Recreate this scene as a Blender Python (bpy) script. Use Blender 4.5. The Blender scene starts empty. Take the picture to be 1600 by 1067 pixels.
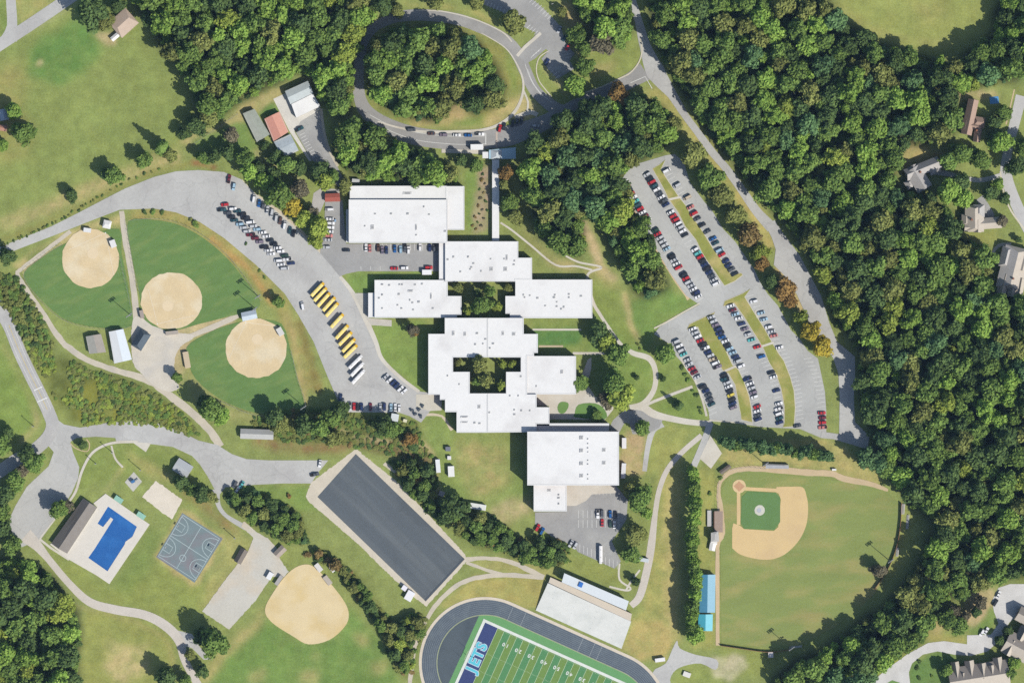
import bpy, bmesh, math, random
import numpy as np
from mathutils import Vector

# ------------------------------------------------------------------ camera, sky, sun, exposure
S = 0.42                      # metres per plan unit (survey grid of the site, 1600 x 1067 units)
SC = bpy.context.scene
COL = SC.collection
CAM_H = 2600.0
EXPOSURE = 0.68
SUN_EL, SUN_AZ = math.radians(45), math.atan2(0.77, -0.64)
LF = 1.72                     # how bright a sunlit white surface comes out, to turn seen colours into base colours

cam = bpy.data.cameras.new('camera'); cam_o = bpy.data.objects.new('camera', cam); COL.objects.link(cam_o)
cam_o.location = (0, 0, CAM_H); cam_o.rotation_euler = (0, 0, 0)
cam.sensor_width = 36; cam.lens = 36 * CAM_H / (1600 * S); cam.clip_start = 50; cam.clip_end = 20000
SC.camera = cam_o

w = bpy.data.worlds.new('World'); SC.world = w; w.use_nodes = True
nt = w.node_tree; nt.nodes.clear()
sky = nt.nodes.new('ShaderNodeTexSky'); sky.sky_type = 'NISHITA'; sky.sun_disc = False
sky.sun_elevation = SUN_EL; sky.sun_rotation = SUN_AZ
bg = nt.nodes.new('ShaderNodeBackground'); bg.inputs['Strength'].default_value = 0.095
wo = nt.nodes.new('ShaderNodeOutputWorld')
nt.links.new(sky.outputs[0], bg.inputs[0]); nt.links.new(bg.outputs[0], wo.inputs[0])

sl = bpy.data.lights.new('sun', 'SUN'); sl.energy = 4.2; sl.angle = math.radians(0.53); sl.color = (1, 0.955, 0.88)
so = bpy.data.objects.new('sun', sl); COL.objects.link(so)
sd = Vector((-math.sin(SUN_AZ) * math.cos(SUN_EL), -math.cos(SUN_AZ) * math.cos(SUN_EL), -math.sin(SUN_EL)))
so.rotation_euler = sd.to_track_quat('-Z', 'Y').to_euler(); so.location = (300, -250, 500)

SC.view_settings.view_transform = 'Standard'; SC.view_settings.look = 'None'
SC.view_settings.exposure = EXPOSURE; SC.view_settings.gamma = 1; SC.view_settings.use_curve_mapping = False
SC.cycles.use_denoising = False
SC.cycles.max_bounces = 5; SC.cycles.diffuse_bounces = 3; SC.cycles.transparent_max_bounces = 4

# ------------------------------------------------------------------ helpers
rng = np.random.default_rng(7); random.seed(7)
def P(x, y, z=0.0): return ((x - 800) * S, (533.5 - y) * S, z)
def lin(c):
    c = c / 255.0
    return c / 12.92 if c <= 0.04045 else ((c + 0.055) / 1.055) ** 2.4
def rgb(r, g, b, k=1.0): return tuple(min(0.9, lin(v) / LF * k) for v in (r, g, b))

MATS = {}
def mat(name, c, rough=0.85, amp=0.12, scale=0.15, fine=1.2, spec=0.2, metal=0.0, k=1.0, c2=None, stretch=None, c2t=0.55, cracks=0.0):
    """plain weathered surface: broad and fine noise on one base colour, optional second colour in blotches"""
    if name in MATS: return MATS[name]
    m = bpy.data.materials.new(name); m.use_nodes = True; t = m.node_tree; n = t.nodes; l = t.links
    b = n['Principled BSDF']; b.inputs['Roughness'].default_value = rough; b.inputs['Metallic'].default_value = metal
    b.inputs['Specular IOR Level'].default_value = spec
    geo = n.new('ShaderNodeNewGeometry'); mp = n.new('ShaderNodeMapping'); l.new(geo.outputs['Position'], mp.inputs[0])
    if stretch: mp.vector_type = 'TEXTURE'; mp.inputs['Rotation'].default_value = (0, 0, stretch[0]); mp.inputs['Scale'].default_value = (1 / stretch[1], 1 / stretch[2], 1)
    n1 = n.new('ShaderNodeTexNoise'); n1.inputs['Scale'].default_value = scale; n1.inputs['Detail'].default_value = 5
    n2 = n.new('ShaderNodeTexNoise'); n2.inputs['Scale'].default_value = fine; n2.inputs['Detail'].default_value = 3
    l.new(mp.outputs[0], n1.inputs['Vector']); l.new(geo.outputs['Position'], n2.inputs['Vector'])
    ad = n.new('ShaderNodeMath'); ad.operation = 'ADD'; l.new(n1.outputs[0], ad.inputs[0]); l.new(n2.outputs[0], ad.inputs[1])
    mr = n.new('ShaderNodeMapRange'); mr.inputs['From Min'].default_value = 0.6; mr.inputs['From Max'].default_value = 1.4
    mr.inputs['To Min'].default_value = 1 - amp; mr.inputs['To Max'].default_value = 1 + amp
    l.new(ad.outputs[0], mr.inputs[0])
    vm = n.new('ShaderNodeVectorMath'); vm.operation = 'SCALE'
    col = rgb(*c, k=k)
    if c2:
        n3 = n.new('ShaderNodeTexNoise'); n3.inputs['Scale'].default_value = scale * 0.6; n3.inputs['Detail'].default_value = 6
        l.new(mp.outputs[0], n3.inputs['Vector'])
        r3 = n.new('ShaderNodeMapRange'); r3.inputs['From Min'].default_value = c2t - 0.08; r3.inputs['From Max'].default_value = c2t + 0.1
        l.new(n3.outputs[0], r3.inputs[0])
        mx = n.new('ShaderNodeMix'); mx.data_type = 'RGBA'; l.new(r3.outputs[0], mx.inputs['Factor'])
        mx.inputs['A'].default_value = (*col, 1); mx.inputs['B'].default_value = (*rgb(*c2, k=k), 1)
        l.new(mx.outputs['Result'], vm.inputs[0])
    else:
        vm.inputs[0].default_value = col
    l.new(mr.outputs[0], vm.inputs['Scale'])
    if cracks:
        wn = n.new('ShaderNodeTexNoise'); wn.inputs['Scale'].default_value = .12; wn.inputs['Detail'].default_value = 4; l.new(geo.outputs['Position'], wn.inputs['Vector'])
        wv = n.new('ShaderNodeVectorMath'); wv.operation = 'SCALE'; wv.inputs['Scale'].default_value = 9; l.new(wn.outputs['Color'], wv.inputs[0])
        wa = n.new('ShaderNodeVectorMath'); wa.operation = 'ADD'; l.new(geo.outputs['Position'], wa.inputs[0]); l.new(wv.outputs[0], wa.inputs[1])
        vo = n.new('ShaderNodeTexVoronoi'); vo.feature = 'DISTANCE_TO_EDGE'; vo.inputs['Scale'].default_value = .045; l.new(wa.outputs[0], vo.inputs['Vector'])
        r4 = n.new('ShaderNodeMapRange'); r4.inputs['From Max'].default_value = .014; r4.inputs['To Min'].default_value = 1 - cracks; l.new(vo.outputs['Distance'], r4.inputs[0])
        vc = n.new('ShaderNodeTexVoronoi'); vc.inputs['Scale'].default_value = .022; l.new(wa.outputs[0], vc.inputs['Vector'])
        r5 = n.new('ShaderNodeMapRange'); r5.inputs['To Min'].default_value = .955; r5.inputs['To Max'].default_value = 1.045
        sx_ = n.new('ShaderNodeSeparateXYZ'); l.new(vc.outputs['Color'], sx_.inputs[0]); l.new(sx_.outputs[0], r5.inputs[0])
        m2 = n.new('ShaderNodeMath'); m2.operation = 'MULTIPLY'; l.new(r4.outputs[0], m2.inputs[0]); l.new(r5.outputs[0], m2.inputs[1])
        v2 = n.new('ShaderNodeVectorMath'); v2.operation = 'SCALE'; l.new(vm.outputs[0], v2.inputs[0]); l.new(m2.outputs[0], v2.inputs['Scale']); vm = v2
    l.new(vm.outputs[0], b.inputs['Base Color'])
    MATS[name] = m
    return m

def foliage(name, c, c2, k=1.0, trans=0.35):
    if name in MATS: return MATS[name]
    m = bpy.data.materials.new(name); m.use_nodes = True; t = m.node_tree; n = t.nodes; l = t.links; n.clear()
    out = n.new('ShaderNodeOutputMaterial'); d = n.new('ShaderNodeBsdfDiffuse'); tr = n.new('ShaderNodeBsdfTranslucent')
    mix = n.new('ShaderNodeMixShader'); mix.inputs[0].default_value = trans
    geo = n.new('ShaderNodeNewGeometry'); oi = n.new('ShaderNodeObjectInfo')
    n1 = n.new('ShaderNodeTexNoise'); n1.inputs['Scale'].default_value = 0.35; n1.inputs['Detail'].default_value = 4
    l.new(geo.outputs['Position'], n1.inputs['Vector'])
    mr = n.new('ShaderNodeMapRange'); mr.inputs['From Min'].default_value = 0.3; mr.inputs['From Max'].default_value = 0.7
    l.new(n1.outputs[0], mr.inputs[0])
    mx = n.new('ShaderNodeMix'); mx.data_type = 'RGBA'; l.new(mr.outputs[0], mx.inputs['Factor'])
    mx.inputs['A'].default_value = (*rgb(*c, k=k), 1); mx.inputs['B'].default_value = (*rgb(*c2, k=k), 1)
    nb_ = n.new('ShaderNodeTexNoise'); nb_.inputs['Scale'].default_value = 0.03; nb_.inputs['Detail'].default_value = 3; l.new(geo.outputs['Position'], nb_.inputs['Vector'])
    av = n.new('ShaderNodeMath'); av.operation = 'MULTIPLY_ADD'; l.new(oi.outputs['Random'], av.inputs[0]); av.inputs[1].default_value = .55; l.new(nb_.outputs[0], av.inputs[2])
    rr = n.new('ShaderNodeMapRange'); rr.inputs['From Min'].default_value = .4; rr.inputs['From Max'].default_value = 1.15; rr.inputs['To Min'].default_value = 0.8; rr.inputs['To Max'].default_value = 1.28
    l.new(av.outputs[0], rr.inputs[0])
    vm = n.new('ShaderNodeVectorMath'); vm.operation = 'SCALE'; l.new(mx.outputs['Result'], vm.inputs[0]); l.new(rr.outputs[0], vm.inputs['Scale'])
    l.new(vm.outputs[0], d.inputs[0]); l.new(vm.outputs[0], tr.inputs[0])
    l.new(d.outputs[0], mix.inputs[1]); l.new(tr.outputs[0], mix.inputs[2]); l.new(mix.outputs[0], out.inputs[0])
    MATS[name] = m
    return m

def tag(o, label=None, cat=None, group=None, kind=None):
    if label: o['label'] = label
    if cat: o['category'] = cat
    if group: o['group'] = group
    if kind: o['kind'] = kind
    return o
def empty(name, loc, rz=0.0):
    o = bpy.data.objects.new(name, None); COL.objects.link(o); o.location = loc; o.rotation_euler = (0, 0, rz); o.empty_display_size = 0.5
    return o
def link(name, me, parent=None, loc=None, rz=0.0):
    o = bpy.data.objects.new(name, me); COL.objects.link(o)
    if parent: o.parent = parent
    if loc: o.location = loc
    if rz: o.rotation_euler = (0, 0, rz)
    return o
def obj(name, verts, faces, m, parent=None, kind=None, smooth=False, mats=None, idx=None):
    me = bpy.data.meshes.new(name); me.from_pydata([tuple(v) for v in verts], [], faces)
    for mm in (mats or [m]): me.materials.append(mm)
    if idx is not None: me.polygons.foreach_set('material_index', np.array(idx, dtype=np.int32))
    if smooth: me.polygons.foreach_set('use_smooth', [True] * len(me.polygons))
    me.update()
    o = link(name, me, parent)
    if kind: o['kind'] = kind
    return o
class MB:
    """collects boxes, prisms and slabs; build() links them as one mesh"""
    def __init__(self): self.v = []; self.f = []
    def add(self, vs, fs):
        k = len(self.v); self.v += [tuple(v) for v in vs]; self.f += [tuple(i + k for i in f) for f in fs]; return self
    def box(self, c, s, rz=0.0, taper=1.0):
        hx, hy, hz = s[0] / 2, s[1] / 2, s[2] / 2; ca, sa = math.cos(rz), math.sin(rz); vs = []
        for zz in (-1, 1):
            tp = taper if zz > 0 else 1
            for xx, yy in ((-1, -1), (1, -1), (1, 1), (-1, 1)):
                x, y = xx * hx * tp, yy * hy * tp
                vs.append((c[0] + x * ca - y * sa, c[1] + x * sa + y * ca, c[2] + zz * hz))
        return self.add(vs, [(3, 2, 1, 0), (4, 5, 6, 7), (0, 1, 5, 4), (1, 2, 6, 5), (2, 3, 7, 6), (3, 0, 4, 7)])
    def prism(self, pts, z0, z1, cap=True):
        n = len(pts); pts = ccw(pts); vs = [(p[0], p[1], z0) for p in pts] + [(p[0], p[1], z1) for p in pts]
        fs = [(i, (i + 1) % n, n + (i + 1) % n, n + i) for i in range(n)]
        if cap: fs += [tuple(range(n, 2 * n)), tuple(range(n - 1, -1, -1))]
        return self.add(vs, fs)
    def cyl(self, a, b, r0, r1, n=8):
        a, b = Vector(a), Vector(b); d = (b - a).normalized(); u = d.orthogonal().normalized(); vv = d.cross(u); vs = []
        for p, r in ((a, r0), (b, r1)):
            for i in range(n):
                t = 2 * math.pi * i / n; vs.append(p + u * (math.cos(t) * r) + vv * (math.sin(t) * r))
        return self.add(vs, [(i, (i + 1) % n, n + (i + 1) % n, n + i) for i in range(n)] + [tuple(range(n - 1, -1, -1)), tuple(range(n, 2 * n))])
    def build(self, name, m, parent=None, kind=None, smooth=False): return obj(name, self.v, self.f, m, parent, kind, smooth)
def area(p): return 0.5 * sum(p[i][0] * p[(i + 1) % len(p)][1] - p[(i + 1) % len(p)][0] * p[i][1] for i in range(len(p)))
def ccw(p): return list(p) if area(p) > 0 else list(p)[::-1]
def W(pts): return [P(*p)[:2] for p in pts]
def catmull(pts, n=6, closed=False):
    pts = [np.array(p, float) for p in pts]; out = []; N = len(pts)
    for i in range(N if closed else N - 1):
        if closed: p0, p1, p2, p3 = pts[(i - 1) % N], pts[i], pts[(i + 1) % N], pts[(i + 2) % N]
        else: p0, p1, p2, p3 = pts[max(i - 1, 0)], pts[i], pts[i + 1], pts[min(i + 2, N - 1)]
        for j in range(n):
            t = j / n
            out.append(0.5 * ((2 * p1) + (p2 - p0) * t + (2 * p0 - 5 * p1 + 4 * p2 - p3) * t * t + (3 * p1 - p0 - 3 * p2 + p3) * t ** 3))
    if not closed: out.append(pts[-1])
    return [tuple(p) for p in out]
def ragged(pts, amp=0.5, step=2.5):
    """break an outline (plan units) into short steps with a little wear"""
    out = []; N = len(pts)
    for i in range(N):
        a, b = np.array(pts[i], float), np.array(pts[(i + 1) % N], float); L = np.linalg.norm(b - a); k = max(1, int(L / step))
        for j in range(k):
            p = a + (b - a) * j / k; out.append((p[0] + random.gauss(0, amp), p[1] + random.gauss(0, amp)))
    return out
ZC = [0]
def zlift(z):
    # every sheet lies a few millimetres above the last, so that no two are flush
    ZC[0] += 1
    return z + (ZC[0] % 11) * 0.0042
def sheet(name, pts, z, m, parent=None, kind='structure', smooth=0, rag=0.0):
    z = zlift(z)
    if smooth: pts = catmull(pts, smooth, True)
    if rag: pts = ragged(pts, rag)
    p = ccw(W(pts))
    return obj(name, [(x, y, z) for x, y in p], [tuple(range(len(p)))], m, parent, None if parent else kind)
def ribbon_pts(cl, width):
    """edges of a band along a centre line in plan units; width may be a list"""
    cl = [np.array(p, float) for p in cl]; N = len(cl); L, R = [], []
    for i in range(N):
        d = cl[min(i + 1, N - 1)] - cl[max(i - 1, 0)]; d /= (np.linalg.norm(d) + 1e-9); nrm = np.array((-d[1], d[0]))
        ww = np.interp(i / (N - 1), np.linspace(0, 1, len(width)), width) if isinstance(width, (list, tuple)) else width
        L.append(cl[i] + nrm * ww / 2); R.append(cl[i] - nrm * ww / 2)
    return L, R
def ribbon(name, cl, width, z, m, parent=None, kind='structure', sm=6, closed=False, rag=0.0, h=0.0):
    z = zlift(z)
    c = catmull(cl, sm, closed) if sm else list(cl)
    if closed: c = c + [c[0], c[1]]
    L, R = ribbon_pts(c, width); n = len(c)
    if rag:
        L = [p + np.array((random.gauss(0, rag), random.gauss(0, rag))) for p in L]; R = [p + np.array((random.gauss(0, rag), random.gauss(0, rag))) for p in R]
    if closed: L, R, n = L[1:], R[1:], n - 1
    vs = [P(*p, z) for p in L] + [P(*p, z) for p in R]
    fs = [(i, i + 1, n + i + 1, n + i) for i in range(n - 1)]
    if h:
        vs += [P(*p, z - h) for p in L] + [P(*p, z - h) for p in R]
        fs += [(i + 1, i, 2 * n + i, 2 * n + i + 1) for i in range(n - 1)] + [(n + i, n + i + 1, 3 * n + i + 1, 3 * n + i) for i in range(n - 1)]
    o = obj(name, vs, fs, m, parent, None if parent else kind)
    return o
def along(pl, d):
    """point and direction at distance d on a polyline"""
    for i in range(len(pl) - 1):
        a, b = np.array(pl[i], float), np.array(pl[i + 1], float); L = np.linalg.norm(b - a)
        if d <= L or i == len(pl) - 2: return a + (b - a) * (d / L), (b - a) / L
        d -= L
def plen(pl): return sum(math.dist(pl[i], pl[i + 1]) for i in range(len(pl) - 1))
def ordinal(n): return '%d%s' % (n, 'th' if 10 <= n % 100 <= 20 else {1: 'st', 2: 'nd', 3: 'rd'}.get(n % 10, 'th'))
def inside(px, py, poly):
    r = np.zeros(np.shape(px), bool); n = len(poly)
    for i in range(n):
        x1, y1 = poly[i]; x2, y2 = poly[(i + 1) % n]
        if y1 == y2: continue
        c = ((y1 > py) != (y2 > py)) & (px < (x2 - x1) * (py - y1) / (y2 - y1) + x1); r ^= c
    return r

# ------------------------------------------------------------------ woods outlines (used by the ground and by the trees)
WOODS = {
 'east': [(1012, -10), (1018, 50), (1042, 112), (1068, 152), (1094, 190), (1130, 238), (1168, 286), (1206, 330), (1228, 352), (1258, 395), (1292, 458), (1306, 508), (1342, 545), (1336, 590), (1346, 640), (1364, 690), (1376, 738), (1402, 762), (1418, 790), (1440, 800), (1462, 822), (1448, 850), (1438, 868), (1424, 892), (1406, 922), (1374, 950), (1344, 970), (1310, 995), (1274, 1018), (1242, 1032), (1214, 1054), (1190, 1080), (1345, 1080), (1408, 1020), (1442, 1000), (1454, 985), (1452, 966), (1470, 940), (1520, 925), (1555, 910), (1620, 900), (1620, 475), (1562, 455), (1545, 440), (1548, 385), (1500, 372), (1488, 330), (1455, 305), (1405, 300), (1396, 268), (1415, 228), (1480, 222), (1496, 200), (1498, 150), (1540, 138), (1580, 128), (1620, 110), (1620, -10), (1563, -10), (1556, 38), (1532, 72), (1492, 97), (1440, 92), (1380, 68), (1320, 38), (1288, -10)],
 'northwest': [(206, -10), (222, 30), (244, 60), (268, 98), (300, 126), (308, 152), (302, 178), (345, 180), (380, 158), (420, 140), (466, 112), (490, 122), (508, 165), (520, 184), (548, 180), (556, 140), (554, 95), (572, 55), (580, -10)],
 'loop': [(586, 66), (606, 52), (650, 42), (700, 42), (745, 64), (765, 88), (786, 120), (788, 150), (768, 172), (738, 178), (724, 160), (704, 168), (690, 190), (650, 188), (612, 174), (584, 152), (578, 120), (576, 88)],
 'middle': [(798, 262), (832, 240), (868, 196), (906, 166), (950, 152), (1000, 150), (1046, 178), (1058, 210), (1040, 236), (990, 256), (972, 276), (986, 312), (1012, 356), (1030, 400), (1046, 450), (1020, 468), (992, 458), (970, 412), (952, 384), (936, 346), (908, 342), (914, 378), (904, 402), (872, 396), (842, 368), (832, 330), (822, 292)],
 'hall': [(522, 216), (545, 194), (580, 190), (606, 210), (650, 236), (690, 252), (712, 268), (718, 286), (690, 286), (600, 282), (562, 278), (538, 264), (518, 240)],
 'northlot': [(892, -10), (984, -10), (988, 40), (984, 62), (962, 76), (934, 66), (926, 40), (902, 22)],
 'southwest': [(-20, 876), (28, 872), (66, 884), (100, 922), (120, 950), (128, 985), (122, 1030), (128, 1080), (-20, 1080)],
}
BRUSH = {
 'creek': [(40, 540), (100, 556), (140, 578), (200, 596), (258, 624), (292, 655), (312, 680), (290, 680), (240, 664), (180, 660), (118, 664), (96, 644), (72, 596)],
 'west': [(-10, 425), (28, 434), (50, 470), (72, 510), (86, 545), (40, 540), (10, 480), (-10, 465)],
 'bank': [(392, 650), (470, 640), (520, 640), (600, 655), (652, 662), (660, 690), (680, 715), (640, 718), (560, 700), (500, 690), (440, 690), (398, 680)],
 'strip': [(478, 866), (505, 858), (545, 885), (585, 935), (618, 978), (640, 958), (662, 958), (668, 978), (650, 1010), (644, 1056), (624, 1052), (600, 1000), (578, 962), (545, 918), (515, 882)],
 'practice': [(612, 722), (650, 716), (682, 732), (684, 785), (704, 802), (694, 822), (662, 794), (632, 764)],
 'slope': [(700, 806), (724, 794), (762, 802), (800, 830), (815, 842), (850, 838), (888, 852), (892, 876), (852, 888), (816, 878), (780, 858), (742, 852), (716, 832)],
 'park': [(352, 776), (400, 766), (440, 788), (470, 800), (482, 850), (444, 846), (402, 822), (374, 800)],
}

# ------------------------------------------------------------------ ground: one sheet, its grass, dry grass and bare earth laid out in plan
STEP = 2.5
gx = np.concatenate(([-14000, -4000, -1200, -400], np.arange(-60, 1662, STEP), [2000, 2800, 5600, 15600]))
gy = np.concatenate(([-14000, -4000, -1200, -400], np.arange(-60, 1129, STEP), [1470, 2300, 5100, 15100]))
GX, GY = np.meshgrid(gx, gy)
def vnoise(X, Y, s, seed):
    r = np.random.default_rng(seed); T = r.random((64, 64)); x, y = X / s, Y / s
    xi, yi = np.floor(x).astype(int), np.floor(y).astype(int); fx, fy = x - xi, y - yi; fx, fy = fx * fx * (3 - 2 * fx), fy * fy * (3 - 2 * fy)
    g = lambda a, b: T[a % 64, b % 64]
    return (g(xi, yi) * (1 - fx) + g(xi + 1, yi) * fx) * (1 - fy) + (g(xi, yi + 1) * (1 - fx) + g(xi + 1, yi + 1) * fx) * fy - 0.5
base = np.array(rgb(146, 158, 94))
CG = np.broadcast_to(base, GX.shape + (3,)).copy()
WX = GX + 9 * vnoise(GX, GY, 21, 1) + 5 * vnoise(GX, GY, 8, 2); WY = GY + 9 * vnoise(GX, GY, 21, 3) + 5 * vnoise(GX, GY, 8, 4)
def blur(a, k):
    for ax in (0, 1):
        p = np.pad(a, [(k, k) if i == ax else (0, 0) for i in (0, 1)], mode='edge'); c = np.cumsum(np.insert(p, 0, 0, axis=ax), axis=ax)
        a = (c[2 * k + 1:] - c[:-2 * k - 1])[:a.shape[0]] / (2 * k + 1) if ax == 0 else (c[:, 2 * k + 1:] - c[:, :-2 * k - 1])[:, :a.shape[1]] / (2 * k + 1)
    return a
def paint(poly, c, soft=3, op=1.0, mottle=0.5, warp=1.0):
    xs = [p[0] for p in poly]; ys = [p[1] for p in poly]; g = 20 + soft * 3
    i0, i1 = np.searchsorted(gy, [min(ys) - g, max(ys) + g]); j0, j1 = np.searchsorted(gx, [min(xs) - g, max(xs) + g])
    sl_ = (slice(i0, i1), slice(j0, j1))
    if i1 <= i0 + 2 or j1 <= j0 + 2: return
    X = GX[sl_] + (WX[sl_] - GX[sl_]) * warp; Y = GY[sl_] + (WY[sl_] - GY[sl_]) * warp
    mk = inside(X, Y, poly).astype(float)
    if soft: mk = blur(blur(mk, max(1, soft // 2)), max(1, soft // 2))
    mk = mk * op * (1 - mottle * np.clip(0.5 + 1.6 * vnoise(GX[sl_], GY[sl_], 13, 11) + 1.2 * vnoise(GX[sl_], GY[sl_], 5, 12), 0, 1))
    CG[sl_] += (np.array(rgb(*c)) - CG[sl_]) * mk[..., None]
def pline(cl, width, c, soft=2, op=1.0, mottle=0.4):
    L, R = ribbon_pts(catmull(cl, 4), width); paint([tuple(p) for p in L] + [tuple(p) for p in R[::-1]], c, soft, op, mottle, 0.5)
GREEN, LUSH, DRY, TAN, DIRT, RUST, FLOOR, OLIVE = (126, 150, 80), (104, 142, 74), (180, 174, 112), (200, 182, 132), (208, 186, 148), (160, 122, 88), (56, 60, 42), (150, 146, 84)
# northwest meadow and its verges
paint([(-40, 90), (120, 2), (215, 30), (270, 100), (305, 130), (290, 200), (270, 245), (200, 285), (-40, 372)], (143, 157, 91), 4, 1, 0.15)
paint([(54, 66), (124, 26), (158, 62), (154, 96), (92, 134), (44, 120)], LUSH, 4, 0.9, 0.25)
paint([(-20, 110), (30, 96), (46, 128), (30, 170), (52, 200), (40, 240), (-20, 260)], (168, 158, 100), 8, 0.7, 0.4)
paint([(60, 96), (66, 96), (66, 102), (58, 102)], DIRT, 1, 0.9, 0)
pline([(-20, 82), (60, 40), (118, 4)], 7, (176, 178, 128), 2, 0.7)
pline([(0, 352), (80, 322), (150, 292), (230, 258), (280, 244)], 20, TAN, 4, 0.85, 0.5)
pline([(0, 376), (80, 346), (160, 306), (240, 268), (300, 256)], 9, OLIVE, 3, 0.8)
paint([(120, 0), (205, -10), (210, 20), (175, 20), (150, 50), (125, 20)], (118, 140, 76), 3, 0.8)
paint([(148, 50), (185, 48), (180, 72), (168, 74)], DIRT, 2, 0.8, 0.2)
paint([(0, 0), (10, 0), (10, 55), (0, 58)], GREEN, 2, 0.8); paint([(24, 0), (86, 0), (38, 36), (26, 30)], DRY, 3, 0.8)
paint([(275, 226), (340, 196), (382, 160), (480, 118), (500, 126), (400, 180), (330, 215)], TAN, 3, 0.7, 0.4)
paint([(300, 220), (365, 185), (385, 190), (408, 235), (380, 245), (320, 240)], (124, 152, 84), 3, 0.9, 0.2)
paint([(404, 180), (428, 160), (442, 195), (420, 180)], LUSH, 2, 0.9, 0.2)
# softball park surrounds
pline([(300, 254), (318, 258), (340, 264)], 6, (172, 96, 76), 2, .9, .5)
pline([(292, 226), (330, 204), (368, 184), (380, 176)], 3, (206, 190, 140), 1, .8, .2); pline([(408, 236), (404, 246), (430, 262), (452, 272), (470, 282)], 4, (200, 186, 146), 1, .8, .3)
pline([(205, 338), (280, 340), (340, 372), (400, 428), (440, 478), (468, 540), (492, 610)], 24, (172, 158, 98), 4, 0.85, 0.5)
pline([(330, 372), (380, 416), (410, 450), (428, 476)], 7, (196, 150, 96), 2, 0.8, 0.3)
pline([(448, 490), (460, 540), (470, 590), (478, 634)], 9, (190, 172, 118), 3, 0.9, 0.4)
pline([(468, 500), (484, 560), (500, 612)], 12, (140, 128, 76), 3, 0.9, 0.4)
paint([(20, 415), (95, 365), (190, 332), (192, 345), (120, 372), (36, 428)], TAN, 3, 0.85, 0.3)
paint([(42, 400), (90, 372), (94, 380), (50, 412)], (130, 146, 84), 2, 0.9, 0.2)
paint([(130, 505), (230, 505), (240, 590), (180, 580), (135, 560)], (150, 160, 98), 3, 0.9, 0.3)
paint([(265, 505), (365, 485), (372, 505), (300, 535), (280, 600), (262, 600)], DIRT, 3, 0.8, 0.2)
paint([(278, 560), (298, 556), (310, 600), (346, 628), (400, 646), (480, 650), (482, 670), (340, 650), (300, 620)], (176, 172, 116), 4, 0.8, 0.4)
for k in BRUSH: paint(BRUSH[k], (104, 112, 58), 4, 0.95, 0.3)
paint([(110, 600), (190, 596), (260, 630), (312, 684), (240, 666), (150, 660), (120, 665)], (150, 150, 66), 5, 0.7, 0.6)
paint([(40, 536), (70, 548), (76, 600), (100, 650), (120, 668), (84, 650), (60, 600)], (150, 156, 84), 4, 0.8)
pline([(0, 540), (28, 590), (50, 640), (56, 660), (30, 690)], 9, (196, 178, 130), 3, 0.8, 0.4)
paint([(-20, 500), (16, 560), (46, 610), (56, 660), (30, 690), (-20, 660)], (132, 156, 80), 4, 0.9, 0.2)
# park lawns
paint([(108, 690), (180, 690), (210, 692), (300, 715), (330, 765), (300, 790), (250, 745), (190, 740), (120, 770)], (138, 154, 84), 4, 0.9, 0.3)
paint([(190, 700), (250, 730), (275, 740), (300, 760), (240, 750)], (186, 172, 116), 5, 0.7, 0.5)
pline([(160, 770), (180, 745), (196, 726)], 4, (196, 184, 130), 2, 0.8)
pline([(290, 765), (320, 790), (345, 812), (372, 830)], 14, RUST, 4, 0.75, 0.5)
paint([(60, 850), (110, 880), (170, 920), (240, 880), (310, 912), (345, 900), (315, 955), (290, 985), (240, 960), (180, 945), (130, 925), (90, 880)], (148, 158, 86), 4, 0.9, 0.3)
paint([(176, 912), (236, 820), (250, 830), (240, 880), (205, 925)], (118, 140, 74), 4, 0.7, 0.3)
paint([(240, 870), (285, 800), (300, 800), (350, 840), (310, 915), (300, 918)], (196, 178, 126), 2, 0.9, 0.2)
paint([(348, 845), (372, 830), (398, 850), (380, 880), (340, 930), (320, 950), (312, 940)], (182, 176, 114), 4, 0.8, 0.4)
paint([(128, 950), (230, 968), (262, 990), (275, 1030), (268, 1080), (126, 1080)], (158, 162, 92), 4, 0.9, 0.3)
paint([(165, 1000), (230, 1010), (236, 1050), (190, 1070), (160, 1050)], (206, 190, 140), 5, 0.85, 0.6)
pline([(116, 946), (180, 962), (240, 985), (262, 1010), (272, 1040)], 4, (190, 176, 122), 1, 0.7)
paint([(410, 960), (455, 995), (490, 1010), (530, 990), (550, 950), (590, 990), (632, 1080), (320, 1080), (370, 1010)], (118, 148, 78), 4, 0.95, 0.2)
pline([(316, 1067), (350, 1020), (398, 980), (412, 955)], 12, (200, 182, 126), 4, 0.8, 0.4)
for a, b, r_ in ((565, 995, 12), (495, 1022, 5), (480, 1060, 18), (590, 1040, 14), (400, 1055, 14)):
    paint([(a - r_, b - r_ * .6), (a + r_, b - r_ * .7), (a + r_ * .8, b + r_ * .7), (a - r_ * .7, b + r_ * .8)], (190, 174, 122), 4, 0.7, 0.4)
paint([(345, 762), (480, 756), (500, 800), (470, 800), (400, 775)], (132, 156, 84), 3, 0.9, 0.2)
paint([(430, 845), (500, 870), (520, 905), (490, 885), (440, 890)], (150, 160, 92), 3, 0.9, 0.3)
paint([(520, 890), (548, 930), (560, 960), (545, 930)], (180, 172, 110), 4, 0.8, 0.4)
pline([(395, 690), (440, 698), (520, 700), (548, 704)], 14, (150, 112, 84), 4, 0.85, 0.5)
pline([(560, 690), (600, 700), (650, 712), (676, 726)], 14, (142, 112, 90), 4, 0.8, 0.5)
pline([(470, 650), (540, 676), (600, 688), (650, 690), (672, 705)], 6, (206, 188, 146), 2, 0.9, 0.3)
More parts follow.
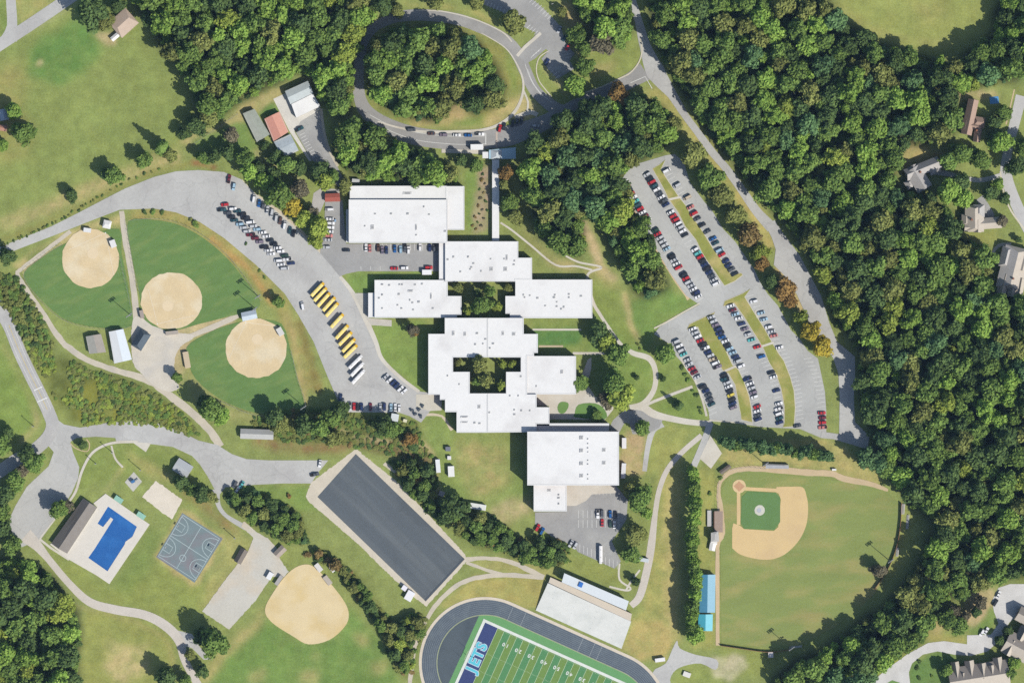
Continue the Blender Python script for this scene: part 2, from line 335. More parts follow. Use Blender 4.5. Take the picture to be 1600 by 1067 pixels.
# school lawns
paint([(582, 505), (694, 505), (668, 545), (668, 610), (650, 612), (620, 585), (598, 560), (588, 530)], (134, 158, 84), 3, 0.95, 0.2)
paint([(540, 430), (686, 424), (686, 438), (586, 440), (576, 457), (552, 458)], (130, 158, 84), 2, 0.95, 0.2)
paint([(660, 645), (712, 645), (716, 678), (820, 676), (826, 800), (780, 815), (690, 790), (672, 700)], (138, 158, 88), 4, 0.95, 0.3)
paint([(715, 690), (790, 690), (792, 760), (745, 780), (722, 745)], (190, 172, 120), 8, 0.75, 0.6)
paint([(795, 780), (830, 775), (832, 800), (790, 815), (760, 802)], DIRT, 5, 0.8, 0.4)
pline([(656, 690), (672, 705), (680, 740), (684, 775)], 5, (206, 186, 142), 2, 0.8, 0.3)
paint([(832, 498), (930, 498), (990, 545), (985, 560), (940, 545), (832, 552)], (132, 152, 82), 3, 0.9, 0.3)
paint([(832, 515), (905, 515), (905, 540), (832, 540)], (96, 138, 76), 2, 0.95, 0.2)
paint([(925, 490), (960, 490), (1010, 540), (1020, 600), (1000, 630), (960, 636), (922, 600)], (128, 152, 80), 3, 0.9, 0.3)
paint([(924, 420), (950, 440), (1000, 540), (985, 545), (930, 480)], (140, 156, 84), 3, 0.9, 0.3)
paint([(985, 470), (1045, 450), (1088, 475), (1030, 510), (1010, 550), (985, 490)], (122, 152, 80), 3, 0.9, 0.2)
paint([(1015, 630), (1090, 605), (1104, 655), (1050, 655)], (130, 152, 80), 3, 0.9, 0.2); paint([(1024, 560), (1060, 560), (1084, 600), (1026, 620)], (130, 150, 82), 3, 0.9, 0.2)
pline([(908, 345), (918, 370), (932, 396), (938, 420), (962, 440)], 13, (210, 188, 148), 3, 0.95, 0.2)
pline([(975, 455), (982, 485), (988, 510), (1000, 534)], 6, (206, 184, 138), 2, 0.9, 0.3)
pline([(815, 355), (840, 385), (868, 412), (900, 412)], 12, (196, 178, 130), 4, 0.8, 0.5)
paint([(900, 420), (935, 410), (968, 450), (945, 450)], (188, 176, 118), 4, 0.7, 0.5)
paint([(728, 270), (745, 262), (748, 360), (728, 360)], (132, 158, 84), 2, 0.95, 0.2)
paint([(748, 262), (766, 255), (766, 358), (735, 364), (742, 330)], (178, 156, 136), 2, 0.95, 0.4)
paint([(785, 260), (830, 330), (840, 372), (870, 410), (812, 380), (782, 300)], (130, 140, 78), 4, 0.8, 0.5)
paint([(530, 283), (546, 290), (546, 312), (505, 300)], (150, 150, 90), 3, 0.8, 0.4)
# loop island and the ground round the north lot
paint([(566, 80), (600, 46), (720, 36), (786, 70), (815, 130), (806, 175), (770, 200), (640, 198), (580, 165)], (160, 158, 92), 3, 0.9, 0.5)
paint([(690, 165), (725, 155), (730, 190), (700, 196)], (208, 184, 136), 4, 0.9, 0.3)
paint([(755, 185), (800, 150), (812, 160), (790, 192), (740, 200), (640, 196), (650, 186)], (202, 184, 134), 4, 0.85, 0.4)
paint([(705, 188), (750, 178), (752, 198), (700, 200)], (136, 158, 84), 3, 0.9, 0.2)
paint([(795, 85), (806, 120), (802, 150), (792, 120)], (140, 160, 84), 3, 0.9, 0.2)
paint([(800, 175), (818, 140), (848, 170), (850, 180), (800, 190)], (200, 186, 136), 3, 0.9, 0.3)
paint([(838, 105), (850, 92), (880, 130), (892, 150), (860, 152), (842, 130)], (150, 162, 92), 3, 0.9, 0.3)
pline([(848, 100), (870, 125), (888, 146)], 6, (212, 196, 150), 2, 0.8, 0.3)
paint([(862, 10), (890, 5), (925, 45), (925, 80), (905, 90), (880, 40)], (206, 186, 136), 4, 0.85, 0.4)
paint([(905, 90), (990, 62), (1002, 90), (985, 112), (940, 132), (915, 146), (895, 130)], (146, 158, 88), 3, 0.9, 0.3)
paint([(925, 98), (966, 96), (950, 112), (925, 118)], (190, 174, 122), 5, 0.8, 0.4)
paint([(615, 8), (690, 6), (750, 30), (780, 42), (750, 20), (660, 12)], (190, 180, 116), 3, 0.8, 0.4)
pline([(1010, 142), (1040, 155), (1062, 178), (1088, 210), (1110, 240), (1140, 280), (1170, 320), (1196, 352), (1208, 388)], 20, (186, 174, 110), 4, 0.9, 0.4)
pline([(1150, 300), (1180, 340), (1204, 385)], 12, (198, 182, 116), 3, 0.8, 0.3)
pline([(1215, 420), (1245, 470), (1272, 520), (1288, 550)], 9, (212, 184, 138), 2, 0.9, 0.2)
# northeast field, houses, southeast
paint([(1285, -30), (1320, 35), (1380, 65), (1440, 88), (1490, 93), (1530, 70), (1555, 35), (1562, -30)], (158, 166, 96), 4, 1, 0.2)
pline([(1300, 5), (1350, 40), (1420, 66), (1500, 66)], 8, (184, 172, 116), 4, 0.5, 0.5); paint([(1420, 0), (1470, 0), (1480, 30), (1430, 30)], (186, 174, 114), 8, 0.5, 0.5)
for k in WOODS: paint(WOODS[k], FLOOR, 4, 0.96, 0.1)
paint([(1390, 268), (1425, 226), (1458, 232), (1500, 268), (1470, 262), (1410, 272)], (196, 172, 122), 4, 0.8, 0.4)
paint([(1500, 365), (1560, 358), (1565, 378), (1545, 385), (1540, 440), (1520, 430), (1530, 385)], (160, 162, 92), 3, 0.9, 0.4)
paint([(1420, 300), (1450, 300), (1440, 308), (1420, 304)], (180, 168, 110), 3, 0.8, 0.4); paint([(1495, 150), (1530, 140), (1560, 145), (1560, 155), (1500, 160)], (200, 182, 140), 3, 0.8, 0.4)
paint([(1590, 80), (1620, 70), (1620, 130), (1590, 125)], (130, 158, 92), 4, 0.9, 0.3)
paint([(1403, 785), (1412, 790), (1440, 820), (1432, 862), (1392, 905), (1400, 850)], (164, 170, 100), 3, 0.9, 0.3)
paint([(1445, 985), (1500, 990), (1512, 1005), (1450, 1005)], (176, 168, 102), 3, 0.9, 0.3); pline([(1455, 985), (1470, 972)], 20, (204, 180, 132), 4, 0.8, 0.3)
paint([(1520, 920), (1556, 918), (1552, 950), (1515, 980), (1496, 966)], (206, 182, 146), 3, 0.85, 0.3)
paint([(1510, 985), (1548, 952), (1560, 970), (1548, 988), (1512, 992)], (126, 154, 84), 2, 0.9, 0.2)
paint([(1420, 1040), (1466, 1016), (1500, 1026), (1480, 1080), (1420, 1080)], (108, 140, 78), 3, 0.95, 0.2); paint([(1340, 1060), (1412, 1020), (1450, 1002), (1400, 1045)], (170, 178, 78), 3, 0.8, 0.2)
# baseball park surrounds and the slopes south of the gym
paint([(1118, 720), (1140, 690), (1300, 690), (1380, 740), (1375, 762), (1280, 735), (1150, 728)], (190, 178, 118), 3, 0.9, 0.4)
paint([(1084, 730), (1118, 730), (1116, 1010), (1078, 1008)], (172, 172, 100), 3, 0.9, 0.5)
paint([(1030, 700), (1068, 690), (1060, 1000), (996, 1000), (1005, 930), (1030, 800)], (182, 176, 108), 4, 0.9, 0.5)
paint([(1040, 760), (1060, 730), (1062, 1000), (1036, 1000)], (198, 182, 128), 4, 0.7, 0.5)
paint([(1014, 672), (1090, 664), (1062, 700), (1036, 735), (1010, 740)], (164, 168, 98), 3, 0.9, 0.4)
paint([(978, 670), (1006, 680), (1004, 738), (985, 745), (968, 740)], (196, 172, 134), 3, 0.9, 0.4)
paint([(890, 862), (962, 888), (975, 920), (900, 890), (860, 880), (820, 880)], (154, 162, 92), 3, 0.9, 0.3)
paint([(730, 870), (840, 872), (880, 890), (860, 910), (760, 890)], (176, 172, 110), 3, 0.9, 0.4)
paint([(690, 950), (740, 900), (860, 905), (842, 952), (790, 940), (720, 945)], (182, 172, 106), 3, 0.95, 0.3)
paint([(972, 1014), (990, 970), (1040, 972), (1050, 1000), (1040, 1030), (1000, 1028)], (192, 174, 114), 3, 0.95, 0.4)
paint([(1052, 1048), (1090, 1034), (1130, 1048), (1120, 1070), (1060, 1070)], (150, 162, 92), 3, 0.9, 0.2); paint([(1125, 1010), (1230, 1018), (1200, 1050), (1140, 1060)], (150, 160, 90), 3, 0.9, 0.3)
paint([(1115, 1025), (1160, 1020), (1170, 1040), (1140, 1067), (1118, 1060)], (208, 198, 170), 3, 0.8, 0.3)

CG *= np.array((0.95, 0.95, 0.88)); CG[...] *= (1 + .16 * vnoise(GX, GY, 17, 51) + .12 * vnoise(GX, GY, 6, 52))[..., None]
me = bpy.data.meshes.new('ground'); ny, nx = GX.shape
co = np.empty((ny * nx, 3)); co[:, 0] = ((GX - 800) * S).ravel(); co[:, 1] = ((533.5 - GY) * S).ravel(); co[:, 2] = 0
ii = (np.arange(ny - 1)[:, None] * nx + np.arange(nx - 1)[None]).ravel(); quads = np.stack([ii + nx, ii + nx + 1, ii + 1, ii], 1).astype(np.int32)
me.vertices.add(len(co)); me.vertices.foreach_set('co', co.ravel()); me.loops.add(quads.size); me.loops.foreach_set('vertex_index', quads.ravel())
me.polygons.add(len(quads)); me.polygons.foreach_set('loop_start', np.arange(0, quads.size, 4, dtype=np.int32)); me.update(calc_edges=True); me.validate()
at = me.attributes.new('turf', 'FLOAT_COLOR', 'POINT'); cc = np.ones((ny * nx, 4), np.float32); cc[:, :3] = CG.reshape(-1, 3); at.data.foreach_set('color', cc.ravel())
def ground_mat():
    m = bpy.data.materials.new('turf_and_earth'); m.use_nodes = True; t = m.node_tree; n = t.nodes; l = t.links; b = n['Principled BSDF']
    b.inputs['Roughness'].default_value = 0.95; b.inputs['Specular IOR Level'].default_value = 0.05
    a = n.new('ShaderNodeAttribute'); a.attribute_name = 'turf'; geo = n.new('ShaderNodeNewGeometry')
    sums = None
    for sc_, wt in ((0.03, 0.35), (0.16, 0.5), (0.9, 0.75)):
        nz = n.new('ShaderNodeTexNoise'); nz.inputs['Scale'].default_value = sc_; nz.inputs['Detail'].default_value = 4; l.new(geo.outputs['Position'], nz.inputs['Vector'])
        mm = n.new('ShaderNodeMath'); mm.operation = 'MULTIPLY_ADD'; l.new(nz.outputs[0], mm.inputs[0]); mm.inputs[1].default_value = wt
        if sums: l.new(sums.outputs[0], mm.inputs[2])
        else: mm.inputs[2].default_value = 1 - 0.5 * (0.35 + 0.5 + 0.75)
        sums = mm
    h = n.new('ShaderNodeTexNoise'); h.inputs['Scale'].default_value = 0.09; h.inputs['Detail'].default_value = 5; l.new(geo.outputs['Position'], h.inputs['Vector'])
    mr = n.new('ShaderNodeMapRange'); mr.inputs['From Min'].default_value = 0.35; mr.inputs['From Max'].default_value = 0.7; mr.inputs['To Max'].default_value = 0.35; l.new(h.outputs[0], mr.inputs[0])
    tint = n.new('ShaderNodeVectorMath'); tint.operation = 'MULTIPLY'; l.new(a.outputs['Color'], tint.inputs[0]); tint.inputs[1].default_value = (1.2, 1.06, 1.05)
    mx = n.new('ShaderNodeMix'); mx.data_type = 'RGBA'; l.new(mr.outputs[0], mx.inputs['Factor']); l.new(a.outputs['Color'], mx.inputs['A']); l.new(tint.outputs[0], mx.inputs['B'])
    vm = n.new('ShaderNodeVectorMath'); vm.operation = 'SCALE'; l.new(mx.outputs['Result'], vm.inputs[0]); l.new(sums.outputs[0], vm.inputs['Scale']); l.new(vm.outputs[0], b.inputs['Base Color'])
    return m
me.materials.append(ground_mat()); tag(link('ground', me), kind='structure')

# ------------------------------------------------------------------ roads, lots, paths
ASPH = mat('pale_asphalt', (192, 191, 186), cracks=0.14, amp=0.09, scale=0.06, fine=0.5, c2=(180, 178, 174))
ASPD = mat('grey_asphalt', (164, 163, 160), cracks=0.1, amp=0.09, scale=0.08, fine=0.6, c2=(176, 175, 170))
ASPB = mat('loop_asphalt', (160, 158, 154), cracks=0.1, amp=0.08, scale=0.08, fine=0.6, c2=(170, 168, 164))
CONC = mat('concrete', (214, 208, 194), amp=0.08, scale=0.1, fine=0.8, c2=(204, 196, 180))
GRAV = mat('gravel', (206, 196, 176), amp=0.12, scale=0.15, fine=1.3, c2=(196, 188, 172))
WHITE = mat('white_paint', (236, 236, 230), amp=0.08, scale=0.4, fine=2)
YELL = mat('yellow_line_paint', (216, 196, 130), amp=0.1, scale=0.4, fine=2)
FADED = mat('faded_white_paint', (228, 228, 222), amp=0.1, scale=0.4, fine=2)
SAND = mat('infield_sand', (222, 200, 158), amp=0.1, scale=0.12, fine=0.9, c2=(228, 212, 178))
CLAY = mat('infield_clay', (222, 194, 142), amp=0.06, scale=0.1, fine=0.9, c2=(216, 188, 140))
TRACKDIRT = mat('warning_track_dirt', (206, 184, 148), amp=0.1, scale=0.2, fine=1.2)
OUTF = mat('outfield_turf', (106, 137, 74), amp=0.14, scale=0.1, fine=0.9, c2=(120, 144, 80), stretch=(0.4, 1, 3))
BASET = mat('ballpark_turf', (138, 151, 84), amp=0.14, scale=0.07, fine=0.8, c2=(162, 157, 96), stretch=(0.1, 0.7, 1.6))
INNT = mat('infield_turf', (104, 138, 80), amp=0.1, scale=0.12, fine=0.9)
ISLE = mat('island_grass', (148, 152, 76), amp=0.16, scale=0.12, fine=0.9, c2=(186, 172, 110))
KERB = mat('kerb_concrete', (214, 206, 184), amp=0.1, scale=0.3, fine=1.5)
Z1, Z2, Z3, Z4, Z5 = 0.02, 0.07, 0.12, 0.17, 0.22

# country road in the northwest corner and its side road
ribbon('road', [(-30, 90), (0, 70), (52, 36), (105, 0), (140, -24)], 19, Z2, ASPH, sm=2)
ribbon('road', [(16, -30), (17, 0), (19, 40), (14, 62)], [15, 15, 16, 26], Z1, ASPH, sm=3)
# the long bus lot and its approach
bus_lot = sheet('parking_lot', [(-30, 400), (0, 386), (40, 370), (80, 354), (120, 334), (162, 312), (195, 295), (240, 277), (275, 268), (310, 266), (350, 269), (378, 281), (400, 304), (437, 334), (470, 364), (500, 395), (516, 414), (531, 432), (551, 458), (571, 498), (587, 534), (597, 561), (612, 578), (626, 590), (652, 611), (690, 616), (690, 640), (672, 642), (658, 660), (640, 650), (625, 645), (580, 644), (545, 644), (528, 626), (510, 584), (490, 534), (466, 492), (445, 459), (420, 434), (400, 414), (350, 372), (312, 347), (275, 332), (240, 326), (187, 328), (150, 342), (87, 367), (40, 385), (7, 398), (-30, 416)], Z2, ASPH)
sheet('pavement', [(650, 616), (688, 616), (690, 641), (672, 642), (664, 640), (650, 636)], Z3, mat('beige_concrete', (208, 202, 186)))
ribbon('pavement', [(531, 432), (551, 458), (571, 498), (587, 534), (597, 561), (626, 590), (655, 612)], [5, 7, 8, 7, 6, 5, 5], Z3, CONC, sm=5)
sheet('pavement', [(552, 458), (576, 458), (576, 497), (612, 500), (612, 510), (580, 508), (574, 500)], Z3, mat('walk_concrete', (198, 194, 182)))
ribbon('kerb', [(378, 281), (400, 304), (437, 334), (470, 364), (500, 395)], 1.2, Z3 + .1, KERB, sm=3, h=.14)
ribbon('pavement', [(402, 306), (437, 331), (470, 361), (500, 392), (506, 402)], 4, Z1, mat('tan_gravel', (210, 196, 170)), sm=4, rag=.4)
staff_lot = sheet('parking_lot', [(508, 313), (535, 313), (541, 381), (687, 381), (687, 424), (560, 424), (541, 428), (531, 432), (516, 414), (500, 395), (504, 375), (507, 350)], Z3, ASPD)
sheet('driveway', [(486, 326), (490, 302), (502, 294), (530, 296), (532, 314), (508, 314), (500, 332)], Z1, mat('drive_asphalt', (186, 182, 176)))
maint_lot = sheet('parking_lot', [(470, 190), (502, 171), (506, 204), (516, 238), (528, 262), (540, 286), (528, 292), (512, 272), (498, 255), (487, 251), (461, 205)], Z2, ASPD)
ribbon('pavement', [(502, 170), (506, 204), (515, 236), (528, 260)], 4, Z3, mat('tan_walk', (208, 198, 176)), sm=4)
sheet('pavement', [(427, 155), (446, 146), (502, 170), (473, 190), (460, 206), (487, 252), (483, 252), (452, 205), (449, 199)], Z1, mat('yard_concrete', (218, 214, 204)))
# drop-off loop
ribbon('loop_road', [(600, 34), (582, 46), (568, 66), (562, 95), (560, 128), (563, 156), (576, 178), (606, 198), (650, 213), (700, 219), (757, 219), (800, 211), (850, 192), (905, 164), (950, 144), (985, 126), (1008, 112)], [15, 15, 15, 16, 17, 19, 22, 26, 28, 29, 29, 32, 24, 22, 22, 24, 30], Z2, ASPB, sm=6)
ribbon('loop_road', [(596, 36), (620, 27), (660, 24), (712, 30), (750, 43), (787, 61), (808, 84), (821, 112), (836, 142), (862, 166), (880, 176)], [15, 17, 18, 18, 18, 18, 20, 19, 18, 20, 22], Z3, ASPB, sm=6)
ribbon('pavement', [(590, 190), (620, 199), (660, 206), (705, 206), (755, 203), (785, 192), (805, 174), (816, 150), (817, 125), (806, 98), (788, 74), (752, 52)], [2, 3, 4, 4, 4, 5, 5, 4, 3, 2, 1.5, 1.2], Z4, CONC, sm=6)
ribbon('pavement', [(805, 184), (828, 176), (840, 180)], 7, Z4, CONC, sm=3)
ribbon('pavement', [(818, 142), (825, 160), (823, 178)], 3, Z3, CONC, sm=3)
ribbon('pavement', [(650, 17), (690, 18), (740, 30), (784, 50), (800, 66)], 2, Z4, CONC, sm=4)
ribbon('pavement', [(690, 236), (722, 237), (760, 238)], 6, Z4, CONC, sm=2)
ribbon('kerb', [(906, 148), (940, 136), (970, 122), (985, 114), (998, 98), (1003, 80), (1000, 60)], 2, Z4 + .06, KERB, sm=5, h=.14)
north_lot = sheet('parking_lot', [(740, -12), (818, -12), (845, 10), (864, 29), (876, 42), (884, 68), (898, 84), (890, 95), (897, 108), (880, 118), (872, 124), (856, 108), (846, 92), (857, 80), (853, 77), (836, 92), (822, 100), (808, 85), (818, 75), (832, 62), (838, 52), (828, 47), (812, 40), (800, 28), (780, 17), (757, 8)], Z4, ASPD)
ribbon('pavement', [(808, 88), (820, 74), (834, 62), (845, 52)], 5, Z5, CONC, sm=2)
ribbon('kerb', [(857, 80), (843, 90), (838, 108), (842, 126), (852, 140), (862, 152)], 1.6, Z4 + .06, KERB, sm=5, h=.14)
for cl in ([(820, 100), (829, 124), (842, 144), (862, 160)], [(824, 108), (833, 130), (848, 150)]): ribbon('road_marking', cl, 0.6, Z4, FADED, sm=5)
for cl in ([(578, 180), (610, 196), (650, 207), (700, 213), (757, 213)], [(572, 184), (608, 204), (650, 219), (700, 225), (730, 226), (760, 225)]): ribbon('road_marking', cl, 0.7, Z3, FADED, sm=5)
ribbon('road_marking', [(759, 208), (759, 226)], 1.2, Z3 + .01, FADED, sm=0); ribbon('road_marking', [(776, 206), (776, 232)], 3, Z3 + .01, mat('crosswalk_beige', (196, 182, 168)), sm=0)
# east road
ribbon('road', [(984, -20), (988, 0), (998, 34), (1008, 72), (1024, 112), (1050, 148), (1070, 180), (1090, 207), (1112, 237), (1135, 264), (1157, 294), (1182, 330), (1206, 356)], [11, 11, 12, 17, 30, 15, 11, 11, 12, 12, 13, 14, 18], Z3, ASPH, sm=6)
sheet('road', [(1196, 352), (1210, 344), (1222, 362), (1250, 400), (1283, 462), (1296, 505), (1308, 534), (1336, 557), (1336, 590), (1334, 620), (1336, 659), (1358, 681), (1356, 702), (1330, 694), (1302, 686), (1282, 684), (1284, 674), (1311, 678), (1312, 620), (1310, 584), (1302, 560), (1290, 541), (1280, 534), (1265, 505), (1245, 460), (1225, 430), (1209, 414), (1212, 390), (1206, 372)], Z4, ASPH)
ribbon('road_marking', [(985, 130), (1008, 120), (1019, 139)], 1.0, Z4, FADED, sm=0)
# the two-tier student lot
east_lot = sheet('parking_lot', [(970, 284), (980, 267), (997, 256), (1040, 243), (1054, 241), (1068, 252), (1078, 285), (1100, 315), (1113, 330), (1130, 358), (1149, 378), (1160, 394), (1179, 422), (1187, 440), (1200, 460), (1215, 477), (1226, 497), (1236, 516), (1249, 529), (1262, 548), (1278, 560), (1284, 588), (1289, 612), (1291, 640), (1291, 676), (1283, 684), (1250, 670), (1190, 667), (1150, 661), (1109, 658), (1107, 641), (1100, 626), (1092, 601), (1071, 572), (1057, 557), (1047, 538), (1022, 522), (1030, 511), (1060, 494), (1093, 476), (1072, 462), (1046, 425), (1026, 390), (1001, 345), (982, 310)], Z3, mat('student_lot_asphalt', (188, 188, 183), cracks=0.14, amp=0.08, scale=0.06, fine=0.5, c2=(178, 178, 174)))
ISLES = [[(1040, 250), (1030, 257), (1019, 264), (1028, 280), (1037, 296), (1044, 311), (1059, 332), (1070, 354), (1087, 375), (1096, 394), (1104, 407), (1116, 424), (1124, 436), (1132, 447), (1148, 440), (1161, 430), (1158, 426), (1143, 430), (1130, 408), (1121, 398), (1113, 386), (1104, 371), (1092, 352), (1082, 339), (1072, 321), (1060, 306), (1044, 282), (1033, 265)],
 [(1117, 487), (1077, 506), (1073, 515), (1090, 511), (1099, 532), (1111, 549), (1120, 564), (1129, 579), (1138, 584), (1148, 601), (1152, 622), (1157, 648), (1158, 656), (1176, 660), (1174, 636), (1171, 619), (1163, 596), (1154, 577), (1145, 570), (1133, 544), (1120, 522), (1110, 503)],
 [(1173, 451), (1160, 458), (1132, 470), (1130, 479), (1147, 474), (1162, 495), (1176, 518), (1185, 532), (1193, 546), (1201, 566), (1212, 584), (1220, 607), (1225, 635), (1225, 660), (1223, 668), (1241, 666), (1243, 637), (1241, 610), (1235, 588), (1225, 563), (1217, 552), (1208, 537), (1196, 515), (1180, 490), (1164, 464)]]
for k, pts in enumerate(ISLES):
    m_ = MB(); m_.prism(W(pts), Z3 - .04, Z3 + .13); isl = m_.build('kerb_island', KERB); isl['kind'] = 'structure'
    c = np.mean(pts, 0); inn = []
    n_ = len(pts); cw = area(pts) > 0
    for i in range(n_):
        a, b = np.array(pts[i - 1], float), np.array(pts[(i + 1) % n_], float); d = (b - a) / np.linalg.norm(b - a); nr = np.array((-d[1], d[0])) * (1 if cw else -1); inn.append(tuple(np.array(pts[i]) + nr * 0.9))
    sheet('island_grass', inn, Z3 + .15, ISLE, isl)
for a, b in (((1045, 312), (1064, 308)), ((1132, 580), (1152, 571)), ((1191, 541), (1209, 535)), ((1180, 485), (1184, 496))): ribbon('pavement', [a, b], 3.5, Z3 + .17, CONC, sm=0)
ribbon('kerb', [(1022, 513), (1040, 504), (1066, 489), (1093, 474)], 2.4, Z3 + .1, KERB, sm=2, h=.14)
ribbon('kerb', [(1108, 656), (1150, 660), (1176, 662)], 1.6, Z3 + .1, KERB, sm=2, h=.14)
ribbon('pavement', [(970, 290), (984, 314), (1004, 350), (1028, 394), (1050, 430), (1076, 468)], 4, Z1, mat('lot_edge_gravel', (212, 188, 148)), sm=4, rag=.6)
ribbon('pavement', [(1062, 556), (1072, 574), (1086, 594), (1098, 626), (1104, 650)], 3.5, Z3 + .03, CONC, sm=4)
# campus walks
ribbon('footpath', [(884, 400), (905, 410), (940, 418), (918, 430), (926, 470), (938, 492), (958, 522), (972, 540), (990, 552), (1014, 560), (1024, 580), (1022, 608), (1006, 630), (984, 637)], [2.5, 3, 3, 4, 5, 5, 5, 6, 8, 9, 8, 8, 9, 9], Z1, CONC, sm=6)
ribbon('footpath', [(782, 348), (800, 360), (830, 384), (868, 414), (900, 416), (925, 422)], 3, Z1, CONC, sm=5)
ribbon('footpath', [(1082, 604), (1050, 616), (1015, 630), (1000, 640)], 4.5, Z2, CONC, sm=4)
ribbon('footpath', [(832, 515), (908, 515)], 3, Z1, CONC, sm=0); ribbon('footpath', [(842, 541), (880, 541)], 3, Z1, mat('brown_walk', (196, 178, 150)), sm=0); ribbon('footpath', [(895, 552), (945, 552)], 4, Z1, CONC, sm=0)
sheet('pavement', [(838, 616), (900, 616), (902, 606), (918, 562), (924, 558), (924, 575), (918, 600), (930, 620), (960, 620), (958, 640), (945, 656), (880, 655), (858, 655), (858, 634), (838, 634)], Z1, CONC)
sheet('lawn', [(871, 636), (876, 628), (887, 629), (888, 636), (882, 645), (874, 645)], Z2, mat('court_lawn', (112, 148, 78)), smooth=3); sheet('lawn', [(898, 646), (904, 632), (930, 630), (945, 640), (945, 655), (900, 652)], Z2, mat('court_lawn', (112, 148, 78)), smooth=3)
ribbon('driveway', [(1112, 662), (1076, 659), (1040, 652), (1020, 646), (1004, 636), (984, 636)], [9, 9, 10, 12, 12, 7], Z2, CONC, sm=5)
ribbon('driveway', [(1034, 660), (1020, 672), (1012, 700), (1007, 736)], [16, 10, 8, 7], Z1, ASPH, sm=5); sheet('driveway', [(958, 656), (976, 640), (1004, 640), (1036, 655), (1030, 668), (1012, 678), (988, 678), (984, 662), (976, 660), (960, 690), (952, 668)], Z1, ASPD)
ribbon('footpath', [(1096, 680), (1064, 708), (1042, 735), (1030, 766), (1024, 800), (1018, 850), (1012, 885), (1000, 930), (986, 946)], [8, 8, 8, 8, 8, 12, 12, 12, 10], Z2, mat('path_asphalt', (208, 200, 188)), sm=6)
ribbon('driveway', [(1110, 660), (1100, 690), (1084, 728)], 10, Z3, ASPH, sm=4)
sheet('pavement', [(1110, 680), (1128, 708), (1111, 732), (1093, 716)], Z4, CONC)
south_lot = sheet('parking_lot', [(836, 800), (885, 799), (885, 758), (962, 758), (981, 781), (979, 811), (968, 828), (956, 845), (970, 877), (960, 888), (930, 874), (903, 862), (897, 853), (861, 837), (836, 818)], Z3, ASPD)
sheet('pavement', [(885, 757), (962, 757), (962, 770), (925, 772), (916, 782), (900, 790), (885, 790)], Z4, CONC)
ribbon('footpath', [(968, 880), (968, 905), (985, 918), (978, 922), (952, 916)], 3, Z1, CONC, sm=4); ribbon('footpath', [(1000, 890), (986, 908), (978, 922)], 3, Z1, CONC, sm=3)
ribbon('footpath', [(664, 648), (690, 650), (706, 672)], 4, Z1, mat('tan_gravel', (210, 196, 170)), sm=4, rag=.3)
ribbon('footpath', [(726, 874), (760, 872), (800, 878), (850, 902)], [8, 6, 7, 9], Z1, GRAV, sm=5, rag=.4); ribbon('footpath', [(640, 1067), (648, 1010), (662, 975), (690, 935), (726, 908), (780, 898), (848, 902)], 7, Z2, GRAV, sm=6, rag=.3)
ribbon('footpath', [(728, 878), (760, 890), (790, 898)], 5, Z1, GRAV, sm=4, rag=.3)
sheet('driveway', [(1058, 1000), (1062, 1012), (1086, 1022), (1120, 1030), (1118, 1046), (1095, 1036), (1068, 1040), (1052, 1050), (1048, 1067), (1070, 1080), (1040, 1080), (1020, 1050), (1040, 1036), (1050, 1015)], Z2, ASPH, smooth=3)
# park roads
ribbon('road', [(-30, 430), (-6, 476), (14, 508), (30, 548), (46, 582), (62, 614), (76, 644), (82, 664), (74, 684), (52, 704), (26, 718), (0, 736), (-30, 754)], 20, Z3, mat('lane_asphalt', (184, 182, 178), c2=(192, 190, 184)), sm=5)
sheet('driveway', [(80, 636), (88, 654), (100, 663), (125, 668), (170, 660), (210, 657), (250, 662), (285, 675), (310, 688), (340, 695), (362, 709), (385, 717), (420, 719), (513, 719), (498, 737), (486, 755), (440, 755), (400, 757), (352, 761), (342, 774), (334, 762), (325, 745), (312, 725), (300, 712), (270, 698), (240, 694), (212, 691), (182, 690), (180, 684), (150, 682), (120, 684), (110, 690), (114, 706), (124, 730), (122, 747), (112, 770), (96, 796), (86, 812), (64, 842), (30, 856), (16, 826), (16, 808), (24, 790), (42, 760), (76, 728), (84, 706), (70, 690), (76, 664)], Z2, ASPH)
for dx in (-6, 0, 6): ribbon('road_marking', [(14 + dx, 508), (30 + dx, 548), (46 + dx, 582), (62 + dx, 614), (74 + dx, 640)], 0.6 if dx else 0.8, Z4, FADED if dx else YELL, sm=4)
for a, b in (((53, 610), (66, 604)), ((58, 628), (74, 621))): ribbon('road_marking', [a, b], 1.6, Z4, WHITE, sm=0)
ribbon('road', [(40, 836), (58, 852), (75, 872), (107, 910), (140, 940), (180, 952), (225, 960), (257, 976), (280, 1000), (290, 1034), (316, 1080)], [24, 16, 11, 11, 13, 14, 14, 15, 15, 12, 12], Z3, mat('path_asphalt', (208, 200, 188)), sm=5)
sheet('driveway', [(268, 982), (300, 990), (312, 1010), (330, 1030), (318, 1030), (300, 1012), (286, 1008)], Z1, ASPH)
gravel_lot = sheet('parking_lot', [(316, 955), (350, 908), (372, 880), (388, 860), (396, 840), (377, 822), (381, 814), (400, 830), (420, 842), (432, 855), (434, 868), (451, 893), (442, 902), (425, 900), (400, 937), (358, 983)], Z3, mat('lot_gravel', (204, 200, 188), amp=0.09, scale=0.08, fine=0.7, c2=(208, 196, 176)), rag=.3)
ribbon('driveway', [(338, 764), (341, 788), (354, 806), (384, 824)], [12, 7, 6, 9], Z2, ASPH, sm=4)
ribbon('footpath', [(103, 790), (118, 768), (128, 736), (142, 710), (160, 697), (182, 691), (215, 690)], [3, 4, 4, 4, 4, 4, 4], Z3, CONC, sm=5); ribbon('footpath', [(174, 696), (180, 716), (192, 730)], 3, Z3, CONC, sm=4)
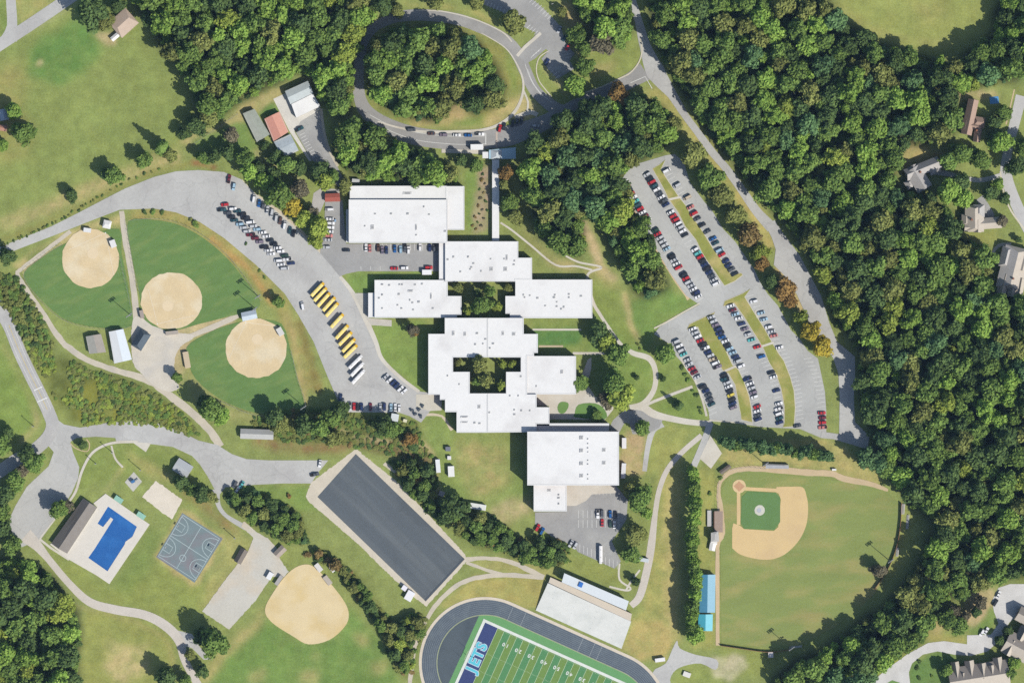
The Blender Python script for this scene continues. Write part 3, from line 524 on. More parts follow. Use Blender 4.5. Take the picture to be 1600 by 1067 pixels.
sheet('pavement', [(206, 690), (236, 692), (228, 706), (214, 696)], Z3, CONC); ribbon('footpath', [(110, 692), (118, 700), (136, 705), (140, 694), (135, 686)], 1.5, Z3, TRACKDIRT, sm=4)
ribbon('footpath', [(62, 842), (66, 836), (85, 812), (88, 806)], 2.4, Z3, CONC, sm=0); ribbon('footpath', [(62, 842), (80, 856), (108, 874)], 3.6, Z3, CONC, sm=0)
# softball paths and plaza
ribbon('footpath', [(110, 362), (60, 400), (34, 420), (28, 430), (45, 458), (66, 488), (92, 528), (110, 545), (136, 562), (176, 577), (226, 592), (262, 615), (300, 645), (326, 670), (344, 698)], [6, 7, 6, 7, 8, 8, 9, 9, 9, 9, 10, 12, 12, 12, 14], Z1, GRAV, sm=5, rag=.4)
ribbon('footpath', [(190, 330), (195, 372), (204, 420), (211, 470), (213, 508)], [8, 9, 9, 10, 12], Z2, GRAV, sm=4, rag=.3)
sheet('plaza', [(207, 500), (224, 498), (260, 518), (300, 522), (300, 530), (284, 540), (273, 560), (274, 590), (280, 606), (262, 612), (240, 602), (222, 584), (207, 564)], Z3, mat('plaza_gravel', (212, 204, 188), c2=(204, 198, 186)), smooth=3, rag=.3)
ribbon('footpath', [(290, 527), (330, 512), (372, 493)], 8, Z2, GRAV, sm=3, rag=.4)
# practice pad of dark asphalt
sheet('pavement', [(556, 701), (486, 754), (478, 775), (483, 784), (562, 852), (611, 900), (645, 931), (666, 947), (729, 877), (727, 866), (680, 815), (620, 752)], Z1, mat('pad_gravel', (212, 202, 182)), rag=.4)
sheet('practice_pad', [(556, 709), (496, 776), (664, 938), (725, 872)], Z2, mat('dark_asphalt', (94, 101, 106), cracks=0.1, amp=0.08, scale=0.1, fine=0.8, c2=(106, 112, 115), stretch=(-0.77, 0.12, 2.2)))
ribbon('kerb', [(664, 938), (725, 872)], 3.2, Z3, mat('pad_kerb', (80, 88, 96)), sm=0)
ribbon('footpath', [(648, 750), (620, 738), (600, 724)], 5, Z1, GRAV, sm=3, rag=.4)
# southeast cul-de-sac and northeast street
sheet('road', [(1340, 1084), (1384, 1046), (1417, 1022), (1450, 1004), (1475, 1001), (1511, 1006), (1511, 992), (1548, 991), (1560, 974), (1553, 955), (1550, 938), (1560, 918), (1578, 912), (1620, 912), (1620, 946), (1600, 953), (1577, 972), (1562, 1000), (1543, 1017), (1517, 1024), (1490, 1022), (1465, 1017), (1442, 1022), (1425, 1036), (1420, 1050), (1424, 1084)], Z2, mat('estate_concrete', (212, 210, 206), c2=(204, 202, 198)))
sheet('lawn', [(1380, 1070), (1394, 1062), (1406, 1066), (1404, 1080), (1380, 1080)], Z3, mat('court_lawn', (112, 148, 78)))
ribbon('road', [(1596, 150), (1586, 190), (1574, 240), (1572, 272), (1582, 305), (1600, 345), (1620, 380)], [18, 16, 14, 18, 18, 18, 18], Z2, mat('street_asphalt', (196, 194, 190)), sm=5)
ribbon('driveway', [(1566, 274), (1530, 282), (1500, 276), (1470, 270), (1452, 266)], [8, 7, 6, 8, 14], Z2, mat('street_asphalt', (196, 194, 190)), sm=4); sheet('driveway', [(1526, 312), (1536, 305), (1554, 335), (1553, 343), (1538, 343)], Z2, ASPD)
ribbon('kerb', [(1563, 268), (1568, 300), (1580, 330), (1602, 360)], 2.5, Z3, KERB, sm=4); ribbon('footpath', [(1585, 140), (1578, 170), (1572, 195)], 2, Z1, TRACKDIRT, sm=3); ribbon('driveway', [(1548, 402), (1560, 384), (1580, 382)], 5, Z1, CONC, sm=3)

# parking stripes: one painted set on each lot
def stripes(lot, rows, name='parking_stripes', m=None):
    mb = MB()
    for pl, ang, ln, pitch, side in rows:
        L = plen(pl); n = int(L / pitch)
        for i in range(n + 1):
            p, d = along(pl, i * pitch)
            a = math.radians(ang) if ang is not None else math.atan2(d[0], -d[1]) if side > 0 else math.atan2(-d[0], d[1])
            q = np.array((math.cos(a), math.sin(a))); nn = np.array((-q[1], q[0])) * 0.26; e0, e1 = p - q * ln / 2, p + q * ln / 2
            vs = [P(*(e0 - nn)), P(*(e0 + nn)), P(*(e1 + nn)), P(*(e1 - nn))]
            z = lot.data.vertices[0].co.z + .012; vs = [(v[0], v[1], z) for v in vs]
            if area(vs) < 0: vs = vs[::-1]
            mb.add(vs, [(0, 1, 2, 3)])
    mb.build(name, m or FADED, lot, kind='stuff')
stripes(east_lot, [([(973, 287), (1012, 348), (1052, 412), (1096, 472)], -28, 12, 6.8, 1), ([(1008, 268), (1041, 325), (1071, 373), (1122, 450)], -28, 12, 6.8, 1), ([(1038, 262), (1060, 294), (1089, 344), (1117, 384), (1150, 432)], -28, 12, 6.8, 1),
 ([(1052, 530), (1078, 570), (1098, 604), (1114, 646)], -24, 12, 6.6, 1), ([(1080, 510), (1110, 556), (1134, 586), (1142, 610), (1148, 640)], -20, 12, 6.6, 1), ([(1109, 492), (1140, 546), (1166, 588), (1182, 632), (1186, 660)], -20, 12, 6.6, 1), ([(1139, 476), (1170, 526), (1204, 582), (1214, 610), (1218, 664)], -18, 12, 6.6, 1),
 ([(1172, 462), (1204, 516), (1230, 562), (1246, 602), (1250, 660)], -14, 12, 6.6, 1), ([(1262, 560), (1276, 588), (1283, 620), (1285, 672)], -8, 12, 6.6, 1)])
stripes(north_lot, [([(822, -6), (846, 14), (866, 36)], 135, 9, 5.5, 1), ([(752, 2), (778, 14), (800, 24)], 110, 8, 5.5, 1), ([(886, 80), (888, 90)], -10, 10, 5, 1), ([(858, 108), (872, 122)], 140, 9, 6, 1), ([(826, 42), (838, 52)], 135, 8, 5, 1), ([(832, 88), (846, 76)], 130, 8, 5, 1)], m=WHITE)
stripes(maint_lot, [([(472, 210), (480, 226), (492, 246)], -28, 9, 5, 1)], m=WHITE); stripes(staff_lot, [([(564, 419), (612, 419)], 90, 6, 15, 1), ([(566, 386), (684, 386)], 90, 10, 6.3, 1)])
stripes(south_lot, [([(904, 803), (970, 803)], 90, 12, 7, 1), ([(904, 818), (968, 818)], 90, 12, 7, 1), ([(906, 856), (930, 866)], 90, 12, 6.5, 1), ([(946, 876), (968, 884)], 90, 12, 6.5, 1), ([(926, 768), (956, 768)], 90, 10, 5.5, 1)])
er = bpy.data.objects['road.003'] if 'road.003' in bpy.data.objects else east_lot
stripes(east_lot, [([(1317, 590), (1318, 640), (1318, 672)], 0, 12, 6.6, 1)])

# ------------------------------------------------------------------ ball fields, courts, pool, stadium
sheet('outfield_grass', [(38, 426), (64, 404), (95, 384), (140, 368), (186, 358), (190, 395), (197, 430), (204, 470), (206, 508), (172, 513), (130, 508), (96, 496), (66, 470), (46, 447)], Z3, OUTF, smooth=3)
sheet('outfield_grass', [(200, 347), (240, 344), (280, 352), (320, 374), (355, 404), (382, 437), (406, 470), (398, 484), (360, 494), (312, 506), (268, 516), (226, 500), (217, 452), (206, 400)], Z3, OUTF, smooth=3)
sheet('outfield_grass', [(292, 542), (318, 524), (355, 508), (400, 500), (440, 506), (454, 548), (464, 590), (476, 632), (466, 644), (430, 648), (388, 642), (342, 622), (306, 592), (294, 564)], Z3, OUTF, smooth=3)
def disc(cx, cy, rx, ry, n=40, amp=0.0): return [(cx + rx * math.cos(2 * math.pi * i / n) + random.gauss(0, amp), cy + ry * math.sin(2 * math.pi * i / n) + random.gauss(0, amp)) for i in range(n)]
inf = [sheet('infield_dirt', disc(141.5, 404, 44.5, 46, 48, .5), Z4, SAND), sheet('infield_dirt', disc(268, 470, 48, 44.5, 48, .5), Z4, SAND), sheet('infield_dirt', disc(400.5, 544, 48, 46.5, 48, .5), Z4, SAND),
       sheet('infield_dirt', catmull([(472, 882), (492, 886), (519, 914), (539, 941), (545, 960), (539, 978), (515, 999), (482, 1006), (457, 993), (425, 972), (414, 952), (427, 925), (450, 895)], 4, True), Z3, mat('sand_bowl', (226, 206, 162), amp=.08, scale=.1, c2=(220, 196, 142)))]
PLATE = mat('pitching_circle', (230, 210, 174), amp=.05); CHALK = mat('chalk_line', (236, 226, 204))
for o_, (cx, cy), (hx, hy), (ax, ay), (bx, by) in ((inf[0], (145, 396), (165, 364), (108, 390), (178, 430)), (inf[1], (262, 478), (246, 506), (232, 452), (308, 492)), (inf[2], (402, 530), (384, 504), (358, 560), (438, 510))):
    sheet('pitching_circle', disc(cx, cy, 8.5, 8.5, 24), Z5, PLATE, o_); sheet('plate', disc(hx, hy, 1, 1, 5), Z5 + .02, WHITE, o_)
    for e in ((ax, ay), (bx, by)): ribbon('foul_line', [(hx, hy), e], 0.5, Z5 - .01, CHALK, o_, sm=0)
# baseball park
sheet('ballpark_grass', [(1127, 1004), (1126, 860), (1128, 762), (1142, 738), (1180, 736), (1230, 742), (1282, 744), (1300, 750), (1360, 752), (1384, 766), (1403, 784), (1403, 830), (1396, 870), (1384, 900), (1366, 928), (1340, 952), (1300, 982), (1232, 1014)], Z2, BASET)
ribbon('warning_track', [(1121, 1008), (1121, 880), (1122, 850), (1128, 832), (1126, 800), (1123, 770), (1126, 752), (1142, 737), (1170, 732), (1216, 734), (1260, 738), (1300, 740), (1320, 748), (1360, 756), (1388, 766)], [6, 6, 6, 10, 10, 6, 6, 8, 8, 10, 10, 9, 10, 8, 4], Z3, TRACKDIRT, sm=5, rag=.3)
bid = sheet('infield_dirt', catmull([(1213, 760.5), (1235, 760), (1254, 761), (1260, 774), (1262.6, 792), (1260, 819), (1249, 843), (1230, 863), (1212, 872), (1194, 874), (1173, 871), (1155, 865), (1144, 856)], 4) + [(1144, 825), (1146, 817), (1158, 822), (1162, 826), (1209, 829), (1216, 823), (1220, 780), (1217, 771), (1213, 769)], Z3 + .01, CLAY)
for cl in ([(1160, 763), (1216, 766)], [(1154, 765), (1154, 820)]): ribbon('base_path', cl, 5.5, Z3, CLAY, bid, sm=0)
sheet('home_plate_circle', disc(1155, 759.5, 10.5, 10.5, 28), Z4, mat('home_sand', (222, 196, 150)), bid); sheet('batters_box', [(1155, 751.5), (1163.5, 759.5), (1155, 768), (1146.5, 759.5)], Z5, mat('home_clay', (200, 158, 122)), bid)
sheet('infield_grass', [(1159, 776), (1168, 767.5), (1212, 769.5), (1219, 777), (1219, 815), (1210, 827.5), (1163, 826), (1157.5, 817)], Z4, INNT, bid)
sheet('pitching_mound', disc(1187, 797, 8, 8.3, 28, .2), Z5, mat('mound_tarp', (208, 206, 192)), bid); sheet('mound_top', disc(1186, 797, 3.6, 3.8, 20), Z5 + .02, mat('mound_rubber', (186, 190, 196)), bid)
# basketball court
bc = sheet('basketball_court', [(285, 801), (348, 841), (304, 910), (244, 870)], Z2, mat('court_paint', (124, 140, 142), amp=.1, scale=.12, c2=(136, 132, 136)))
CL = mat('court_line', (176, 192, 192), amp=.1)
bo, bu, bv = np.array((285., 801)), np.array((61., 39.5)), np.array((-40.5, 68.5))
def B(u, v): return tuple(bo + bu * u + bv * v)
def bline(pts, wd=1.0): ribbon('court_line', pts, wd, Z3, CL, bc, sm=0)
bline([B(.03, .03), B(.97, .03), B(.97, .97), B(.03, .97), B(.03, .03)], 1.2); bline([B(.5, .03), B(.5, .97)]); bline([B(.03, .5), B(.97, .5)])
for cv in (.26, .74):
    for cu, sgn in ((.03, 1), (.97, -1)):
        bline([B(cu + sgn * .26 * math.cos(t) * 1.0, cv + .19 * math.sin(t)) for t in np.linspace(-math.pi / 2, math.pi / 2, 14)], 1.0)
        bline([B(cu, cv - .07), B(cu + sgn * .17, cv - .07), B(cu + sgn * .17, cv + .07), B(cu, cv + .07)], 1.1)
    if cv > .5: bline([B(.5 + .07 * math.cos(t), cv + .06 * math.sin(t)) for t in np.linspace(0, 2 * math.pi, 16)], 1.0)
sheet('sand_court', [(243.6, 751), (285, 780.5), (269, 811), (258, 804), (222, 776)], Z2, mat('white_sand', (226, 216, 198)), rag=.35)
sheet('play_pad', [(209, 737), (222, 752), (208, 768), (195, 753)], Z2, mat('pad_rubber', (198, 196, 186)))
# pool
DECK = mat('pool_deck', (222, 216, 204), amp=.06, scale=.2); deck_z = 0.32
deck_o = [(165, 771), (234, 819), (171, 912), (150, 898), (108, 874), (78, 850), (84, 846), (106, 863), (152, 792), (146, 786)]
pool_p = [(169, 791), (214, 822.5), (207, 838), (196, 846), (195, 850), (168, 892), (138, 871), (148, 857), (177, 811), (173, 808), (161, 823), (152.5, 817.5)]
bm = bmesh.new()
def loop_edges(pts, z):
    v = [bm.verts.new(P(*p, z)) for p in pts]; return [bm.edges.new((v[i], v[(i + 1) % len(v)])) for i in range(len(v))]
bmesh.ops.triangle_fill(bm, use_beauty=True, edges=loop_edges(deck_o, deck_z) + loop_edges(pool_p, deck_z))
for f in bm.faces:
    if f.normal.z < 0: f.normal_flip()
dme = bpy.data.meshes.new('pool_deck'); bm.to_mesh(dme); bm.free(); dme.materials.append(DECK); deck = tag(link('pool_deck', dme), kind='structure')
MB().prism(W(deck_o), 0.01, deck_z, cap=False).build('deck_edge', KERB, deck); mbw = MB(); mbw.prism(W(pool_p), 0.03, deck_z, cap=False).build('pool_wall', mat('pool_tile', (120, 170, 205)), deck)
wm = mat('pool_water', (48, 104, 172), rough=0.25, amp=0.1, scale=0.15, fine=1.5, spec=0.3, c2=(54, 114, 182)); sheet('pool_water', pool_p, deck_z - .12, wm)
# track and football field, in the stadium's own axes (s along the field, t across)
FO, FU, FV = np.array((758., 972)), np.array((0.912, 0.410)), np.array((-0.410, 0.912))
def F(s, t): return tuple(FO + FU * s + FV * t)
def stadium(r, s0=26.0, s1=227.0, n=40):
    a = [F(s0 - r * math.sin(x), 58 - r * math.cos(x)) for x in np.linspace(0, math.pi, n)]; b = [F(s1 + r * math.sin(x), 58 + r * math.cos(x)) for x in np.linspace(0, math.pi, n)]
    return a + b
def ring(name, r0, r1, z, m, parent=None, kind='structure'):
    a, b = stadium(r0), stadium(r1); n = len(a); vs = [P(*p, z) for p in a + b]
    return obj(name, vs, [(i, n + i, n + (i + 1) % n, (i + 1) % n) for i in range(n)][::1], m, parent, None if parent else kind)
ring('pavement', 99, 103.5, Z3, mat('stadium_walk', (218, 206, 186)))
track = ring('running_track', 75.5, 99, Z3 + .01, mat('track_rubber', (92, 102, 112), amp=.08, scale=.3, c2=(100, 110, 118)))
for i in range(9): ring('lane_line', 76.0 + i * 2.84, 76.26 + i * 2.84, Z4, mat('lane_paint', (158, 166, 168)), track)
ring('track_border', 74.6, 75.8, Z4, mat('track_border_paint', (166, 174, 134)), track)
sheet('end_area', stadium(75.6), Z2, mat('end_area_asphalt', (88, 98, 104), amp=.06, c2=(80, 90, 97)))
for s_, t0, t1 in ((150, -41, -18), (170, -41, -18), (182, -41, -18), (52, -41, -18), (30, -41, -18)): ribbon('start_line', [F(s_, t0), F(s_, t1)], 0.7, Z4 + .01, mat('lane_paint', (158, 166, 168)), track, sm=0)
FG = [mat('field_green', (88, 142, 92), amp=.08, scale=.3), mat('field_olive', (116, 146, 76), amp=.08, scale=.3)]; FB = mat('field_border_green', (110, 162, 104), amp=.06, scale=.3); FL = mat('field_line', (196, 216, 176)); FW = mat('field_white', (224, 228, 218))
arc = [F(26 - 74.6 * math.sin(x), 58 - 74.6 * math.cos(x)) for x in np.linspace(0, 0.52, 8)][::-1]
arc2 = [F(227 + 74.6 * math.sin(x), 58 - 74.6 * math.cos(x)) for x in np.linspace(0, 0.55, 8)]
fieldg = sheet('football_field', [F(-13, 58), F(-13, -5)] + arc + arc2 + [F(268, 58), F(268, 120), F(227, 132), F(26, 132), F(-13, 120)], Z3, FB)
sheet('end_zone', [F(0, 0), F(21.8, 0), F(21.8, 116), F(0, 116)], Z4, mat('end_zone_navy', (62, 74, 120), amp=.08), fieldg); sheet('end_zone', [F(240, 0), F(261.8, 0), F(261.8, 116), F(240, 116)], Z4, mat('end_zone_navy', (62, 74, 120)), fieldg)
for i in range(20): sheet('field_panel', [F(21.8 + 10.91 * i, 0), F(21.8 + 10.91 * (i + 1), 0), F(21.8 + 10.91 * (i + 1), 116), F(21.8 + 10.91 * i, 116)], Z4, FG[(i + 1) % 2], fieldg)
for i in range(21): ribbon('yard_line', [F(21.8 + 10.91 * i, 0), F(21.8 + 10.91 * i, 116)], 0.6, Z5, FL, fieldg, sm=0)
for a, b in (((-2.2, -2.2), (264, -2.2)), ((-2.2, 118.2), (264, 118.2)), ((-2.2, -4.4), (-2.2, 120.4)), ((264, -4.4), (264, 120.4))): ribbon('sideline', [F(*a), F(*b)], 4.4, Z5 + (.01 if a[0] == b[0] else 0), FW, fieldg, sm=0)
hm = MB()
for i in range(100):
    for t in (1.5, 43.5, 72.5, 114.5):
        s_ = 21.8 + 2.182 * i; q = [P(*F(s_, t - .8), Z5), P(*F(s_ + .35, t - .8), Z5), P(*F(s_ + .35, t + .8), Z5), P(*F(s_, t + .8), Z5)]; hm.add(q[::-1] if area(q) < 0 else q, [(0, 1, 2, 3)])
hm.build('hash_marks', FL, fieldg, kind='stuff')
def letter(ch, at, size, ang, m, parent, name, z, fat=0.03):
    cu = bpy.data.curves.new(name, 'FONT'); cu.body = ch; cu.size = size; cu.align_x = 'CENTER'; cu.align_y = 'CENTER'; cu.offset = fat * size; cu.resolution_u = 3
    tmp = bpy.data.objects.new(name, cu); COL.objects.link(tmp); bpy.context.view_layer.update()
    me_ = bpy.data.meshes.new_from_object(tmp.evaluated_get(bpy.context.evaluated_depsgraph_get())); bpy.data.objects.remove(tmp); me_.materials.clear(); me_.materials.append(m)
    return link(name, me_, parent, P(*at, z), ang)
FANG = -math.atan2(FU[1], FU[0])
CY = mat('letter_cyan', (98, 198, 214))
for k, ch in enumerate('JETS'):
    for s_c, back in ((10.9, 1),):
        ol = letter(ch, F(s_c, 76 - k * 13.2), 9.6, FANG + math.pi / 2, mat('letter_outline', (206, 222, 232)), fieldg, 'letter_outline', Z5 + .045, 0.075)
        letter(ch, F(s_c, 76 - k * 13.2), 9.6, FANG + math.pi / 2, CY, fieldg, 'end_zone_letter', Z5 + .06, 0.035).scale = (1.0, 1.0, 1)
for i, nb in enumerate(('10', '20', '30', '40', '50', '40', '30', '20', '10')):
    for t, fl in ((19, math.pi), (97, 0)): letter(nb[0] + ' ' + nb[1], F(21.8 + 21.82 * (i + 1), t), 3.4, FANG + fl, FW, fieldg, 'field_number', Z5 + .06)

# ------------------------------------------------------------------ school buildings
ROOF = mat('white_roof_membrane', (238, 237, 234), rough=0.6, amp=0.05, scale=0.1, fine=0.6, c2=(228, 226, 223), c2t=.6, cracks=.0)
COPE = mat('parapet_coping', (230, 230, 228), amp=0.04); BRICK = mat('school_brick', (150, 104, 82), amp=0.12, scale=1.2, fine=6); GLASS = mat('dark_glass', (60, 72, 84), rough=0.1, amp=0.05, spec=0.5)
UNIT = mat('roof_unit_metal', (216, 216, 214), amp=0.06, rough=.5); UNITD = mat('roof_unit_grille', (164, 164, 164), amp=0.1)
def offset_poly(pts, d):
    """inset a world outline by d"""
    p = ccw(pts); n = len(p); out = []
    for i in range(n):
        a, b, c = (np.array(p[(i + k) % n], float) for k in (-1, 0, 1)); u = (b - a) / np.linalg.norm(b - a); v = (c - b) / np.linalg.norm(c - b)
        n1, n2 = np.array((-u[1], u[0])), np.array((-v[1], v[0])); mdir = n1 + n2; k = np.dot(mdir, mdir)
        out.append(tuple(b + (mdir * 2 / k * d if k > 1e-3 else n1 * d)))
    return out
def block(parent, pts, h, windows=True, par=0.2, roof=None, wall=None, storeys=1):
    w_ = ccw(W(pts)); MB().prism(w_, 0, h).build('wall', wall or BRICK, parent)
    inn = offset_poly(w_, 0.45); o = obj('roof', [(x, y, h + .06) for x, y in inn], [tuple(range(len(inn)))], roof or ROOF, parent)
    n = len(w_); out = offset_poly(w_, -0.12); vs = [(x, y, h + par) for x, y in out] + [(x, y, h + par) for x, y in inn] + [(x, y, h - .2) for x, y in out] + [(x, y, h + .02) for x, y in inn]; fs = []
    for i in range(n):
        j = (i + 1) % n; fs += [(i, j, n + j, n + i), (2 * n + i, 2 * n + j, j, i), (n + i, n + j, 3 * n + j, 3 * n + i), (2 * n + j, 2 * n + i, 3 * n + i, 3 * n + j)]
    obj('parapet', vs, fs, COPE, parent)
    if windows:
        for i in range(n):
            a, b = np.array(w_[i]), np.array(w_[(i + 1) % n]); L = np.linalg.norm(b - a)
            if L < 9: continue
            d = (b - a) / L; c = (a + b) / 2
            for st in range(storeys):
                MB().box((c[0], c[1], 1.8 + st * 3.6), (L * 0.8, 0.12, 1.5), math.atan2(d[1], d[0])).build('window', GLASS, parent)
    return o
def units(parent, h, spots, size=1.7):
    for i, sp in enumerate(spots):
        x, y = sp[:2]; sx, sy = sp[2:4] if len(sp) > 3 else (size * random.uniform(.7, 1.25), size * random.uniform(.7, 1.1)); hh = random.uniform(.25, .55); q = P(x, y); sx, sy = (sx * .75, sy * .75) if len(sp) < 3 else (sx, sy)
        m_ = MB(); m_.box((q[0], q[1], h + .06 + hh / 2), (sx, sy, hh), 0, .92); u = m_.build('roof_unit', UNIT, parent)
        m2 = MB(); m2.box((q[0], q[1], h + .1 + hh), (sx * .6, sy * .6, .1)); m2.build('unit_grille', UNITD, u)
def building(name, label, at): e = empty(name, P(*at)); tag(e, label, 'building'); return e
class Shift:
    pass
def finish(e):
    """parts were drawn in site coordinates: keep them in place under the thing's base point"""
    for c in e.children: c.location = (-e.location[0], -e.location[1], 0) if e.rotation_euler[2] == 0 else c.location
hA = building('school_building', 'large white flat roofed hall beside the staff lot, north end of the school', (622, 346))
block(hA, [(546, 313), (699, 313), (699, 380), (546, 380)], 8.0, storeys=2); block(hA, [(547.5, 291.5), (698, 291.5), (698, 312.6), (547.5, 312.6)], 6.6); block(hA, [(698.4, 292), (725.5, 292), (725.5, 359.5), (699.6, 359.5), (699.6, 312.8), (698.4, 312.8)], 6.2); block(hA, [(541.5, 328), (545.6, 328), (545.6, 379), (541.5, 379)], 4.2, windows=False)
units(hA, 8.0, [(587, 335), (612, 335), (638, 335), (663, 324), (671, 336), (571, 354), (583, 356, 2.2, 3), (651, 356, 1.2, 4), (651, 368), (700 - 4, 362)]); units(hA, 6.6, [(637, 303, 6, 1.6)]); finish(hA)
hB = building('school_building', 'white roofed classroom block joined to the covered walkway', (760, 408))
block(hB, [(696, 378), (809.5, 378), (809.5, 403.5), (831, 403.5), (831, 436.8), (805, 436.8), (805, 440), (696, 440)], 6.8, storeys=2); block(hB, [(686.5, 380.6), (695.6, 380.6), (695.6, 437), (686.5, 437)], 5.2, windows=False)
units(hB, 6.8, [(740, 412), (737, 418), (768, 421, 2.4, 2.6), (790, 421, 2.4, 2.8), (767, 405), (788, 405), (792, 403, 1.2, 4), (803, 414), (804, 408), (700, 406), (709, 402), (735, 421), (752, 424), (732, 402), (720, 425)]); finish(hB)
hC = building('school_building', 'white roofed wing west of the upper courtyard', (642, 467))
block(hC, [(586, 438), (695, 438), (695, 440.6), (699.5, 440.6), (699.5, 463), (721, 463), (721, 492), (714, 492), (714, 496), (586, 496.5)], 6.2); block(hC, [(576, 458), (585.6, 458), (585.6, 496), (576, 496)], 4.6, windows=False)
units(hC, 6.2, [(598, 445), (609, 446), (625, 445), (629, 445), (649, 445), (660, 444), (642, 455, 3.4, 1.4), (598, 461), (593, 466), (624, 460), (674, 463, 1, 4), (641, 469), (645, 473), (622, 477), (598, 482), (628, 482), (646, 484), (677, 482), (655, 472)]); finish(hC)
hD = building('school_building', 'white roofed wing east of the upper courtyard, facing the wooded slope', (865, 467))
block(hD, [(805.4, 440.4), (805.4, 437.4), (925, 437.4), (925, 497), (797, 497), (797, 490), (790, 490), (790, 463), (805.4, 463)], 6.6)
units(hD, 6.6, [(820, 465), (818, 461), (828, 462), (840, 466), (867, 461), (866, 465), (870, 472), (889, 460), (889, 465), (908, 463), (852, 478), (870, 479), (877, 483), (881, 480)]); finish(hD)
hE = building('school_building', 'white roofed block wrapped around the lower courtyard', (720, 560))
block(hE, [(670, 522), (695.6, 522), (695.6, 497.2), (762, 497.2), (762, 558), (708, 558), (708, 581), (734, 581), (734, 614.5), (762, 614.5), (762, 675), (714, 675), (714, 643), (696, 643), (696, 624), (688, 624), (688, 616), (670, 616)], 9.6, storeys=2)
block(hE, [(762.3, 497.2), (818, 497.2), (818, 522), (840, 522), (840, 551), (834, 551), (834, 556), (823, 556), (823, 616), (838, 616), (838, 636), (858, 636), (858, 661.5), (838, 661.5), (838, 674), (762.3, 675), (762.3, 614.5), (791, 614.5), (791, 581), (814, 581), (814, 558), (762.3, 558)], 9.6, storeys=2)
units(hE, 9.6, [(709, 521, 1.6, 3), (727, 522, 1.6, 2.6), (746, 521), (786, 521, 1.6, 2.8), (803, 522, 2.2, 2.2), (759, 530), (755, 537), (771, 537), (743, 538), (766, 544), (749, 635, 2, 2.6), (726, 651, 5, 1), (726, 659, 5, 1), (804, 640), (804, 647), (815, 641), (797, 618), (810, 618), (828, 641), (750, 661), (765, 644), (742, 660), (700, 587), (718, 600), (814, 588)]); finish(hE)
hF = building('school_building', 'square white roofed block beside the entrance lawn', (862, 586))
block(hF, [(823.6, 556.4), (899.5, 556.4), (899.5, 615.5), (823.6, 615.5)], 8.4, storeys=2); units(hF, 8.4, [(878, 581, 1.6, 2.4), (838, 603)]); finish(hF)
hG = building('gymnasium', 'tall white roofed gymnasium above the south lot', (895, 715))
block(hG, [(824, 673.6), (966, 673.6), (966, 756.5), (824, 756.5)], 14.5, storeys=1); block(hG, [(834, 757), (885, 757), (885, 797.5), (834, 797.5)], 9.0); block(hG, [(838.6, 664.5), (951, 664.5), (951, 673.2), (820, 673.2), (820, 675.6), (814, 675.6), (814, 674.4), (838.6, 674.4)][:4], 7.0, windows=False); block(hG, [(858.6, 661), (951, 661), (951, 664.1), (858.6, 664.1)], 9.4, windows=False)
units(hG, 14.5, [(908, 683, 2.4, 2.4), (908, 703, 2.4, 2.4), (908, 723, 2.4, 2.4), (908, 742, 2.4, 2.4), (943, 702, 2.4, 2.4), (943, 722, 2.4, 2.4)] + [(918, y, .8, .8) for y in (685, 692, 699, 705, 718, 724, 740, 747)]); units(hG, 9.0, [(858, 765, 2.6, 1.8), (873, 772), (873, 777), (873, 786)]); finish(hG)
# covered walkway from the classrooms to the drop-off canopy
cw = empty('covered_walkway', P(774, 312)); tag(cw, 'long narrow white roofed walkway running down to the classrooms', 'walkway')
MB().prism(W([(769, 250), (780, 250), (780, 377), (769, 377)]), 3.2, 3.5).build('roof', ROOF, cw)
for y in range(256, 376, 14):
    for x in (770, 779): MB().box((*P(x, y)[:2], 1.6), (.25, .25, 3.2)).build('post', COPE, cw)
finish(cw)
cp = empty('drop_off_canopy', P(784, 242)); tag(cp, 'flat pale canopy with a pitched cap at the bus drop-off', 'canopy')
MB().prism(W([(764, 235), (806, 231), (806, 249), (764, 249)]), 4.2, 4.5).build('roof', mat('canopy_shade_blue', (170, 200, 214), amp=.05), cp); MB().prism(W([(754, 238), (763.6, 238), (763.6, 248), (754, 248)]), 3.6, 3.9).build('side_roof', ROOF, cp)  # the main roof's pale blue puts tree shade into a white roof's colour
q = [P(767, 235, 4.55), P(784, 235, 4.55), P(784, 249, 4.55), P(767, 249, 4.55), P(775.5, 240, 6.2), P(775.5, 245, 6.2)]; obj('cap_roof', q, [(1, 0, 4), (2, 1, 4, 5), (3, 2, 5), (0, 3, 5, 4)], mat('canopy_cap', (200, 206, 208), amp=.05), cp)
for x in (766, 785, 804):
    for y in (237, 247): MB().box((*P(x, y)[:2], 2.1), (.4, .4, 4.2)).build('post', COPE, cp)
finish(cp)

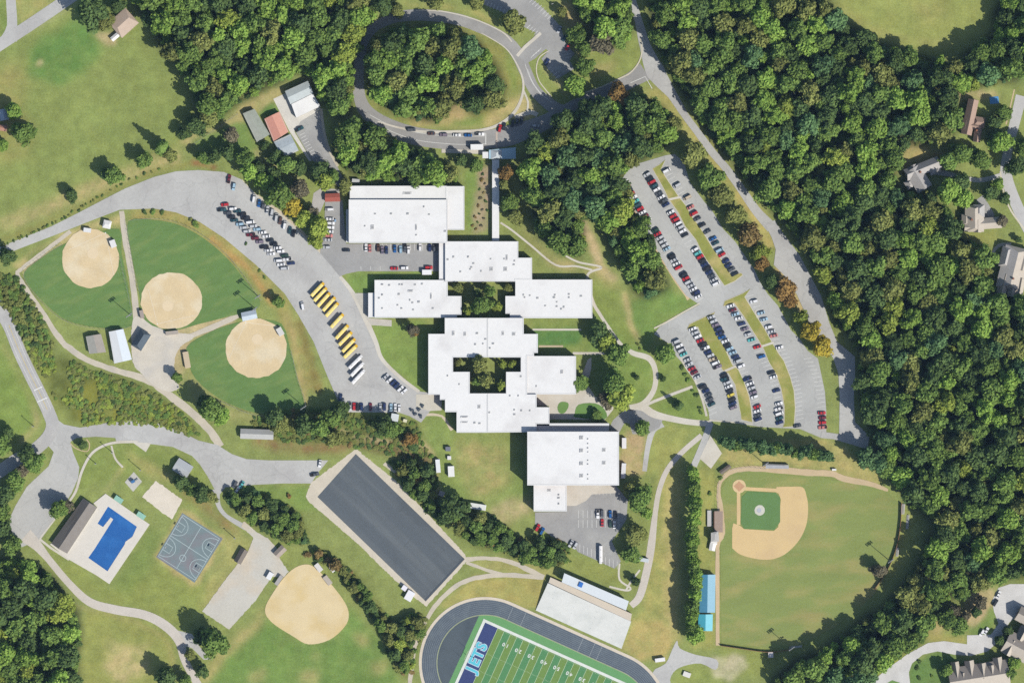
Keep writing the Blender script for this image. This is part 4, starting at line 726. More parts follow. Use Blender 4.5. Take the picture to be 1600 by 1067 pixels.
# ------------------------------------------------------------------ smaller buildings
def rect(cx, cy, w_, h_, ang):
    a = math.radians(ang); c, s_ = math.cos(a), math.sin(a)
    return [(cx + x * c - y * s_, cy + x * s_ + y * c) for x, y in ((-w_ / 2, -h_ / 2), (w_ / 2, -h_ / 2), (w_ / 2, h_ / 2), (-w_ / 2, h_ / 2))]
def gable(parent, pts, wall_h, rise, roof_m, wall_m, hip=0.0, roof2=None, over=0.35, name='roof', short=False, ridge_at=.5):
    """walls and a pitched roof over a four-sided outline (plan units); ridge along the longer side, hip pulls its ends in"""
    w_ = ccw(W(pts)); a, b, c, d = (np.array(p, float) for p in w_)
    if (np.linalg.norm(b - a) < np.linalg.norm(c - b)) != short: a, b, c, d = b, c, d, a
    MB().prism([tuple(a), tuple(b), tuple(c), tuple(d)], 0, wall_h).build('wall', wall_m, parent)
    u = (b - a) / np.linalg.norm(b - a); v = (d - a) / np.linalg.norm(d - a)
    A, B_, C_, D = a - u * over - v * over, b + u * over - v * over, c + u * over + v * over, d - u * over + v * over
    wd = np.linalg.norm(d - a); r0 = A + (D - A) * ridge_at + u * hip * wd; r1 = B_ + (C_ - B_) * ridge_at - u * hip * wd; z0 = wall_h - .1; z1 = wall_h + rise
    def V(p, z): return (p[0], p[1], z)
    for nm, quad, m_ in (('a', [V(A, z0), V(B_, z0), V(r1, z1), V(r0, z1)], roof_m), ('b', [V(C_, z0), V(D, z0), V(r0, z1), V(r1, z1)], roof2 or roof_m)):
        lo = [(x, y, z - .18) for x, y, z in quad]; obj(name, quad + lo, [(0, 1, 2, 3), (7, 6, 5, 4), (1, 0, 4, 5), (0, 3, 7, 4), (2, 1, 5, 6)], m_, parent)
    for e0, e1, r in ((D, A, r0), (B_, C_, r1)):
        if hip: obj(name, [V(e0, z0), V(e1, z0), V(r, z1)], [(0, 1, 2)], roof_m, parent)
        else: obj('gable_wall', [V(e0 + (e1 - e0) * .06, z0), V(e1 - (e1 - e0) * .06, z0), V(r, z1 - .2)], [(0, 1, 2)], wall_m, parent)
    return u, v, (a + b + c + d) / 4
def house(name, label, cat, at): e = empty(name, P(*at)); tag(e, label, cat); return e
WALLW = mat('painted_siding', (214, 210, 200), amp=.06); WALLT = mat('tan_siding', (180, 166, 146), amp=.08)
R = lambda n, c, a=.09: mat(n, c, amp=a, scale=.4, fine=1.6, rough=.8)
def simple(name, label, cat, pts, h, rise, rm, wm=None, hip=0.0, roof2=None, **kw):
    c = np.mean(pts, 0); e = house(name, label, cat, c); u, v, cc = gable(e, pts, h, rise, rm, wm or WALLW, hip, roof2, **kw)
    sd_ = max(math.dist(pts[0], pts[1]), math.dist(pts[1], pts[2])) * S; wd_ = min(math.dist(pts[0], pts[1]), math.dist(pts[1], pts[2])) * S
    if h > 1.9:
        p = np.array(cc) - np.array(v) * (wd_ / 2 + .03) if not kw.get('short') else np.array(cc) - np.array(u) * (sd_ / 2 + .03)
        MB().box((p[0], p[1], 1.0), (1.0, .1, 2.0), math.atan2(u[1], u[0]) + (math.pi / 2 if kw.get('short') else 0)).build('door', UNITD, e)
    finish(e); return e
wh = house('warehouse', 'white and pale grey warehouse with a stepped roof north of the salmon roof', 'warehouse', (474, 157))
w2 = [(456, 164), (489.5, 147.5), (501, 167), (463.5, 185)]; MB().prism(W(w2), 0, 4.6).build('wall', WALLW, wh); obj('roof', [(x, y, 4.7 + .9 * (i in (0, 1))) for i, (x, y) in enumerate(W(w2))], [(0, 3, 2, 1)], ROOF, wh)
w1 = [(447, 144), (481.5, 128.5), (489, 146.5), (455, 163)]; gable(wh, w1, 5.4, 1.0, R('grey_metal_roof', (196, 204, 204)), WALLW, roof2=R('grey_metal_roof_b', (184, 192, 192))); finish(wh)
simple('shop_building', 'building with a salmon red roof beside the maintenance yard', 'building', [(414.6, 187), (437, 176.5), (450.5, 206.5), (428.4, 220.4)], 4.2, 1.0, R('salmon_roof', (218, 160, 140)), roof2=R('salmon_roof_b', (212, 152, 134)))
simple('shop_building', 'building with a blue grey metal roof south of the salmon roof', 'building', [(429.4, 222.5), (454, 211), (466, 235.5), (443.5, 246.6)], 3.6, .8, R('bluegrey_roof', (178, 188, 194), .16), short=True)
simple('long_shed', 'long narrow grey roofed shed west of the salmon roof', 'shed', [(381, 178.4), (398, 172), (421, 210.5), (402, 221.7)], 3.4, 1.1, R('mossy_grey_roof', (158, 164, 152), .16), roof2=R('light_grey_roof', (176, 180, 168), .14))
simple('equipment_shed', 'small rust red roofed shed at the corner of the staff lot', 'shed', [(509, 304), (530, 303), (531, 314.5), (509, 315)], 3.0, .7, R('rust_red_roof', (168, 92, 78)))
simple('field_shed', 'tan grey shed beside the white field building', 'shed', [(136, 526.5), (158, 522.5), (165.5, 549.5), (141, 552)], 3.6, 1.2, R('tan_grey_roof', (166, 158, 148)), roof2=R('grey_roof', (172, 170, 160)))
simple('field_building', 'long bright white roofed building in the softball park', 'building', [(172, 519), (193, 515), (206, 561), (180, 567)], 4.2, 1.0, R('bluewhite_roof', (222, 230, 236), .04), roof2=R('white_metal_roof', (230, 232, 232), .04))
simple('concession_stand', 'dark slate roofed concession stand on the softball plaza', 'concession stand', rect(221, 531, 17, 28, 32), 3.4, 3.0, R('slate_roof', (88, 100, 110)), hip=.3)
simple('scorers_booth', 'small white booth behind home plate by the access road', 'booth', rect(168, 351, 11, 11, 12), 3.2, .6, ROOF, hip=.3)
simple('picnic_pavilion', 'blue grey roofed pavilion behind the third softball infield', 'pavilion', rect(390, 493, 22, 12, -12), 3.6, 1.2, R('pale_blue_roof', (196, 208, 216)))
simple('park_hall', 'long pale grey roofed park building by the brushy bank', 'building', rect(402, 678, 50, 14, 2), 3.4, 1.3, R('pale_grey_roof', (188, 188, 184)), roof2=R('pale_grey_roof_b', (176, 176, 172)))
simple('park_shelter', 'grey hip roofed shelter beside the park driveway', 'shelter', rect(286, 731, 25, 20, 32), 3.0, 1.8, R('shelter_grey_roof', (186, 190, 192)))
simple('pool_house', 'long pool house with one dark and one light roof slope', 'pool house', [(131, 779), (151, 792), (105.5, 863), (82, 848)], 3.2, 3.6, R('pool_house_roof', (132, 126, 120)), roof2=R('pool_house_roof', (132, 126, 120)))
simple('picnic_shelter', 'small dark roofed picnic shelter at the west edge of the gravel lot', 'shelter', rect(377, 868, 11, 22, 30), 2.6, 1.8, R('brown_shingle', (122, 114, 106)))
simple('picnic_shelter', 'small shelter at the top of the gravel lot by the sand field', 'shelter', rect(438, 861, 10, 17, 45), 2.8, 1.0, R('greybrown_shingle', (168, 156, 144)))
TEAL = R('teal_awning', (150, 196, 176))
for (x, y), lb in (((186, 780), 'pale teal awning nearest the playground pad'), ((221, 805), 'pale teal awning nearest the sand court')):
    e = house('shade_awning', lb, 'awning', (x, y)); MB().prism(W(rect(x, y, 14, 8, 34)), 2.6, 2.75).build('canopy', TEAL, e)
    for px, py in rect(x, y, 12.5, 6.5, 34): MB().box((*P(px, py)[:2], 1.3), (.12, .12, 2.6)).build('post', COPE, e)
    finish(e); e['group'] = 'shade awnings beside the pool'
BL1, BL2 = R('blue_metal_shaded', (92, 160, 196), .05), R('blue_metal_sunlit', (150, 190, 208), .05)  # one blue metal, sun and shade of its two slopes put into the colour
simple('batting_cage_building', 'longer of the two blue metal roofed buildings beside the baseball field', 'building', [(1094, 897.5), (1116.5, 897.5), (1116, 955), (1093, 955)], 4.2, 1.8, BL2, roof2=BL1)
simple('batting_cage_building', 'shorter turquoise roofed building just south of the long blue roof', 'building', [(1091.5, 959.5), (1112.5, 959.5), (1112, 984), (1091.5, 983)], 3.6, 1.4, R('turquoise_sunlit', (136, 208, 222), .05), roof2=R('turquoise_shaded', (84, 184, 208), .05))  # paler turquoise paints sunlight on the east slope, deeper one shade on the west
bt = house('dugout', 'brown roofed dugout on the west side of the baseball field', 'dugout', (1122, 814)); MB().prism(W([(1116, 798), (1129, 798), (1129, 831), (1116, 831)]), 2.6, 2.8).build('roof', R('dugout_brown', (166, 146, 132)), bt); MB().prism(W([(1115.2, 799), (1116.2, 799), (1116.2, 830), (1115.2, 830)]), 0, 2.6).build('back_wall', BRICK, bt); MB().box((*P(1119, 814)[:2], .25), (.5, 12, .45)).build('bench', UNITD, bt); finish(bt)
bt = house('dugout', 'grey roofed dugout on the north side of the baseball field', 'dugout', (1214, 728)); MB().prism(W([(1196, 726), (1232, 727), (1232, 732), (1196, 731.5)]), 2.6, 2.8).build('roof', R('dugout_grey', (178, 180, 184)), bt); MB().prism(W([(1196, 724.6), (1232, 725.6), (1232, 726.4), (1196, 725.6)]), 0, 2.7).build('back_wall', UNITD, bt); finish(bt)
simple('press_box', 'tall grey press box behind the west dugout', 'press box', [(1111, 832), (1121, 830), (1122, 844), (1111, 845)], 6.0, .4, R('press_box_roof', (186, 184, 180)), hip=.3)
simple('ticket_shed', 'white shed just south of the press box', 'shed', [(1111, 840.5), (1120, 846.5), (1119, 850), (1111, 849)], 2.4, .4, ROOF); simple('ticket_shed', 'white lean-to shed by the bullpen net', 'shed', rect(1113, 854, 8, 10, 10), 2.4, .5, ROOF)
bt = house('bleacher', 'narrow white bleacher behind the west dugout', 'bleacher', (1108, 812))
for k in range(4): MB().prism(W([(1105 + k * 1.9, 797), (1106.8 + k * 1.9, 797), (1106.8 + k * 1.9, 822), (1105 + k * 1.9, 822)]), 0, .45 + .35 * (3 - k)).build('row', mat('aluminium_row', (200, 198, 194), amp=.06), bt)
finish(bt)
simple('backstop_shed', 'long dark shelter behind the home plate corner', 'shelter', rect(1133, 733, 18, 5, -36), 2.6, .4, R('dark_shed_roof', (120, 110, 100)))
for (x, y, w_, h_, a, nm, lb, c_, h) in [(137, 360, 12, 7, 8, 'dugout', 'white roofed dugout north of the first softball infield', (226, 226, 224), 2.6), (177, 381, 9, 12, -20, 'dugout', 'white roofed dugout east of the first softball infield', (230, 228, 226), 2.6), (222, 491, 6, 13, -12, 'dugout', 'grey dugout on the path west of the second infield', (168, 156, 146), 2.6), (269, 520, 20, 6, -6, 'dugout', 'brown grey dugout south of the second infield', (176, 166, 154), 2.4), (438, 518, 9, 13, -30, 'dugout', 'white roofed dugout east of the third infield', (214, 212, 206), 2.5), (292, 562, 9, 26, -10, 'dugout', 'tan roofed dugout west of the third infield', (204, 186, 156), 2.2), (498, 886, 8, 14, -38, 'dugout', 'white dugout beside the sand field', (222, 218, 212), 2.4), (512, 906, 8, 16, -38, 'dugout', 'grey dugout pad beside the sand field', (190, 180, 166), 1.4), (519, 888, 6, 11, -38, 'storage_box', 'small white box under the trees beside the sand field', (236, 236, 234), 2.6), (436, 906, 6, 17, 34, 'bleacher_shelter', 'narrow grey shelter on the west side of the sand field', (176, 172, 168), 2.2), (422, 899, 8, 12, 30, 'storage_container', 'white container at the corner of the gravel lot', (236, 236, 236), 2.5),
        (684.5, 727.5, 7, 21, -5, 'trailer', 'narrow white trailer on the lawn near the path', (232, 234, 236), 3.0), (705, 736, 10, 17, -3, 'portable_classroom', 'wide white portable on the lawn west of the gym', (236, 236, 232), 3.0), (741, 790, 37, 9, 9, 'trailer', 'long white trailer at the foot of the lawn', (226, 228, 222), 3.2), (700, 701, 8, 7, 0, 'storage_shed', 'small dark grey shed on the lawn', (120, 124, 134), 2.2), (702, 715, 6, 6, 0, 'storage_shed', 'tiny white shed between the portable and the dark shed', (232, 230, 228), 1.8), (690, 771, 9, 8, 20, 'rock_pile', 'pale grey pile beside the lawn path', (190, 180, 172), 1.2),
        (975, 692, 7, 17, 0, 'trailer', 'white box trailer at the east wall of the gym', (230, 230, 230), 3.0), (974, 735, 7, 24, 4, 'trailer', 'long white trailer by the gym corner above the south lot', (226, 228, 230), 3.0), (617, 652, 12, 12, 10, 'storage_shed', 'pale shed in the trees behind the parked cars', (216, 222, 222), 3.4), (633, 657, 6, 5, 15, 'storage_shed', 'tiny cream shed beside the pale shed', (226, 222, 190), 2), (1005, 874, 17, 6, 10, 'ticket_booth', 'pale blue flat roofed booth across the path', (204, 212, 216), 2.8), (632, 918, 8, 8, 35, 'storage_container', 'small white container at the practice pad edge', (236, 234, 240), 2.6), (640, 930, 12, 16, 30, 'storage_container', 'larger white container at the practice pad corner', (238, 238, 240), 2.8), (593, 977, 5, 9, -30, 'storage_box', 'small white box at the edge of the tree strip', (232, 232, 232), 2), (1031, 1030, 16, 6, -8, 'storage_container', 'white container at the end of the stadium walk', (236, 234, 232), 2.4), (1073, 1053, 12, 8, 20, 'utility_pad', 'pale utility box on the small lawn', (224, 222, 214), 1.2), (1303, 733.5, 7, 3, 0, 'utility_box', 'small white box at the ballpark fence', (236, 236, 236), 1.5), (1204, 1022, 8, 9, 0, 'storage_shed', 'little shed in the tree shade below the ballpark', (220, 214, 210), 2), (524, 345, 3, 4, 0, 'dumpster', 'blue dumpster in the shade of the hall', (150, 180, 210), 1.6), (667, 425.6, 15, 8, 0, 'box_truck_body', 'white container at the end of the staff lot', (240, 240, 240), 3.0), (556, 283, 12, 6, 5, 'storage_shed', 'grey white shed tucked under the hall trees', (196, 198, 196), 2.6), (745, 230.5, 20, 9, -1, 'shuttle_bus_shelter', 'white flat roofed shelter at the drop-off lane', (240, 240, 238), 4.0)]:
    e = house(nm, lb, nm.split('_')[-1], (x, y)); q = rect(x, y, w_, h_, a); mm = R('roof_%d_%d_%d' % c_, c_, .05)
    MB().prism(W(rect(x, y, w_ * .94, h_ * .94, a)), 0, h).build('wall', mm if 'trailer' in nm or 'container' in nm or 'box' in nm else WALLT, e)
    W4 = ccw(W(q)); cx_, cy_ = np.mean(W4, 0)
    obj('roof', [(px, py, h) for px, py in W4] + [(cx_ + (px - cx_) * .96, cy_ + (py - cy_) * .96, h + .25) for px, py in W4], [(4, 5, 6, 7), (0, 1, 5, 4), (1, 2, 6, 5), (2, 3, 7, 6), (3, 0, 4, 7)], mm, e); finish(e)
# houses
def estate(label, at, wings, name='house'):
    e = house(name, label, 'house', at)
    for (cx, cy, w_, h_, a, wh_, rise, m1, m2, hip) in wings: gable(e, rect(cx, cy, w_, h_, a), wh_, rise, m1, WALLT, hip, m2)
    return e
def chimney(e, x, y, z): MB().box((*P(x, y)[:2], z / 2), (1.1, 1.1, z)).build('chimney', BRICK, e)
RB, RB2 = R('brown_shingle_roof', (176, 150, 134)), R('brown_shingle_roof', (176, 150, 134)); RG = R('grey_shingle_roof', (186, 182, 178)); RT = R('taupe_shingle_roof', (196, 186, 172)); RV = R('taupe_roof_shaded', (150, 142, 134))  # RV is taupe with shade put into its colour, for slopes away from the sun
h1 = estate('long brown roofed house deep in the trees', (1514, 184), [(1514, 184, 15, 54, 12, 5.5, 3.0, RB, None, 0), (1529, 192, 16, 15, 10, 5, 2.6, RB, None, .3), (1526, 212, 10, 20, 8, 4.2, 2.4, RB, None, 0), (1520, 165, 9, 16, 12, 4, 1.5, RB, None, 0), (1507, 196, 9, 18, 12, 5, 2.0, RB, None, .3), (1522, 198, 18, 9, 12, 5, 2.2, RB, None, 0)]); chimney(h1, 1524, 205, 8.5); finish(h1)
h2 = estate('grey roofed house with angled wings beside the wooded driveway', (1437, 272), [(1440, 264, 56, 17, -22, 6, 3.4, RG, None, .15), (1434, 280, 24, 36, -32, 6, 3.6, RG, None, 0), (1420, 288, 12, 12, -32, 4.5, 2.2, RG, None, .4), (1459, 264, 16, 16, -22, 4.5, 2.4, RG, None, .3), (1428, 268, 9, 18, -22, 6, 2.8, RG, None, 0), (1446, 288, 12, 12, -32, 5, 2.2, RG, None, .4)]); chimney(h2, 1436, 270, 10); finish(h2)
h3 = estate('pale grey roofed house with a garage wing at the curve of the street', (1528, 342), [(1521, 342, 28, 40, 0, 6, 3.4, RT, None, .2), (1547, 349, 32, 16, -4, 4.6, 2.8, RT, None, 0), (1508, 344, 12, 16, 0, 5, 2.2, RT, None, .3), (1528, 330, 16, 18, 0, 6, 3.0, RG, None, .4), (1512, 356, 12, 12, 0, 5.5, 2.4, RT, None, 0), (1526, 354, 10, 18, 0, 6, 2.6, RT, None, 0)]); chimney(h3, 1516, 344, 9.8); finish(h3)
h4 = estate('large taupe roofed house cut by the right edge of the picture', (1583, 425), [(1582, 420, 40, 66, 14, 6.5, 4.2, RT, RG, .2), (1566, 444, 14, 30, 14, 6, 3, RT, None, 0), (1580, 450, 12, 26, 8, 6, 3, RT, None, 0), (1598, 410, 24, 26, 14, 6, 3.4, RT, None, 0), (1592, 448, 11, 24, 10, 6, 3, RT, None, 0), (1570, 402, 16, 30, 14, 6.2, 3.4, RG, None, .3)]); chimney(h4, 1580, 436, 12); finish(h4)
h5 = estate('row house with many taupe gables at the bottom right', (1528, 1054), [(1528, 1056, 92, 40, -9, 6.5, 4.0, RT, RV, 0), (1492, 1046, 11, 26, -9, 6.5, 3.4, RT, RV, 0), (1514, 1042, 13, 22, -9, 6.5, 3.4, RT, RV, 0), (1533, 1046, 12, 22, -9, 7, 3.6, RT, RV, 0), (1558, 1038, 13, 24, -9, 6.5, 3.6, RT, RV, 0), (1503, 1056, 6, 12, -9, 8, 2, RT, RV, 0), (1547, 1044, 7, 12, -9, 8.4, 2, RT, RV, 0)]); finish(h5)
h6 = estate('taupe roofed row house beside the turning circle', (1590, 1008), [(1590, 1010, 44, 34, 28, 6.5, 4, RT, RV, 0), (1576, 1010, 14, 24, 28, 6.5, 3.6, RT, RV, 0), (1596, 988, 14, 22, 28, 6.5, 3.6, RT, RV, 0), (1600, 962, 24, 22, 28, 6, 3.6, RT, RV, 0)]); finish(h6)
h7 = estate('tan roofed house at the edge of the northwest meadow', (194, 37), [(194, 37, 34, 30, -42, 4.2, 2.4, R('tan_house_roof', (196, 176, 158)), None, .2), (181, 58, 14, 6, -40, 2.6, .6, ROOF, None, 0)]); finish(h7)
h8 = estate('blue grey roofed house at the left edge under a tree', (6, 180), [(7, 180, 12, 16, -10, 3.4, 1.4, R('bluegrey_house_roof', (170, 184, 200)), None, 0), (2, 200, 18, 8, 10, 3, 1.2, R('brick_house_roof', (186, 140, 120)), None, 0)]); finish(h8)
sheet('garden_pool', [(1546, 152), (1560, 151), (1561, 162), (1547, 163)], Z4, mat('garden_pool_water', (96, 160, 214), rough=.2)); 
# stadium stand and press box
gs = house('grandstand', 'broad pale concrete grandstand above the running track', 'grandstand', (912, 962))
g0, g1, g2, g3 = (np.array(p, float) for p in ((856, 910), (986, 970), (971, 1013), (837, 953))); NR = 22; GC = mat('stand_concrete', (224, 225, 219), amp=.05, scale=.15, fine=.6, c2=(214, 216, 210))
for k in range(NR):
    f0, f1 = k / NR, (k + 1) / NR; a, b, c, d = g0 + (g3 - g0) * f0, g1 + (g2 - g1) * f0, g1 + (g2 - g1) * f1, g0 + (g3 - g0) * f1
    MB().prism(W([a, b, c, d]), 0, 0.3 + (NR - k) * 0.14).build('row', GC, gs)
MB().prism(W([(860, 901), (987, 958), (985, 969.4), (857, 909.4)]), 0, 3.3).build('concourse', mat('concourse_deck', (214, 202, 184), amp=.05), gs)
for f in (.12, .37, .62, .87):
    a, b = g0 + (g1 - g0) * f, g3 + (g2 - g3) * f; d = W([a, b])
    for k in range(6):
        q = a + (b - a) * (k / 5.0); MB().box((*P(*q)[:2], 0.5 + (1 - k / 5) * 3.1 + .4), (.06, .06, .9)).build('rail_post', COPE, gs)
finish(gs)
pbx = house('stadium_press_box', 'long white roofed press box along the top of the grandstand', 'press box', (928, 922)); MB().prism(W([(882, 895), (981, 938), (977, 951), (878, 907)]), 3.4, 7.6).build('wall', WALLW, pbx); MB().prism(W([(881.5, 894), (982, 937.6), (977.6, 952), (877.4, 908)]), 7.6, 7.9).build('roof', mat('press_roof', (220, 226, 228), amp=.03), pbx)
MB().box((*P(907, 912)[:2], 8.3), (2.6, 3.2, .8), -.4).build('roof_hatch', mat('hatch_blue', (60, 120, 200)), pbx); finish(pbx)

# ------------------------------------------------------------------ trees and shrubs
BARK = mat('bark', (104, 90, 76), amp=.2, scale=1.5)
def ico(n_sub=1):
    b = bmesh.new(); bmesh.ops.create_icosphere(b, subdivisions=n_sub, radius=1); v = np.array([x.co[:] for x in b.verts]); f = [tuple(x.index for x in q.verts) for q in b.faces]; b.free(); return v, f
ICV, ICF = ico(1)
def leaf_quads(r, cen, nrm, size):
    """small leaf sprays: one bent quad each, facing nrm with some scatter"""
    n = len(cen); nr = nrm + r.normal(0, .5, (n, 3)); nr /= np.linalg.norm(nr, axis=1)[:, None]
    t = np.cross(nr, r.normal(0, 1, (n, 3))); t /= np.linalg.norm(t, axis=1)[:, None]; bt_ = np.cross(nr, t); s = (size * r.uniform(.55, 1.35, n))[:, None]
    return np.stack([cen - t * s - bt_ * s * .6, cen + t * s * .7 - bt_ * s * .8, cen + t * s + bt_ * s * .7, cen - t * s * .8 + bt_ * s], 1).reshape(-1, 3)
def crown_broad(seed, nl=13, per=84, leaf=.44, lr0=.85, lr1=2.0, rough=1.0, skirt=0):
    r = np.random.default_rng(seed); V, Fc = [], []; k = 0
    stretch = r.uniform(.78, 1.25); lop = r.uniform(-.35, .35, 2)
    for i in range(nl + skirt):
        ang = 2.4 * i + r.uniform(-.5, .5); rad = 3.75 * math.sqrt((i + .3) / nl) * r.uniform(.72, 1.15); z = 5.6 + 4.6 * (1 - (rad / 4.6) ** 2) + r.uniform(-1.3, 1.1) * rough
        if i >= nl: ang = 6.283 * (i - nl) / skirt + r.uniform(-.3, .3); rad = r.uniform(2.3, 3.0); z = r.uniform(2.6, 4.0)
        c = np.array((rad * math.cos(ang) * stretch * (1 + lop[0] * math.cos(ang)), rad * math.sin(ang) / stretch * (1 + lop[1] * math.sin(ang)), z)); lr = r.uniform(lr0, lr1) * (1.15 if rad < 1.6 else 1)
        core = ICV * (lr * .74) * r.uniform(.8, 1.15, (len(ICV), 1)) * np.array((1, 1, .85)) + c; V.append(core); Fc += [tuple(j + k for j in f) for f in ICF]; k += len(core)
        d = r.normal(0, 1, (per, 3)); d[:, 2] = np.where(d[:, 2] < -.5, -d[:, 2], d[:, 2]); d /= np.linalg.norm(d, axis=1)[:, None]
        cen = c + d * (lr * r.uniform(.72, 1.26, (per, 1))) * np.array((1, 1, .85)); q = leaf_quads(r, cen, d, leaf); V.append(q); Fc += [(k + 4 * j, k + 4 * j + 1, k + 4 * j + 2, k + 4 * j + 3) for j in range(per)]; k += len(q)
    return np.concatenate(V), Fc
def crown_conifer(seed, H=15.0):
    r = np.random.default_rng(seed); V, Fc = [], []; k = 0
    for lv in range(15):
        z = 1.5 + lv * (H - 2.2) / 14; rr = 3.5 * (1 - lv / 15.5) ** .85 + .25; nb = max(5, int(11 * (1 - lv / 20)))
        for j in range(nb):
            a = 2 * math.pi * (j + r.uniform(-.35, .35)) / nb + lv; L = rr * r.uniform(.72, 1.15); u = np.array((math.cos(a), math.sin(a), 0)); w_ = np.array((-u[1], u[0], 0)) * (L * .3 + .18); zz = np.array((0, 0, 1.0))
            b0 = zz * z; mid = u * L * .55 + zz * (z - .1 - L * .08); tip = u * L + zz * (z - L * .3)
            V.append(np.array([b0, mid + w_ - zz * .25, tip, mid - w_ - zz * .25, mid + zz * .22])); Fc += [(k, k + 4, k + 1), (k + 4, k + 2, k + 1), (k, k + 3, k + 4), (k + 4, k + 3, k + 2)]; k += 5
    V.append(np.array([(0, 0, H), (.3, 0, H - 2), (-.2, .3, H - 2), (-.2, -.3, H - 2)])); Fc += [(k, k + 1, k + 2), (k, k + 2, k + 3), (k, k + 3, k + 1)]
    return np.concatenate(V), Fc
def crown_shrub(seed, nl=5):
    r = np.random.default_rng(seed); V, Fc = [], []; k = 0
    for i in range(nl):
        a = r.uniform(0, 6.28); rad = r.uniform(0, 2.6); lr = r.uniform(1.2, 2.1); c = np.array((rad * math.cos(a), rad * math.sin(a), lr * .8 + r.uniform(0, 1.4)))
        core = ICV * lr * .75 * r.uniform(.8, 1.15, (len(ICV), 1)) + c; V.append(core); Fc += [tuple(j + k for j in f) for f in ICF]; k += len(core)
        d = r.normal(0, 1, (40, 3)); d[:, 2] = np.abs(d[:, 2]); d /= np.linalg.norm(d, axis=1)[:, None]; q = leaf_quads(r, c + d * lr * r.uniform(.8, 1.15, (40, 1)), d, .6); V.append(q); Fc += [(k + 4 * j, k + 4 * j + 1, k + 4 * j + 2, k + 4 * j + 3) for j in range(40)]; k += len(q)
    return np.concatenate(V), Fc
def trunk_geo(h, r0, limbs=True):
    m_ = MB(); m_.cyl((0, 0, 0), (0, 0, h), r0, r0 * .55, 7)
    if limbs:
        for i in range(5): a = i * 1.3; m_.cyl((0, 0, h * .75), (1.9 * math.cos(a), 1.9 * math.sin(a), h + 1.6), r0 * .45, r0 * .18, 5)
    return m_.v, m_.f
HUES = {'deep': ((70, 90, 56), (90, 108, 60)), 'mid': ((90, 114, 60), (112, 132, 66)), 'fresh': ((106, 136, 62), (132, 154, 74)), 'olive': ((108, 116, 66), (124, 128, 72)), 'blue': ((80, 108, 72), (100, 126, 80)), 'gold': ((148, 138, 58), (170, 152, 60)), 'lime': ((118, 134, 62), (138, 148, 68)), 'rust': ((126, 104, 64), (142, 114, 66)), 'bare': ((98, 94, 76), (112, 106, 84)), 'pine': ((60, 92, 54), (82, 116, 60)), 'russet': ((124, 104, 70), (128, 116, 70))}
FK = 1.95
FOL = {k: foliage('foliage_' + k, a, b, k=FK) for k, (a, b) in HUES.items()}
def mesh_of(name, V, Fc, mats, idx=None):
    me_ = bpy.data.meshes.new(name); me_.from_pydata([tuple(v) for v in V], [], Fc)
    for mm in mats: me_.materials.append(mm)
    if idx is not None: me_.polygons.foreach_set('material_index', np.array(idx, np.int32))
    me_.update(); return me_
NB, NC, NS = 12, 3, 5
GEO = {('broad', i): crown_broad(100 + i, nl=int(14 + i % 4 * 2), skirt=7) if i % 2 else crown_broad(140 + i, nl=26 + i, per=46, leaf=.4, lr0=.5, lr1=1.5, rough=1.15) for i in range(NB)}; GEO.update({('conifer', i): crown_conifer(200 + i) for i in range(NC)}); GEO.update({('shrub', i): crown_shrub(300 + i) for i in range(NS)})
TRUNK = {'broad': trunk_geo(5.0, .34), 'conifer': trunk_geo(11, .3, False), 'shrub': trunk_geo(1.2, .12, False)}
CROWN, TRK = {}, {k: mesh_of('trunk', *TRUNK[k], [BARK]) for k in TRUNK}
def crown_mesh(form, i, hue):
    key = (form, i, hue)
    if key not in CROWN: CROWN[key] = mesh_of('crown', *GEO[(form, i)], [FOL[hue]])
    return CROWN[key]
BASE_R = {'broad': 4.9, 'conifer': 3.5, 'shrub': 3.6}; COUNT = {'n': 0}
def tree(x, y, r, hue, form='broad', label=None, cat='tree', group=None, name=None, hs=None, i=None):
    """one tree: r is the crown radius in plan units"""
    k = int(rng.integers(0, {'broad': NB, 'conifer': NC, 'shrub': NS}[form])) if i is None else i; sc = r * S / BASE_R[form]
    e = empty(name or {'broad': 'broadleaf_tree', 'conifer': 'pine_tree', 'shrub': 'shrub'}[form], P(x, y), rng.uniform(0, 6.28)); e.scale = (sc, sc, sc * (hs or rng.uniform(1.15, 1.4)))
    link('trunk' if form != 'shrub' else 'stem', TRK[form], e); link('crown', crown_mesh(form, k, hue), e); tag(e, label, cat, group); COUNT['n'] += 1
    return e
HW = {'deep': 'dark green', 'mid': 'mid green', 'fresh': 'bright green', 'olive': 'olive green', 'blue': 'bluish green', 'gold': 'golden yellow', 'lime': 'yellow green', 'rust': 'orange brown', 'bare': 'bare grey', 'pine': 'dark evergreen', 'russet': 'reddish brown'}
